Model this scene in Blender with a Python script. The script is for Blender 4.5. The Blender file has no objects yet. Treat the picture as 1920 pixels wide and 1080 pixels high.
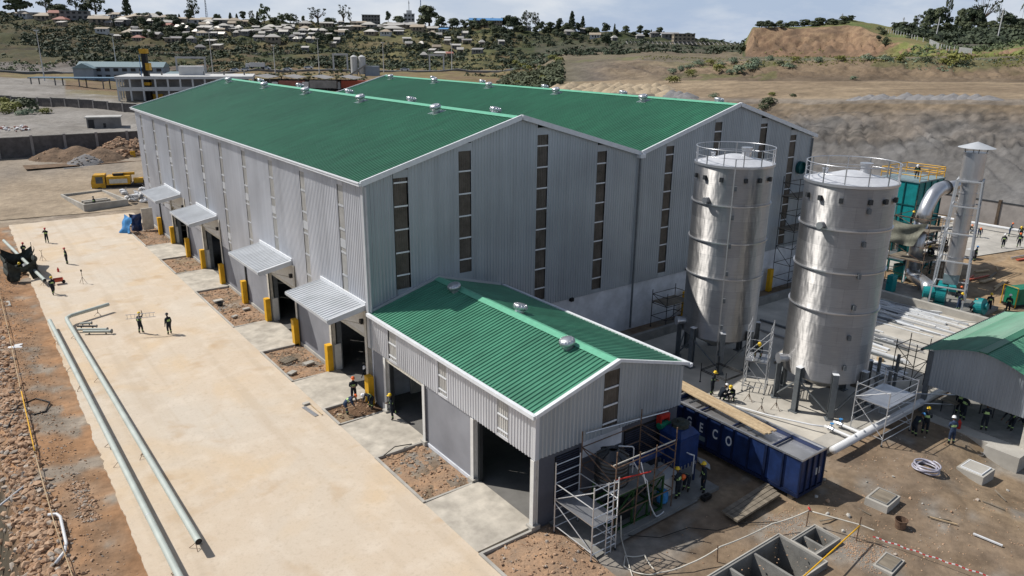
import bpy, bmesh, math, random
from math import sin, cos, pi, radians, sqrt, atan2
from mathutils import Vector, Matrix, noise
S = bpy.context.scene
COL = S.collection
RND = random.Random(7)

# ------------------------------------------------------------------ materials
MATS = {}
def N(nt, t, **kw):
    n = nt.nodes.new(t)
    for k, v in kw.items():
        setattr(n, k, v)
    return n
def mat(name, col, rough=.7, metal=0., var=.12, scale=3., col2=None, bump=0., bscale=20., spec=.3, vcol=False, detail=4., alpha=1., streak=None, scale2=None):
    """noise-varied principled material in object space"""
    m = bpy.data.materials.new(name); m.use_nodes = True
    nt = m.node_tree; b = nt.nodes['Principled BSDF']; L = nt.links
    tc = N(nt, 'ShaderNodeTexCoord')
    mp = N(nt, 'ShaderNodeMapping'); L.new(tc.outputs['Object'], mp.inputs[0])
    if streak: mp.inputs['Scale'].default_value = streak
    nz = N(nt, 'ShaderNodeTexNoise'); nz.inputs['Scale'].default_value = scale; nz.inputs['Detail'].default_value = detail
    nz.inputs['Roughness'].default_value = .62
    L.new(mp.outputs[0], nz.inputs['Vector'])
    mx = N(nt, 'ShaderNodeMix', data_type='RGBA')
    rp = N(nt, 'ShaderNodeMapRange'); rp.inputs[1].default_value = .3; rp.inputs[2].default_value = .7
    L.new(nz.outputs[0], rp.inputs[0]); L.new(rp.outputs[0], mx.inputs[0])
    c2 = col2 if col2 else tuple(c * (1 - 2 * var) for c in col)
    c1 = col if col2 else tuple(min(1, c * (1 + var)) for c in col)
    if vcol:
        at = N(nt, 'ShaderNodeVertexColor', layer_name='Col')
        mm = N(nt, 'ShaderNodeMix', data_type='RGBA', blend_type='MULTIPLY'); mm.inputs[0].default_value = 1
        mx.inputs[6].default_value = (1 + var, 1 + var, 1 + var, 1); mx.inputs[7].default_value = (1 - 2 * var, 1 - 2.1 * var, 1 - 2.2 * var, 1)
        L.new(at.outputs[0], mm.inputs[6]); L.new(mx.outputs[2], mm.inputs[7])
        out = mm.outputs[2]
    else:
        mx.inputs[6].default_value = (*c1, 1); mx.inputs[7].default_value = (*c2, 1)
        out = mx.outputs[2]
    if scale2:
        n2 = N(nt, 'ShaderNodeTexNoise'); n2.inputs['Scale'].default_value = scale2; n2.inputs['Detail'].default_value = 3
        L.new(tc.outputs['Object'], n2.inputs['Vector'])
        r2 = N(nt, 'ShaderNodeMapRange'); r2.inputs[1].default_value = .35; r2.inputs[2].default_value = .65; r2.inputs[3].default_value = .86; r2.inputs[4].default_value = 1.09
        L.new(n2.outputs[0], r2.inputs[0])
        m2 = N(nt, 'ShaderNodeMix', data_type='RGBA', blend_type='MULTIPLY'); m2.inputs[0].default_value = 1
        L.new(out, m2.inputs[6]); L.new(r2.outputs[0], m2.inputs[7]); out = m2.outputs[2]
    L.new(out, b.inputs['Base Color'])
    b.inputs['Roughness'].default_value = rough; b.inputs['Metallic'].default_value = metal
    b.inputs['Specular IOR Level'].default_value = spec
    if bump:
        nb = N(nt, 'ShaderNodeTexNoise'); nb.inputs['Scale'].default_value = bscale; nb.inputs['Detail'].default_value = 6
        L.new(tc.outputs['Object'], nb.inputs['Vector'])
        bp = N(nt, 'ShaderNodeBump'); bp.inputs['Strength'].default_value = min(1, bump); bp.inputs['Distance'].default_value = .05 if bscale > 3 else (.18 if bscale > 1 else .3)
        L.new(nb.outputs[0], bp.inputs['Height']); L.new(bp.outputs[0], b.inputs['Normal'])
    MATS[name] = m
    return m
M = MATS
mat('green_sheet', (.026, .135, .070), .42, var=.11, scale=1.3, streak=(.05, 1, 1), scale2=.10, spec=.4)
mat('green_sheet_lit', (.062, .225, .138), .42, var=.11, scale=2.2, streak=(.08, 1, 1), scale2=.3, spec=.4)  # brighter copy of the green sheet, sun and view angle put into the colour
mat('green_flash', (.13, .40, .26), .45, var=.06)
mat('white_trim', (.66, .68, .70), .45, var=.05)
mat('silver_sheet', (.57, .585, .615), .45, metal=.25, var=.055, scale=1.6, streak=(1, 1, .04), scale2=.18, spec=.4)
mat('silver_shade', (.355, .395, .43), .45, metal=.3, var=.06, scale=1.6, streak=(1, 1, .04), scale2=.15, spec=.4)  # copy of the silver sheet with bluish shade put into the colour
mat('canopy_sheet', (.46, .48, .5), .5, metal=.2, var=.08, scale=.6)
mat('skylight', (.47, .46, .43), .4, var=.1, scale=.8)
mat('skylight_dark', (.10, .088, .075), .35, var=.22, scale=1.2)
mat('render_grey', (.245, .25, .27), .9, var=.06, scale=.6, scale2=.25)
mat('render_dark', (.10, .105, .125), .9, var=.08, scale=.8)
mat('white_block', (.66, .68, .72), .9, var=.06, scale=1.5, col2=(.52, .54, .57), scale2=.6, bump=.2)
mat('white_paint', (.62, .61, .58), .7, var=.06)
mat('cream_steel', (.55, .52, .45), .6, var=.1)
mat('yellow_paint', (.66, .36, .015), .55, var=.08, scale=2)
mat('yellow_machine', (.55, .30, .02), .5, var=.15, scale=2)
mat('black', (.012, .012, .013), .6, var=.1)
mat('dark_steel', (.05, .055, .06), .5, metal=.4, var=.15)
mat('grey_steel', (.15, .165, .175), .55, metal=.2, var=.12)
mat('galv', (.52, .53, .55), .34, metal=.8, var=.06, scale=1.2)
mat('scaf_alu', (.62, .63, .64), .35, metal=.6, var=.08)
mat('scaf_rust', (.20, .13, .09), .7, metal=.3, var=.3, scale=6)
mat('scaf_dark', (.045, .045, .045), .6, metal=.3, var=.2)
mat('red_paint', (.42, .03, .02), .5, var=.15)
mat('concrete', (.40, .38, .34), .9, var=.1, scale=.8, scale2=.25, bump=.15)
mat('concrete_pad', (.46, .43, .375), .9, var=.12, scale=.5, scale2=.16, bump=.1, bscale=8)
mat('concrete_dark', (.22, .215, .20), .9, var=.15, scale=1.2, bump=.2)
mat('concrete_ramp', (.47, .43, .365), .9, var=.16, scale=1.1, scale2=.45, bump=.08, detail=10)
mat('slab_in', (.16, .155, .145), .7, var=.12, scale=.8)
mat('dirt_bed', (.36, .225, .135), 1, col2=(.23, .165, .115), scale=1.1, scale2=7, bump=.8, bscale=9)
mat('dirt_dark', (.14, .085, .05), 1, var=.25, scale=4, bump=.9, bscale=12)
mat('ground', (.3, .2, .1), 1, vcol=True, var=.22, scale=.45, scale2=2.2, bump=.7, bscale=5, detail=8)
mat('terrain', (.3, .2, .1), 1, vcol=True, var=.16, scale=.10, scale2=.9, bump=.9, bscale=1.6, detail=10)
mat('rock', (.44, .31, .21), .95, col2=(.29, .17, .10), scale=2.2, bump=.3, bscale=14, scale2=.4)
mat('rock_grey', (.36, .31, .26), .95, var=.2, scale=3)
mat('block_wall', (.115, .105, .10), .95, var=.2, scale=1.2, scale2=.3)
mat('pre_cast', (.27, .25, .235), .95, var=.12, scale=.8)
mat('pipe_green', (.42, .46, .42), .5, var=.07, scale=1.)
mat('pvc', (.60, .61, .62), .4, var=.05)
mat('silo_lid', (.60, .61, .63), .45, metal=.3, var=.06)
mat('blue_steel', (.012, .03, .105), .45, var=.25, scale=1.2, scale2=.4, spec=.5)
mat('louvre_dark', (.035, .042, .07), .6, var=.15)
mat('blue_frame', (.008, .016, .05), .5, var=.2)
mat('blue_plastic', (.012, .035, .13), .45, var=.15)
mat('blue_tarp', (.05, .22, .48), .6, var=.2, scale=2)
mat('letter_white', (.80, .81, .82), .6, var=.03)
mat('tank_black', (.022, .024, .026), .32, var=.1, spec=.6)
mat('green_frame', (.02, .07, .02), .6, var=.2)
mat('wood', (.50, .39, .25), .85, col2=(.35, .25, .145), scale=2.2, streak=(1, .12, 1), scale2=5)
mat('wood_old', (.20, .17, .13), .9, var=.25, scale=3, streak=(1, .2, 1))
mat('teal', (.01, .22, .23), .45, var=.12, scale=1.5)
mat('teal_dark', (.008, .08, .085), .5, var=.15)
mat('tarp_green', (.045, .052, .045), .85, var=.25, scale=3)
mat('tarp_grey', (.20, .20, .16), .85, var=.2, scale=2)
mat('white_bag', (.65, .65, .65), .8, var=.12, scale=4)
mat('hose_clear', (.36, .35, .41), .3, var=.1, spec=.6)
mat('overall', (.014, .020, .030), .85, var=.3, scale=6, bump=.6, bscale=16)
mat('overall_blue', (.03, .05, .10), .85, var=.2, scale=8)
mat('hivis', (.42, .60, .22), .5, var=.1)
mat('skin', (.10, .055, .035), .6, var=.1)
mat('boot', (.02, .018, .016), .6, var=.1)
for n_, c_ in (('yellow', (.75, .50, .02)), ('orange', (.72, .13, .02)), ('white', (.75, .75, .75)), ('red', (.5, .03, .03)), ('blue', (.08, .30, .62)), ('black', (.02, .02, .02)), ('tan', (.5, .3, .15))):
    mat('helmet_' + n_, c_, .35, var=.03, spec=.5)
mat('roof_white', (.48, .46, .42), .5, var=.12, scale=.4, metal=.2)
mat('roof_tan', (.37, .31, .235), .6, var=.18, scale=.4)
mat('roof_grey', (.26, .25, .24), .6, var=.2, scale=.4)
mat('roof_red', (.30, .13, .10), .7, var=.2, scale=.4)
mat('roof_blue', (.10, .26, .50), .5, var=.1, scale=.4)
mat('canopy_blue', (.12, .20, .27), .6, var=.1)
mat('roof_teal', (.19, .26, .28), .5, var=.1)
mat('wall_tan', (.30, .25, .19), .9, var=.15, scale=.3)
mat('wall_grey', (.22, .21, .20), .9, var=.15, scale=.3)
mat('wall_white', (.50, .50, .49), .8, var=.08, scale=.3)
mat('wall_blue', (.25, .29, .34), .8, var=.08, scale=.3)
mat('dark_open', (.03, .03, .032), .6, var=.1)
mat('asphalt', (.13, .13, .13), .9, var=.12, scale=.2)
mat('trunk', (.10, .075, .055), .95, var=.2, scale=2)
mat('leaf_dark', (.062, .080, .042), .75, col2=(.030, .043, .026), scale=.25, scale2=1.4)  # lifted towards grey, distance haze put into the leaf colour
mat('leaf_mid', (.095, .112, .055), .75, col2=(.050, .062, .034), scale=.25, scale2=1.4)
mat('leaf_pale', (.13, .16, .075), .75, col2=(.06, .085, .04), scale=.3, scale2=1.4)
mat('leaf_sage', (.20, .25, .17), .75, col2=(.10, .14, .08), scale=.5, scale2=1.4)
mat('leaf_yellow', (.22, .22, .05), .75, col2=(.10, .11, .03), scale=.5, scale2=1.4)
mat('sand_mound', (.36, .29, .20), 1, var=.15, scale=.6, bump=.5, bscale=2)
mat('grey_mound', (.20, .195, .195), 1, var=.15, scale=.8, bump=.5, bscale=2)
mat('brown_mound', (.17, .115, .075), 1, var=.25, scale=.8, bump=.8, bscale=3)
mat('debris', (.5, .48, .46), .9, col2=(.12, .10, .09), scale=1.5, scale2=4)
mat('tape_red', (.6, .05, .06), .6, var=.05)
mat('glass', (.05, .07, .09), .12, var=.1, spec=.8)
mat('truck_white', (.6, .6, .6), .4, var=.05)
mat('truck_red', (.42, .09, .05), .5, var=.1)
mat('gen_green', (.01, .16, .09), .45, var=.1)

def silo_mat():
    m = bpy.data.materials.new('stainless'); m.use_nodes = True; nt = m.node_tree; L = nt.links; b = nt.nodes['Principled BSDF']
    uv = N(nt, 'ShaderNodeUVMap')
    mp = N(nt, 'ShaderNodeMapping'); mp.inputs['Scale'].default_value = (1.1, 22, 1); L.new(uv.outputs[0], mp.inputs[0])
    nz = N(nt, 'ShaderNodeTexNoise'); nz.inputs['Scale'].default_value = 1.; nz.inputs['Detail'].default_value = 7; L.new(mp.outputs[0], nz.inputs['Vector'])
    br = N(nt, 'ShaderNodeTexBrick'); br.inputs['Scale'].default_value = 1; br.inputs['Brick Width'].default_value = 1.62; br.inputs['Row Height'].default_value = 1.29
    br.inputs['Mortar Size'].default_value = .010; br.inputs['Color1'].default_value = (1, 1, 1, 1); br.inputs['Color2'].default_value = (0, 0, 0, 1); br.inputs['Mortar'].default_value = (.5, .5, .5, 1); br.inputs['Bias'].default_value = 0
    L.new(uv.outputs[0], br.inputs['Vector'])
    cr_ = N(nt, 'ShaderNodeMix', data_type='RGBA'); cr_.inputs[6].default_value = (.40, .395, .39, 1); cr_.inputs[7].default_value = (.53, .52, .51, 1); L.new(br.outputs[0], cr_.inputs[0])
    sm_ = N(nt, 'ShaderNodeMix', data_type='RGBA'); sm_.inputs[7].default_value = (.34, .34, .34, 1); L.new(br.outputs[1], sm_.inputs[0]); L.new(cr_.outputs[2], sm_.inputs[6])
    mx = N(nt, 'ShaderNodeMix', data_type='RGBA', blend_type='MULTIPLY'); mx.inputs[0].default_value = 1
    r1 = N(nt, 'ShaderNodeMapRange'); r1.inputs[3].default_value = .72; r1.inputs[4].default_value = 1.16; L.new(nz.outputs[0], r1.inputs[0])
    L.new(sm_.outputs[2], mx.inputs[6]); L.new(r1.outputs[0], mx.inputs[7]); L.new(mx.outputs[2], b.inputs['Base Color'])
    b.inputs['Metallic'].default_value = 1.
    n2 = N(nt, 'ShaderNodeTexNoise'); n2.inputs['Scale'].default_value = .8; n2.inputs['Detail'].default_value = 4; L.new(uv.outputs[0], n2.inputs['Vector'])
    ra = N(nt, 'ShaderNodeMath', operation='MULTIPLY_ADD'); ra.inputs[1].default_value = .05; ra.inputs[2].default_value = .46; L.new(br.outputs[0], ra.inputs[0])
    r2 = N(nt, 'ShaderNodeMath', operation='MULTIPLY_ADD'); r2.inputs[1].default_value = .14; L.new(n2.outputs[0], r2.inputs[0]); L.new(ra.outputs[0], r2.inputs[2]); L.new(r2.outputs[0], b.inputs['Roughness'])
    bp = N(nt, 'ShaderNodeBump'); bp.inputs['Strength'].default_value = .6; bp.inputs['Distance'].default_value = .12
    a1 = N(nt, 'ShaderNodeMath', operation='MULTIPLY_ADD'); a1.inputs[1].default_value = .05; L.new(nz.outputs[0], a1.inputs[0])
    mp3 = N(nt, 'ShaderNodeMapping'); mp3.inputs['Scale'].default_value = (1.4, .5, 1); L.new(uv.outputs[0], mp3.inputs[0])
    n3 = N(nt, 'ShaderNodeTexNoise'); n3.inputs['Scale'].default_value = 1.1; n3.inputs['Detail'].default_value = 2; L.new(mp3.outputs[0], n3.inputs['Vector']); L.new(n3.outputs[0], a1.inputs[2])
    L.new(a1.outputs[0], bp.inputs['Height']); L.new(bp.outputs[0], b.inputs['Normal'])
    b.inputs['Anisotropic'].default_value = .9; b.inputs['Anisotropic Rotation'].default_value = .25
    tg = N(nt, 'ShaderNodeTangent', direction_type='RADIAL', axis='Z'); L.new(tg.outputs[0], b.inputs['Tangent'])
    MATS['stainless'] = m
silo_mat()
def yard_mat():
    m = mat('yard', (.525, .44, .34), .95, col2=(.51, .42, .32), scale=.5, detail=8)
    nt = m.node_tree; L = nt.links; b = nt.nodes['Principled BSDF']
    src = b.inputs['Base Color'].links[0].from_socket
    tc = N(nt, 'ShaderNodeTexCoord')
    def layer(src, sc, lo, hi, col, amt, st=(1, 1, 1), det=8, dist=0., off=0):
        mp = N(nt, 'ShaderNodeMapping'); mp.inputs['Scale'].default_value = st; mp.inputs['Location'].default_value = (off, off, 0); mp.inputs['Rotation'].default_value = (0, 0, .02); L.new(tc.outputs['Object'], mp.inputs[0])
        n = N(nt, 'ShaderNodeTexNoise'); n.inputs['Scale'].default_value = sc; n.inputs['Detail'].default_value = det; n.inputs['Distortion'].default_value = dist; L.new(mp.outputs[0], n.inputs['Vector'])
        r = N(nt, 'ShaderNodeMapRange'); r.inputs[1].default_value = lo; r.inputs[2].default_value = hi; r.inputs[4].default_value = amt; L.new(n.outputs[0], r.inputs[0])
        x = N(nt, 'ShaderNodeMix', data_type='RGBA'); x.inputs[7].default_value = (*col, 1); L.new(r.outputs[0], x.inputs[0]); L.new(src, x.inputs[6]); return x.outputs[2]
    c = layer(src, .075, .44, .64, (.505, .45, .375), .9, det=9, dist=.6)          # greyer cement patches
    c = layer(c, .16, .50, .66, (.53, .41, .275), .75, det=10, off=5, dist=.8)        # warm sandy drifts
    c = layer(c, .34, .57, .70, (.41, .285, .165), .62, det=11, off=7, dist=.4)       # ochre spills
    c = layer(c, 1.1, .50, .66, (.44, .36, .27), .55, st=(1, .04, 1), det=6, off=3)   # wheel and hose tracks
    c = layer(c, .7, .50, .72, (.60, .53, .44), .5, det=12, off=19)                   # bleached wear
    c = layer(c, 3.5, .56, .72, (.40, .33, .25), .45, det=12, off=11)                 # crumbs and stains
    c = layer(c, 14., .52, .75, (.38, .31, .23), .4, det=6, off=2)
    L.new(c, b.inputs['Base Color'])
yard_mat()

# ------------------------------------------------------------------ mesh builder
class MB:
    def __init__(s): s.v = []; s.f = []; s.m = []; s.mi = 0; s.uv = None; s.ch = []
    def mat(s, i): s.mi = i; return s
    def add(s, vs, fs):
        o = len(s.v); s.ch.append((o, len(s.f))); s.v += [tuple(p) for p in vs]
        for f in fs: s.f.append(tuple(i + o for i in f)); s.m.append(s.mi)
        return s
    def box(s, a, b, rz=0., c=None):
        x0, y0, z0 = a; x1, y1, z1 = b
        vs = [(x0, y0, z0), (x1, y0, z0), (x1, y1, z0), (x0, y1, z0), (x0, y0, z1), (x1, y0, z1), (x1, y1, z1), (x0, y1, z1)]
        if rz:
            cx, cy = c if c else ((x0 + x1) / 2, (y0 + y1) / 2)
            vs = [(cx + (x - cx) * cos(rz) - (y - cy) * sin(rz), cy + (x - cx) * sin(rz) + (y - cy) * cos(rz), z) for x, y, z in vs]
        return s.add(vs, [(0, 3, 2, 1), (4, 5, 6, 7), (0, 1, 5, 4), (1, 2, 6, 5), (2, 3, 7, 6), (3, 0, 4, 7)])
    def cbox(s, c, d, rz=0.):
        return s.box((c[0] - d[0] / 2, c[1] - d[1] / 2, c[2]), (c[0] + d[0] / 2, c[1] + d[1] / 2, c[2] + d[2]), rz)
    def beam(s, p, q, w, h=None):
        p = Vector(p); q = Vector(q); h = h or w
        d = (q - p).normalized(); u = Vector((0, 0, 1)) if abs(d.z) < .95 else Vector((1, 0, 0))
        a = d.cross(u).normalized() * w / 2; b = d.cross(a).normalized() * h / 2
        vs = [p - a - b, p + a - b, p + a + b, p - a + b, q - a - b, q + a - b, q + a + b, q - a + b]
        return s.add(vs, [(0, 1, 2, 3), (7, 6, 5, 4), (0, 4, 5, 1), (1, 5, 6, 2), (2, 6, 7, 3), (3, 7, 4, 0)])
    def tube(s, pts, r, n=8, cap=True, hollow=False):
        pts = [Vector(p) for p in pts]; rs = r if isinstance(r, (list, tuple)) else [r] * len(pts)
        o = len(s.v); s.ch.append((o, len(s.f))); d0 = (pts[1] - pts[0]).normalized()
        u = Vector((0, 0, 1)) if abs(d0.z) < .9 else Vector((1, 0, 0)); a = d0.cross(u).normalized()
        for i, p in enumerate(pts):
            d = ((pts[min(i + 1, len(pts) - 1)] - p).normalized() + (p - pts[max(i - 1, 0)]).normalized()).normalized()
            a = (a - d * a.dot(d)).normalized(); b = d.cross(a)
            for k in range(n):
                t = 2 * pi * k / n; s.v.append(tuple(p + (a * cos(t) + b * sin(t)) * rs[i]))
        for i in range(len(pts) - 1):
            for k in range(n):
                s.f.append((o + i * n + k, o + i * n + (k + 1) % n, o + (i + 1) * n + (k + 1) % n, o + (i + 1) * n + k)); s.m.append(s.mi)
        if cap:
            s.f.append(tuple(o + k for k in reversed(range(n)))); s.m.append(s.mi)
            s.f.append(tuple(o + (len(pts) - 1) * n + k for k in range(n))); s.m.append(s.mi)
        return s
    def lathe(s, prof, c=(0, 0, 0), n=24, cap=True, a0=0.):
        o = len(s.v); s.ch.append((o, len(s.f)))
        for r, z in prof:
            for k in range(n):
                t = a0 + 2 * pi * k / n; s.v.append((c[0] + r * cos(t), c[1] + r * sin(t), c[2] + z))
        for i in range(len(prof) - 1):
            for k in range(n):
                s.f.append((o + i * n + k, o + i * n + (k + 1) % n, o + (i + 1) * n + (k + 1) % n, o + (i + 1) * n + k)); s.m.append(s.mi)
        if cap:
            if prof[0][0] > 1e-4: s.f.append(tuple(o + k for k in reversed(range(n)))); s.m.append(s.mi)
            if prof[-1][0] > 1e-4: s.f.append(tuple(o + (len(prof) - 1) * n + k for k in range(n))); s.m.append(s.mi)
        return s
    def ell(s, c, r, n=10, m=7):
        o = len(s.v); s.ch.append((o, len(s.f)))
        for i in range(m + 1):
            t = -pi / 2 + pi * i / m
            for k in range(n):
                a = 2 * pi * k / n; s.v.append((c[0] + r[0] * cos(t) * cos(a), c[1] + r[1] * cos(t) * sin(a), c[2] + r[2] * sin(t)))
        for i in range(m):
            for k in range(n):
                s.f.append((o + i * n + k, o + i * n + (k + 1) % n, o + (i + 1) * n + (k + 1) % n, o + (i + 1) * n + k)); s.m.append(s.mi)
        return s
    def rock(s, c, r, rnd=RND, flat=.65):
        # irregular low stone
        P = [(0, 0, 1), (.894, 0, .447), (.276, .851, .447), (-.724, .526, .447), (-.724, -.526, .447), (.276, -.851, .447), (.724, .526, -.447), (-.276, .851, -.447), (-.894, 0, -.447), (-.276, -.851, -.447), (.724, -.526, -.447), (0, 0, -1)]
        F = [(0, 1, 2), (0, 2, 3), (0, 3, 4), (0, 4, 5), (0, 5, 1), (1, 6, 2), (2, 7, 3), (3, 8, 4), (4, 9, 5), (5, 10, 1), (6, 7, 2), (7, 8, 3), (8, 9, 4), (9, 10, 5), (10, 6, 1), (11, 7, 6), (11, 8, 7), (11, 9, 8), (11, 10, 9), (11, 6, 10)]
        a = rnd.random() * 6.28; sx = rnd.uniform(.6, 1.35); sy = rnd.uniform(.6, 1.2); ti = rnd.uniform(-.5, .5); tj = rnd.uniform(-.5, .5); vs = []
        for x, y, z in P:
            k = r * rnd.uniform(.60, 1.25); x, y = x * sx, y * sy; z = z + ti * x + tj * y
            vs.append((c[0] + k * (x * cos(a) - y * sin(a)), c[1] + k * (x * sin(a) + y * cos(a)), c[2] + k * z * flat))
        return s.add(vs, F)
    def clusters(s):
        ends = s.ch[1:] + [(len(s.v), len(s.f))]; bx = []
        for (v0, f0), (v1, f1) in zip(s.ch, ends):
            c = list(zip(*s.v[v0:v1])); bx.append((tuple(map(min, c)), tuple(map(max, c))))
        n = len(bx); gr = list(range(n))
        def find(i):
            while gr[i] != i: gr[i] = gr[gr[i]]; i = gr[i]
            return i
        sz = [max(b[1][k] - b[0][k] for k in range(3)) for b in bx]
        for i in range(n):
            for j in range(i + 1, n):
                a, b = bx[i], bx[j]; g = 0
                for k in range(3):
                    q = max(0, a[0][k] - b[1][k], b[0][k] - a[1][k]); g += q * q
                if sqrt(g) <= max(.02, .5 * max(sz[i], sz[j])): gr[find(i)] = find(j)
        out = {}
        for i in range(n): out.setdefault(find(i), []).append(i)
        return list(out.values())
    def build(s, name, m, parent=None, smooth=False, autosmooth=None):
        if parent is not None and 1 < len(s.ch) < 260 and not s.uv:
            cl = s.clusters()
            if 1 < len(cl) <= 100:
                ends = s.ch[1:] + [(len(s.v), len(s.f))]; objs = []
                for c in cl:
                    b = MB()
                    for i in c:
                        v0, f0 = s.ch[i]; v1, f1 = ends[i]; o = len(b.v); b.ch.append((o, len(b.f))); b.v += s.v[v0:v1]
                        b.f += [tuple(q - v0 + o for q in f) for f in s.f[f0:f1]]; b.m += s.m[f0:f1]
                    objs.append(b._build(name, m, parent, smooth, autosmooth))
                return objs[0]
        return s._build(name, m, parent, smooth, autosmooth)
    def _build(s, name, m, parent=None, smooth=False, autosmooth=None):
        me = bpy.data.meshes.new(name); me.from_pydata(s.v, [], s.f)
        ms = m if isinstance(m, (list, tuple)) else [m]
        for x in ms: me.materials.append(M[x])
        if len(ms) > 1: me.polygons.foreach_set('material_index', s.m)
        if smooth: me.polygons.foreach_set('use_smooth', [True] * len(me.polygons))
        if s.uv:
            l = me.uv_layers.new(name='UVMap')
            for lp in me.loops: l.data[lp.index].uv = s.uv[lp.vertex_index]
        me.update()
        if autosmooth:
            me.set_sharp_from_angle(angle=radians(autosmooth))
        o = bpy.data.objects.new(name, me); COL.objects.link(o)
        if parent: o.parent = parent
        return o
def tag(o, label=None, cat=None, group=None, kind=None):
    if label: o['label'] = label
    if cat: o['category'] = cat
    if group: o['group'] = group
    if kind: o['kind'] = kind
    return o
def empty(name, loc, label, cat, group=None, rz=0.):
    o = bpy.data.objects.new(name, None); COL.objects.link(o); o.location = loc; o.rotation_euler = (0, 0, rz); o.empty_display_size = .3
    return tag(o, label, cat, group)
KIDS = {}
def kids(o):
    return [c for c in ALLO() if c.parent == o]
def ALLO(): return COL.objects
def copy_tree(o, parent=None, children=None):
    c = o.copy(); COL.objects.link(c)
    if parent: c.parent = parent
    for ch in (children if children is not None else list(o.children)): copy_tree(ch, c)
    return c
def thing_copy(proto, loc, rz, label, group=None, scale=None):
    c = copy_tree(proto); c.location = loc; c.rotation_euler = (0, 0, rz); c['label'] = label
    if group: c['group'] = group
    if scale is not None: c.scale = scale if isinstance(scale, (tuple, list)) else (scale,) * 3
    return c
ORD = ['first', 'second', 'third', 'fourth', 'fifth', 'sixth', 'seventh', 'eighth', 'ninth', 'tenth', 'eleventh', 'twelfth']
CAM = (1419.033, .6428623, .3120326, .0106967, -20.6545, -43.1087, 23.4)

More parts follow.
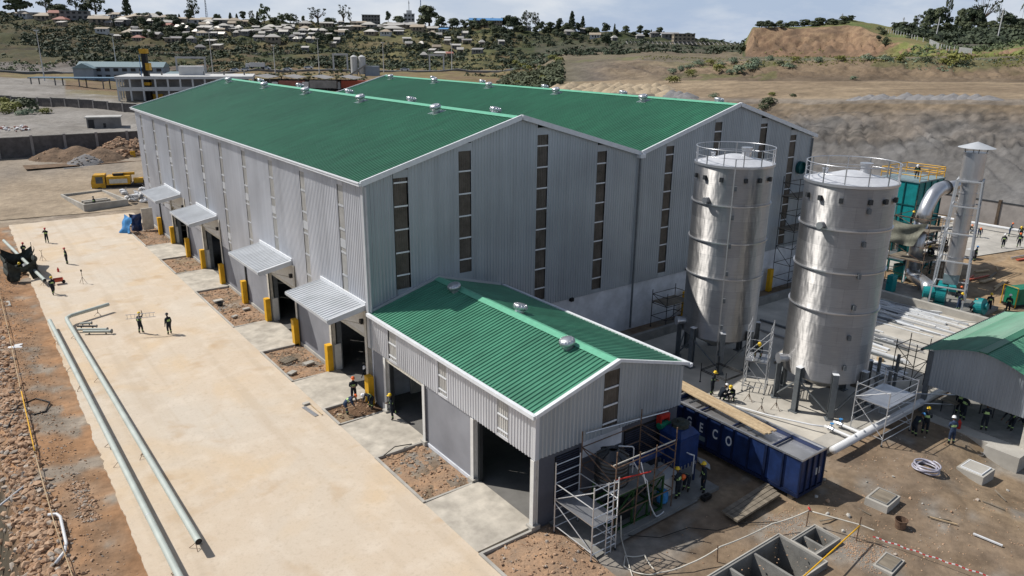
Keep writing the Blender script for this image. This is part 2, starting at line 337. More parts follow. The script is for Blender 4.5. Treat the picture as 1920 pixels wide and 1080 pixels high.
# ------------------------------------------------------------------ camera, light, sky
def setup():
    f_, yaw, pitch, roll, cx, cy, cz = CAM
    fw = Vector((sin(yaw) * cos(pitch), cos(yaw) * cos(pitch), -sin(pitch))); r = Vector((cos(yaw), -sin(yaw), 0)); u = r.cross(fw)
    r2 = r * cos(roll) + u * sin(roll); u2 = -r * sin(roll) + u * cos(roll)
    m = Matrix((r2, u2, -fw)).transposed().to_4x4(); m.translation = (cx, cy, cz)
    cd = bpy.data.cameras.new('camera'); cd.sensor_width = 36; cd.lens = 36 * f_ / 1920; cd.clip_start = .5; cd.clip_end = 9000
    c = bpy.data.objects.new('camera', cd); c.matrix_world = m; COL.objects.link(c); S.camera = c
    sd = Vector((-.6, .8, 0)).normalized() * cos(radians(50)) + Vector((0, 0, sin(radians(50))))
    l = bpy.data.lights.new('sun', 'SUN'); l.energy = 5.0; l.angle = radians(.5); l.color = (1, .955, .89)
    s = bpy.data.objects.new('sun', l); s.rotation_euler = sd.to_track_quat('Z', 'Y').to_euler(); s.location = (0, 0, 80); COL.objects.link(s)
    w = bpy.data.worlds.new('World'); S.world = w; w.use_nodes = True; nt = w.node_tree; L = nt.links
    bg = nt.nodes['Background']; bg.inputs[1].default_value = .085
    sk = N(nt, 'ShaderNodeTexSky', sky_type='NISHITA'); sk.sun_disc = False; sk.sun_elevation = radians(50); sk.sun_rotation = atan2(sd.x, sd.y)
    sk.altitude = 50; sk.air_density = 1.; sk.dust_density = 1.2; sk.ozone_density = 1.2
    tc = N(nt, 'ShaderNodeTexCoord'); mp = N(nt, 'ShaderNodeMapping'); mp.inputs['Scale'].default_value = (1, 1, 3.2); L.new(tc.outputs['Generated'], mp.inputs[0])
    nz = N(nt, 'ShaderNodeTexNoise'); nz.inputs['Scale'].default_value = 3.6; nz.inputs['Detail'].default_value = 9; nz.inputs['Roughness'].default_value = .58; nz.inputs['Distortion'].default_value = .25
    L.new(mp.outputs[0], nz.inputs['Vector'])
    rp = N(nt, 'ShaderNodeMapRange'); rp.inputs[1].default_value = .40; rp.inputs[2].default_value = .60; rp.inputs[3].default_value = .12; rp.inputs[4].default_value = .93; L.new(nz.outputs[0], rp.inputs[0])
    # clouds: white tops with grey bellies
    n2 = N(nt, 'ShaderNodeTexNoise'); n2.inputs['Scale'].default_value = 8; n2.inputs['Detail'].default_value = 6; L.new(mp.outputs[0], n2.inputs['Vector'])
    cm = N(nt, 'ShaderNodeMix', data_type='RGBA'); cm.inputs[6].default_value = (6.6, 7.4, 8.6, 1); cm.inputs[7].default_value = (9.0, 9.4, 9.9, 1)
    r2_ = N(nt, 'ShaderNodeMapRange'); r2_.inputs[1].default_value = .35; r2_.inputs[2].default_value = .62; L.new(n2.outputs[0], r2_.inputs[0]); L.new(r2_.outputs[0], cm.inputs[0])
    sx = N(nt, 'ShaderNodeSeparateXYZ'); L.new(tc.outputs['Generated'], sx.inputs[0])
    hz = N(nt, 'ShaderNodeMapRange'); hz.inputs[1].default_value = .10; hz.inputs[2].default_value = .45; hz.inputs[3].default_value = 1.; hz.inputs[4].default_value = .22; L.new(sx.outputs[2], hz.inputs[0])
    mu = N(nt, 'ShaderNodeMath', operation='MULTIPLY'); L.new(rp.outputs[0], mu.inputs[0]); L.new(hz.outputs[0], mu.inputs[1])
    mx = N(nt, 'ShaderNodeMix', data_type='RGBA'); L.new(mu.outputs[0], mx.inputs[0]); hb = N(nt, 'ShaderNodeMix', data_type='RGBA'); hb.inputs[7].default_value = (4.9, 6.3, 8.9, 1)
    h2 = N(nt, 'ShaderNodeMapRange'); h2.inputs[1].default_value = .0; h2.inputs[2].default_value = .5; h2.inputs[3].default_value = .85; h2.inputs[4].default_value = .0; L.new(sx.outputs[2], h2.inputs[0])
    L.new(h2.outputs[0], hb.inputs[0]); L.new(sk.outputs[0], hb.inputs[6]); L.new(hb.outputs[2], mx.inputs[6]); L.new(cm.outputs[2], mx.inputs[7])
    L.new(mx.outputs[2], bg.inputs[0])
    S.view_settings.view_transform = 'Standard'; S.view_settings.look = 'None'; S.view_settings.exposure = 0
    S.cycles.use_denoising = True; S.cycles.max_bounces = 6
setup()

# ------------------------------------------------------------------ terrain (control points in metres: column key, rows near -> far)
#TERRAIN_BEGIN
TER = [
(-500,[[-43.6,89.0,0.0],[-50.9,148.2,3.0],[-65.8,259.4,3.0],[-83.6,391.3,3.0],[-100.7,516.6,2.0],[-115.9,627.9,1.0],[-129.2,737.8,7.8],[-145.4,874.9,17.7],[-157.1,983.6,31.2],[-172.2,1119.9,45.5],[-248.0,1701.4,-15.0]]),
(0,[[-16.2,78.5,0.0],[-13.0,118.6,2.5],[-5.5,226.7,3.0],[1.7,327.4,5.2],[8.9,434.5,4.2],[14.5,517.8,3.3],[19.3,576.7,8.0],[30.3,718.3,16.0],[40.9,835.3,31.4],[51.6,952.3,47.3],[87.7,1450.0,-15.0]]),
(130,[[-8.1,77.4,0.0],[-2.6,115.8,2.5],[8.7,199.8,3.0],[22.1,299.7,4.1],[37.1,413.4,3.0],[49.2,504.3,2.7],[57.5,560.5,8.5],[76.9,696.0,17.3],[94.0,808.1,32.2],[111.2,920.1,47.2],[177.1,1401.7,-15.0]]),
(260,[[0.6,75.9,0.0],[8.4,112.6,2.5],[21.3,175.4,3.0],[36.8,251.2,3.4],[65.3,392.2,1.8],[85.2,489.8,1.8],[101.1,565.3,5.6],[124.1,673.0,13.6],[148.1,780.1,29.6],[172.0,887.0,46.1],[268.3,1352.1,-15.0]]),
(370,[[9.4,78.1,0.0],[19.4,114.3,2.5],[36.2,176.7,2.5],[61.5,270.2,3.4],[89.6,374.1,4.2],[117.4,478.2,2.4],[142.9,571.5,5.1],[168.9,664.5,13.8],[198.4,767.3,29.3],[228.0,870.2,45.6],[352.3,1326.9,-15.0]]),
(480,[[19.0,79.6,0.0],[32.0,117.3,2.0],[48.9,167.2,1.0],[72.6,236.9,0.0],[113.6,356.1,4.5],[154.3,475.6,4.0],[168.0,515.3,5.7],[212.7,644.2,14.2],[251.2,752.8,30.1],[286.2,851.5,44.6],[439.6,1298.8,-15.0]]),
(700,[[43.4,86.3,0.0],[56.3,111.7,1.0],[79.1,157.1,0.0],[115.6,229.6,-1.0],[161.6,320.1,5.6],[211.9,419.9,5.1],[234.8,465.2,6.6],[299.1,591.9,15.1],[350.0,691.3,30.3],[396.2,781.6,43.3],[604.6,1194.0,-15.0]]),
(930,[[64.2,75.7,0.0],[78.1,95.3,1.0],[107.2,136.0,1.0],[153.6,201.2,0.0],[211.7,282.6,5.8],[269.8,364.1,6.3],[304.6,412.9,6.0],[374.3,510.7,14.6],[443.9,608.4,26.4],[513.6,706.2,40.9],[780.7,1080.9,-15.0]]),
(1000,[[70.0,71.4,0.0],[86.0,91.9,4.0],[118.7,133.6,6.0],[165.1,192.6,8.7],[214.5,255.5,9.3],[276.4,334.1,8.4],[325.8,397.0,9.2],[399.9,491.5,16.7],[467.8,578.1,25.7],[541.8,672.6,38.8],[823.0,1030.5,-15.0]]),
(1060,[[73.0,65.4,0.0],[89.1,84.6,5.0],[122.8,124.3,10.7],[168.3,177.7,10.5],[207.2,223.5,15.6],[272.2,299.7,17.1],[343.8,383.6,17.4],[421.8,475.1,19.6],[493.2,559.1,27.1],[564.5,643.1,37.9],[857.1,986.2,-15.0]]),
(1200,[[80.7,53.4,0.0],[96.5,69.1,3.0],[128.7,101.1,11.2],[172.2,143.5,12.2],[208.2,179.0,17.9],[298.9,267.3,18.6],[385.9,352.0,19.4],[472.8,436.9,22.9],[545.2,507.6,26.8],[631.9,592.6,35.3],[958.2,910.5,-15.0]]),
(1330,[[86.8,42.6,0.0],[100.2,53.8,2.0],[129.8,79.1,10.7],[179.0,119.7,13.1],[206.5,142.9,17.8],[305.9,224.6,18.2],[393.3,296.5,18.8],[488.7,375.0,20.2],[583.9,453.6,23.5],[679.0,532.3,28.0],[1028.8,820.0,-15.0]]),
(1390,[[88.9,37.3,0.0],[102.0,47.4,1.5],[131.8,71.3,11.2],[180.5,108.6,13.5],[204.9,127.8,18.3],[310.8,208.4,18.5],[368.6,252.5,20.0],[492.6,347.1,22.1],[591.7,422.8,24.7],[691.0,498.3,25.0],[1046.8,769.0,-15.0]]),
(1412,[[88.8,34.8,0.0],[102.1,44.8,1.5],[131.5,67.8,11.4],[181.7,105.2,13.6],[206.4,124.1,18.4],[315.6,204.8,18.5],[337.9,223.1,32.4],[373.0,249.3,34.1],[482.4,329.8,31.4],[701.2,490.7,25.1],[1062.1,757.6,-15.0]]),
(1500,[[91.7,27.7,0.0],[104.0,35.9,1.0],[131.2,55.5,12.1],[186.0,91.9,14.0],[212.1,109.9,19.0],[325.7,184.7,18.4],[355.3,206.3,32.3],[395.0,232.8,34.4],[510.5,308.7,32.2],[741.5,460.5,27.8],[1122.6,712.3,-15.0]]),
(1590,[[94.3,20.7,0.0],[102.7,25.7,0.5],[132.1,44.9,12.7],[191.7,80.2,14.3],[217.3,96.0,19.5],[330.5,162.4,18.8],[370.7,188.5,34.8],[407.7,210.7,38.2],[539.1,287.3,34.4],[782.8,429.6,29.4],[1184.5,666.0,-15.0]]),
(1690,[[93.2,11.5,0.0],[101.1,15.6,0.3],[134.0,34.7,13.3],[198.1,67.9,14.6],[223.1,81.7,19.8],[306.1,124.5,20.0],[339.9,142.9,26.2],[403.2,176.7,32.9],[571.0,263.4,35.6],[827.5,396.1,39.8],[1251.6,615.7,-15.0]]),
(1770,[[92.2,4.8,0.0],[100.4,8.7,0.2],[134.5,26.8,13.8],[201.4,57.9,14.7],[225.4,70.0,20.0],[268.6,90.1,20.7],[319.8,114.2,23.6],[422.4,162.2,26.9],[555.6,225.0,33.7],[801.9,340.3,42.1],[1213.2,532.0,-15.0]]),
(1850,[[91.7,-1.1,0.0],[98.1,1.6,0.1],[135.6,19.8,14.2],[204.2,48.3,15.0],[227.0,58.7,20.1],[248.4,67.7,21.1],[301.9,90.1,22.4],[408.6,135.1,26.9],[536.7,189.1,32.6],[793.3,296.8,40.6],[1200.3,466.8,-15.0]]),
(1925,[[90.5,-6.4,0.0],[96.1,-4.3,0.0],[137.0,13.7,14.4],[208.2,40.3,15.2],[231.9,50.1,20.3],[249.4,57.0,21.9],[302.5,77.2,24.2],[424.3,123.4,29.1],[557.3,173.7,33.5],[823.6,274.1,41.0],[1245.7,432.7,-15.0]]),
(2400,[[95.0,-29.8,0.0],[101.8,-28.6,0.0],[146.9,-18.7,11.0],[215.2,-7.3,12.0],[241.3,-1.9,17.0],[282.1,5.0,18.0],[362.8,19.5,24.0],[525.6,47.5,30.0],[687.4,76.2,40.0],[1013.6,131.8,50.0],[1530.7,219.3,-15.0]]),]

def lerp(a, b, t): return a + (b - a) * t
def cr(p0, p1, p2, p3, t):
    return .5 * (2 * p1 + (p2 - p0) * t + (2 * p0 - 5 * p1 + 4 * p2 - p3) * t * t + (3 * p1 - p0 - 3 * p2 + p3) * t ** 3)
def ter_base(u, t):
    """u = column key, t = row parameter 0..10 -> (x, y, z)"""
    n = len(TER); i = 0
    while i < n - 2 and TER[i + 1][0] < u: i += 1
    f = (u - TER[i][0]) / (TER[i + 1][0] - TER[i][0]); f = min(1, max(0, f))
    sharp = TER[i + 1][0] - TER[i][0] < 30
    j = min(9, int(t)); g = t - j
    if j in (5,): g2 = g
    else: g2 = g
    out = []
    for k in range(3):
        a = lerp(TER[i][1][j][k], TER[i][1][j + 1][k], g2); b = lerp(TER[i + 1][1][j][k], TER[i + 1][1][j + 1][k], g2)
        ff = f if k < 2 else f * f * (3 - 2 * f) * .5 + f * .5
        out.append(lerp(a, b, ff))
    return out
def fbm(x, y, z=0., o=4):
    s = 0; a = .5
    for k in range(o):
        s += a * noise.noise((x, y, z)); x *= 2.03; y *= 2.03; z += 7.1; a *= .5
    return s
def ter(u, t):
    x, y, z = ter_base(u, t)
    d = sqrt((x + 20.6) ** 2 + (y + 43) ** 2)
    right = min(1, max(0, (u - 1000) / 150))
    amp = 0.
    if t > .9:
        k = min(1, (t - .9) * 2)
        slope1 = 1 if 1.1 < t < 1.95 else 0
        flat = 1 if (2.05 < t < 3.0 and u > 1040) else 0
        amp = k * (.35 + .0035 * max(0, d - 200))
        if flat: amp *= .15
        if t > 5 and u < 1390: amp *= 1.6
        z += amp * 2 * fbm(x * .035, y * .035, 3)
        z += k * (0.25 if not flat else .05) * 2 * fbm(x * .2, y * .2, 9)
        # eroded faces: gullies running down the slope
        e = 0
        if right > 0:
            if 1.05 < t < 2: e = sin((t - 1.05) / .95 * pi) * 1.9
            elif 3.02 < t < 4: e = sin((t - 3.02) / .98 * pi) * 2.3
            elif 5 < t < 6 and u > 1400: e = sin((t - 5) * pi) * 6.
            e *= right
        if e:
            gx = u * (.022 if t < 2.1 else (.06 if t < 4.2 else .11)) + (t - 1) * 4.5 + 2.2 * fbm(x * .05, y * .05, 5)
            r = abs(fbm(gx, t * 1.8, 2, 5)) * 2
            z -= e * (1 - min(1, r * 3)) * .38
            z += e * .35 * fbm(x * .12, y * .12, 12, 3) + (e * .30 * fbm(x * .45 + t * 3, y * .45, 14, 5) * sm(1.3, 1.6, t) if d < 330 else 0)
    return (x, y, z)
#TERRAIN_END
def mixc(a, b, t): t = min(1, max(0, t)); return tuple(a[i] + (b[i] - a[i]) * t for i in range(3))
def sm(a, b, x):
    t = min(1, max(0, (x - a) / (b - a))); return t * t * (3 - 2 * t)
C_GSAND = (.215, .20, .185); C_TAN = (.37, .285, .185); C_TAN2 = (.30, .225, .145); C_BROWN = (.17, .115, .07); C_DRY = (.175, .145, .062)
C_GREEN = (.075, .095, .03); C_DGREEN = (.035, .05, .02); C_ORANGE = (.34, .19, .085); C_GREY = (.21, .205, .205); C_CLIFF = (.27, .17, .10); C_BUSH = (.11, .10, .05)
def ter_col(u, t, x, y, z):
    n1 = fbm(x * .02, y * .02, 1) * 2; n2 = fbm(x * .07, y * .07, 20) * 2; n3 = fbm(x * .25, y * .25, 40) * 2
    if u < 1000 or (t > 4.4 and u < 1395):
        # valley and village hill
        if t < 1.05: c = mixc((.33, .265, .19), (.25, .215, .175), .4 + n2 + n1)
        elif t < 4.1:
            c = mixc((.255, .24, .22), (.20, .185, .165), .5 + n2)
            if u > 120: c = mixc(c, mixc(C_DRY, C_BROWN, .5 + n1), sm(2.7, 3.3, t + n2 * .2))
        elif t < 5.05: c = mixc(C_DRY, C_BROWN, .35 + n2)
        elif t < 6.0:
            c = mixc((.19, .175, .16), C_BROWN, sm(120, 420, u) * .8 + n2 * .5)
            if u > 400: c = mixc(C_DRY, C_BROWN, .5 + n2)
        else:
            g = .45 + n1 * 1.2 + n2 * .6
            c = mixc(C_DRY, C_GREEN, g + .1)
            c = mixc(c, C_BROWN, sm(.1, .5, n2 - n1 * .4) * .8)
            c = mixc(c, (.21, .19, .085), sm(560, 760, u) * (1 - sm(880, 960, u)) * .55 * (1 - sm(8.2, 8.9, t)))
            c = mixc(c, (.10, .085, .045), (1 - sm(200, 420, u)) * .5)
            c = mixc(c, C_DGREEN, sm(930, 1010, u) * .6 + sm(.05, .4, n3) * .35)
            if abs(t - 6.9 - .12 * n1) < .05 and u < 560: c = mixc(c, (.05, .04, .03), .7)
        if u > 1000: c = mixc(c, (.13, .12, .10), .5 * (1 - sm(6.5, 8.5, t)))
        k = 1 - .36 * sm(5.2, 6.2, t) * (1 - .35 * sm(560, 760, u)); return tuple(q * k for q in c)  # hillside colour darkened for partial shade and cloud shadow
    r = min(1, (u - 1000) / 120); n4 = fbm(x * .6, y * .6, 60) * 2
    if t < 1.05: c = mixc(C_GSAND, C_TAN2, .5 + n2)
    elif t < 1.97:
        q = (u - 1330) / 600.
        b_ = t - 1 + .16 * n1 + .05 * n2 - .10 * q
        up_ = mixc((.30, .235, .165), (.215, .175, .135), .5 + n3 * .6 + n2 * .5)
        mid = mixc((.185, .175, .165), (.235, .205, .175), .5 + n3 * .5 + n2)
        low = mixc((.225, .22, .215), (.205, .195, .185), .5 + n2)
        c = mixc(low, mid, sm(.42, .50, b_)); c = mixc(c, up_, sm(.62, .80, b_ + .25 * sm(.35, .0, q)))
        cr1 = abs(fbm(x * .05 + t * 2.5, y * .05 + t * 3.2, 70)); c = mixc(c, (.085, .08, .072), (1 - sm(.0, .035, cr1)) * sm(.40, .48, b_) * .75)
        c = mixc(c, (.09, .085, .08), (1 - sm(.0, .05, abs(b_ - .46))) * .6 * sm(-.1, .2, n2 + .1))
        c = mixc(c, (.33, .255, .17), sm(.86, .97, t - 1) * .7)
    elif t < 3.0:
        c = mixc(C_TAN, C_TAN2, .4 + n1 * 1.2)
        c = mixc(c, C_GREY, sm(2.16, 2.02, t) * .55)
    elif t < 4.05:
        c = mixc((.275, .205, .135), (.185, .135, .09), .45 + n2 * 1.3 + n3 * .5)
        c = mixc(c, (.15, .115, .08), (1 - sm(3.05, 3.45, t)) * .55)
        c = mixc(c, (.34, .26, .17), sm(3.85, 3.98, t) * .5)
        veg = sm(3.5, 3.9, t + n2 * .3) * sm(-.15, .10, n2 + n1 * .5)
        if 1240 < u < 1460: veg = max(veg, sm(-.05, .2, n2))
        c = mixc(c, (.165, .165, .07), veg * .75)
        if u < 1340:
            dg = fbm(u * .012 + t * 2.2, t * .8, 33) * 2
            c = mixc(c, mixc((.30, .235, .16), (.13, .105, .085), .5 + dg * 1.6), sm(1340, 1220, u) * .85)
            c = mixc(c, (.17, .155, .14), sm(1180, 1080, u) * .7)
    elif t < 5.0:
        c = mixc((.21, .17, .12), (.125, .11, .075), .45 + n1 + n3 * .3); c = mixc(c, (.17, .18, .07), sm(.05, .3, n2) * .6)
        c = mixc(c, (.12, .10, .085), sm(4.3, 4.95, t) * sm(1500, 1250, u) * .8)
    elif u > 1395 and t < 6.02:
        c = mixc((.21, .135, .085), (.14, .095, .062), .4 + n2 * 1.2); c = mixc(c, (.31, .215, .13), sm(.1, .4, n3 + n1) * .6 * sm(5.2, 5.8, t))  # cliff browns darkened to carry the shadow on its face
        if u > 1640: c = mixc(c, (.15, .17, .05), sm(1640, 1700, u) * sm(-.2, .2, n2 + .15))
    elif u > 1395 and t < 7.2:
        c = mixc((.125, .155, .048), C_DRY, .35 + n2 * 1.4)
        c = mixc(c, (.075, .075, .07), sm(1730, 1790, u) * (1 - sm(1880, 1920, u)) * sm(6.0, 6.3, t) * .8)
    else: c = mixc(C_DGREEN, C_GREEN, .3 + n2)
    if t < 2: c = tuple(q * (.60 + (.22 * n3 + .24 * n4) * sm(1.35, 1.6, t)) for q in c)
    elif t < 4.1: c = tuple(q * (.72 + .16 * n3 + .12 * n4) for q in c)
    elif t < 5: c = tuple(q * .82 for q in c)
    if r < 1: c = mixc(C_BUSH, c, r)
    return c
def build_terrain():
    us = [-500 + 25 * i for i in range(19)] + [-20 + 5. * i for i in range(391)]
    us = [u for u in us if u <= 1930] + [1960 + 40 * i for i in range(12)]
    for s_ in (1390, 1412): us.append(s_)
    us = sorted(set(us)); ts = []
    for j in range(10):
        k = [4, 70, 24, 40, 14, 26, 22, 22, 18, 4][j]
        ts += [j + i / k for i in range(k)]
    ts.append(10.)
    vs = []; cs = []
    for t in ts:
        for u in us:
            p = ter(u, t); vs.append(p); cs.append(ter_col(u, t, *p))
    W = len(us); fs = [(j * W + i, j * W + i + 1, (j + 1) * W + i + 1, (j + 1) * W + i) for j in range(len(ts) - 1) for i in range(W - 1)]
    me = bpy.data.meshes.new('terrain'); me.from_pydata(vs, [], fs); me.materials.append(M['terrain'])
    ca = me.color_attributes.new('Col', 'FLOAT_COLOR', 'POINT')
    ca.data.foreach_set('color', [q for c in cs for q in (*[max(.01, a) for a in c], 1.)])
    me.polygons.foreach_set('use_smooth', [True] * len(fs)); me.update()
    o = bpy.data.objects.new('terrain', me); COL.objects.link(o); tag(o, kind='structure')
build_terrain()

def gz(x, y):
    """near ground height"""
    z = -.06
    z += .07 * fbm(x * .35, y * .35, 2, 4)
    # trench along the left bank
    if y < 68:
        fy = sm(67, 58, y)
        e = -20.95 + .35 * noise.noise((y * .2, 0, 3)) + (.6 if y > 20 else 0)
        z -= 2.3 * sm(e, e - 1.5, x) * fy
        z += .28 * sm(-17.0, -19., x) * sm(e - .5, e + .4, x) + .18 * fbm(x * 1.3, y * 1.3, 8) * sm(-16.6, -17.5, x)
    # falls away in front of the workshop shed
    z -= 1.0 * sm(-25.5, -28.8, y) * sm(20, 26, x)
    z += .25 * sm(0, 1, 1 - ((x - 14.2) ** 2 + (y + 25.4) ** 2) / 3.2)
    if y > 72: z += .12 * fbm(x * .2, y * .2, 5)
    return z
def g_col(x, y, z):
    n1 = fbm(x * .06, y * .06, 1) * 2; n2 = fbm(x * .3, y * .3, 20) * 2; n3 = fbm(x * 1.1, y * 1.1, 40) * 2
    if y > 73:
        c = mixc((.31, .245, .175), (.23, .20, .17), .4 + n1 + n2 * .5)
        c = mixc(c, (.42, .35, .25), sm(.1, .4, n2 + n1 * .4) * .5)
        return c
    if x < -14:
        c = mixc((.315, .18, .095), (.255, .175, .115), .4 + n2 * 1.1 + n3 * .4)
        c = mixc(c, (.27, .23, .185), sm(.2, .4, n2 - n1 * .3))
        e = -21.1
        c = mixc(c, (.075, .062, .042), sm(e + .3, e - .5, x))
        return c
    c = mixc((.225, .165, .11), (.16, .125, .095), .45 + n1 + n2 * .5 + n3 * .3)
    c = mixc(c, (.31, .225, .135), sm(.0, .5, n1 + .2 * n2) * .6)
    c = mixc(c, (.25, .235, .21), sm(.15, .4, n2 - .3 * n1) * .8)
    d = min(abs(x - 12) / 6, 1)
    if x > 50: c = mixc(c, (.36, .25, .14), .6)
    return c
def build_ground():
    xs = [-140, -110, -90, -75, -60, -50, -42, -35, -30, -27, -25, -24] + [-23.4 + .24 * i for i in range(31)] + [-15.5, -14, -10, -5] + [-3 + .75 * i for i in range(52)] + [37 + 2.2 * i for i in range(32)] + [115, 130, 150, 180]
    ys = [-140, -110, -90, -75, -65, -57, -50, -45, -41, -38, -36] + [-34 + .42 * i for i in range(50)] + [-12.5 + .5 * i for i in range(165)] + [71 + 1.6 * i for i in range(34)] + [128, 134]
    PITS = [(2.25, 9.4, -28., -25.4), (9.4, 11.6, -27.35, -26.)]
    xs = [x for x in xs if not any(abs(x - q) < .2 for p in PITS for q in p[:2])] + [q for p in PITS for q in p[:2]]; ys = [y for y in ys if not any(abs(y - q) < .15 for p in PITS for q in p[2:])] + [q for p in PITS for q in p[2:]]
    xs = sorted(set(xs)); ys = sorted(set(ys)); vs = []; cs = []
    for y in ys:
        for x in xs:
            z = gz(x, y); vs.append((x, y, z)); cs.append(g_col(x, y, z))
    W = len(xs); fs = [(j * W + i, j * W + i + 1, (j + 1) * W + i + 1, (j + 1) * W + i) for j in range(len(ys) - 1) for i in range(W - 1) if not any(p[0] < (xs[i] + xs[i + 1]) / 2 < p[1] and p[2] < (ys[j] + ys[j + 1]) / 2 < p[3] for p in PITS)]
    me = bpy.data.meshes.new('ground'); me.from_pydata(vs, [], fs); me.materials.append(M['ground'])
    ca = me.color_attributes.new('Col', 'FLOAT_COLOR', 'POINT')
    ca.data.foreach_set('color', [q for c in cs for q in (*[max(.01, a) for a in c], 1.)])
    me.polygons.foreach_set('use_smooth', [True] * len(fs)); me.update()
    o = bpy.data.objects.new('ground', me); COL.objects.link(o); tag(o, kind='structure')
    # wide base sheet to the horizon
    b = MB(); b.add([(-6000, -6000, -16), (6000, -6000, -16), (6000, 6000, -16), (-6000, 6000, -16)], [(0, 1, 2, 3)])
    tag(b.build('far_ground', 'wall_grey'), kind='structure')
build_ground()

# ------------------------------------------------------------------ corrugated sheets
def corr(b, a0, a1, fn_lo, fn_hi, P, pitch=.25, d=.03, gaps=()):
    """sheet with ribs: a runs along the sheet, P(a, s, off) -> point; s=0 low edge, 1 high edge"""
    prof = [(0, 0), (.42, 0), (.55, d), (.87, d)]; pts = []
    n = int(round((a1 - a0) / pitch)); 
    for i in range(n):
        for q, o in prof: pts.append((a0 + (i + q) * pitch, o))
    pts.append((a0 + n * pitch, 0))
    runs = []; cur = []
    for a, o in pts:
        if any(g[0] < a < g[1] for g in gaps):
            if cur: runs.append(cur); cur = []
        else: cur.append((a, o))
    if cur: runs.append(cur)
    for r in runs:
        vs = []; fs = []
        for a, o in r: vs += [P(a, fn_lo(a), o), P(a, fn_hi(a), o)]
        for i in range(len(r) - 1): fs.append((2 * i, 2 * i + 2, 2 * i + 3, 2 * i + 1))
        b.add(vs, fs)
    return b
W1 = 12.1; HE = 15.15; HR = 18.45; LY = 65.5
def gab(x):
    x = x % (2 * W1) if x < 4 * W1 - .001 else 2 * W1
    return HE + (HR - HE) * (1 - abs(x - W1) / W1)
def vent_proto(parent=None):
    """roof ventilator: flashing > neck, turbine; returns function to place copies"""
    fl = MB().box((-.55, -.6, -.03), (.55, .6, .04)).lathe([(.30, .0), (.29, .26)], n=20).build('roof_vent', 'galv', parent)
    tb = MB()
    prof = [(.27, .24), (.36, .28), (.42, .36), (.44, .46), (.41, .56), (.31, .64), (.14, .67), (0.001, .68)]
    tb.lathe(prof, n=28)
    for k in range(14):
        a = 2 * pi * k / 14
        tb.tube([(r * 1.02 * cos(a + i * .05), r * 1.02 * sin(a + i * .05), z) for i, (r, z) in enumerate(prof[1:6])], .018, 4)
    t = tb.build('turbine', 'galv', fl, smooth=True)
    return fl
def place_vent(proto, parent, loc, tilt=0.):
    c = copy_tree(proto, parent); c.location = loc; c.rotation_euler = (0, tilt, 0); return c

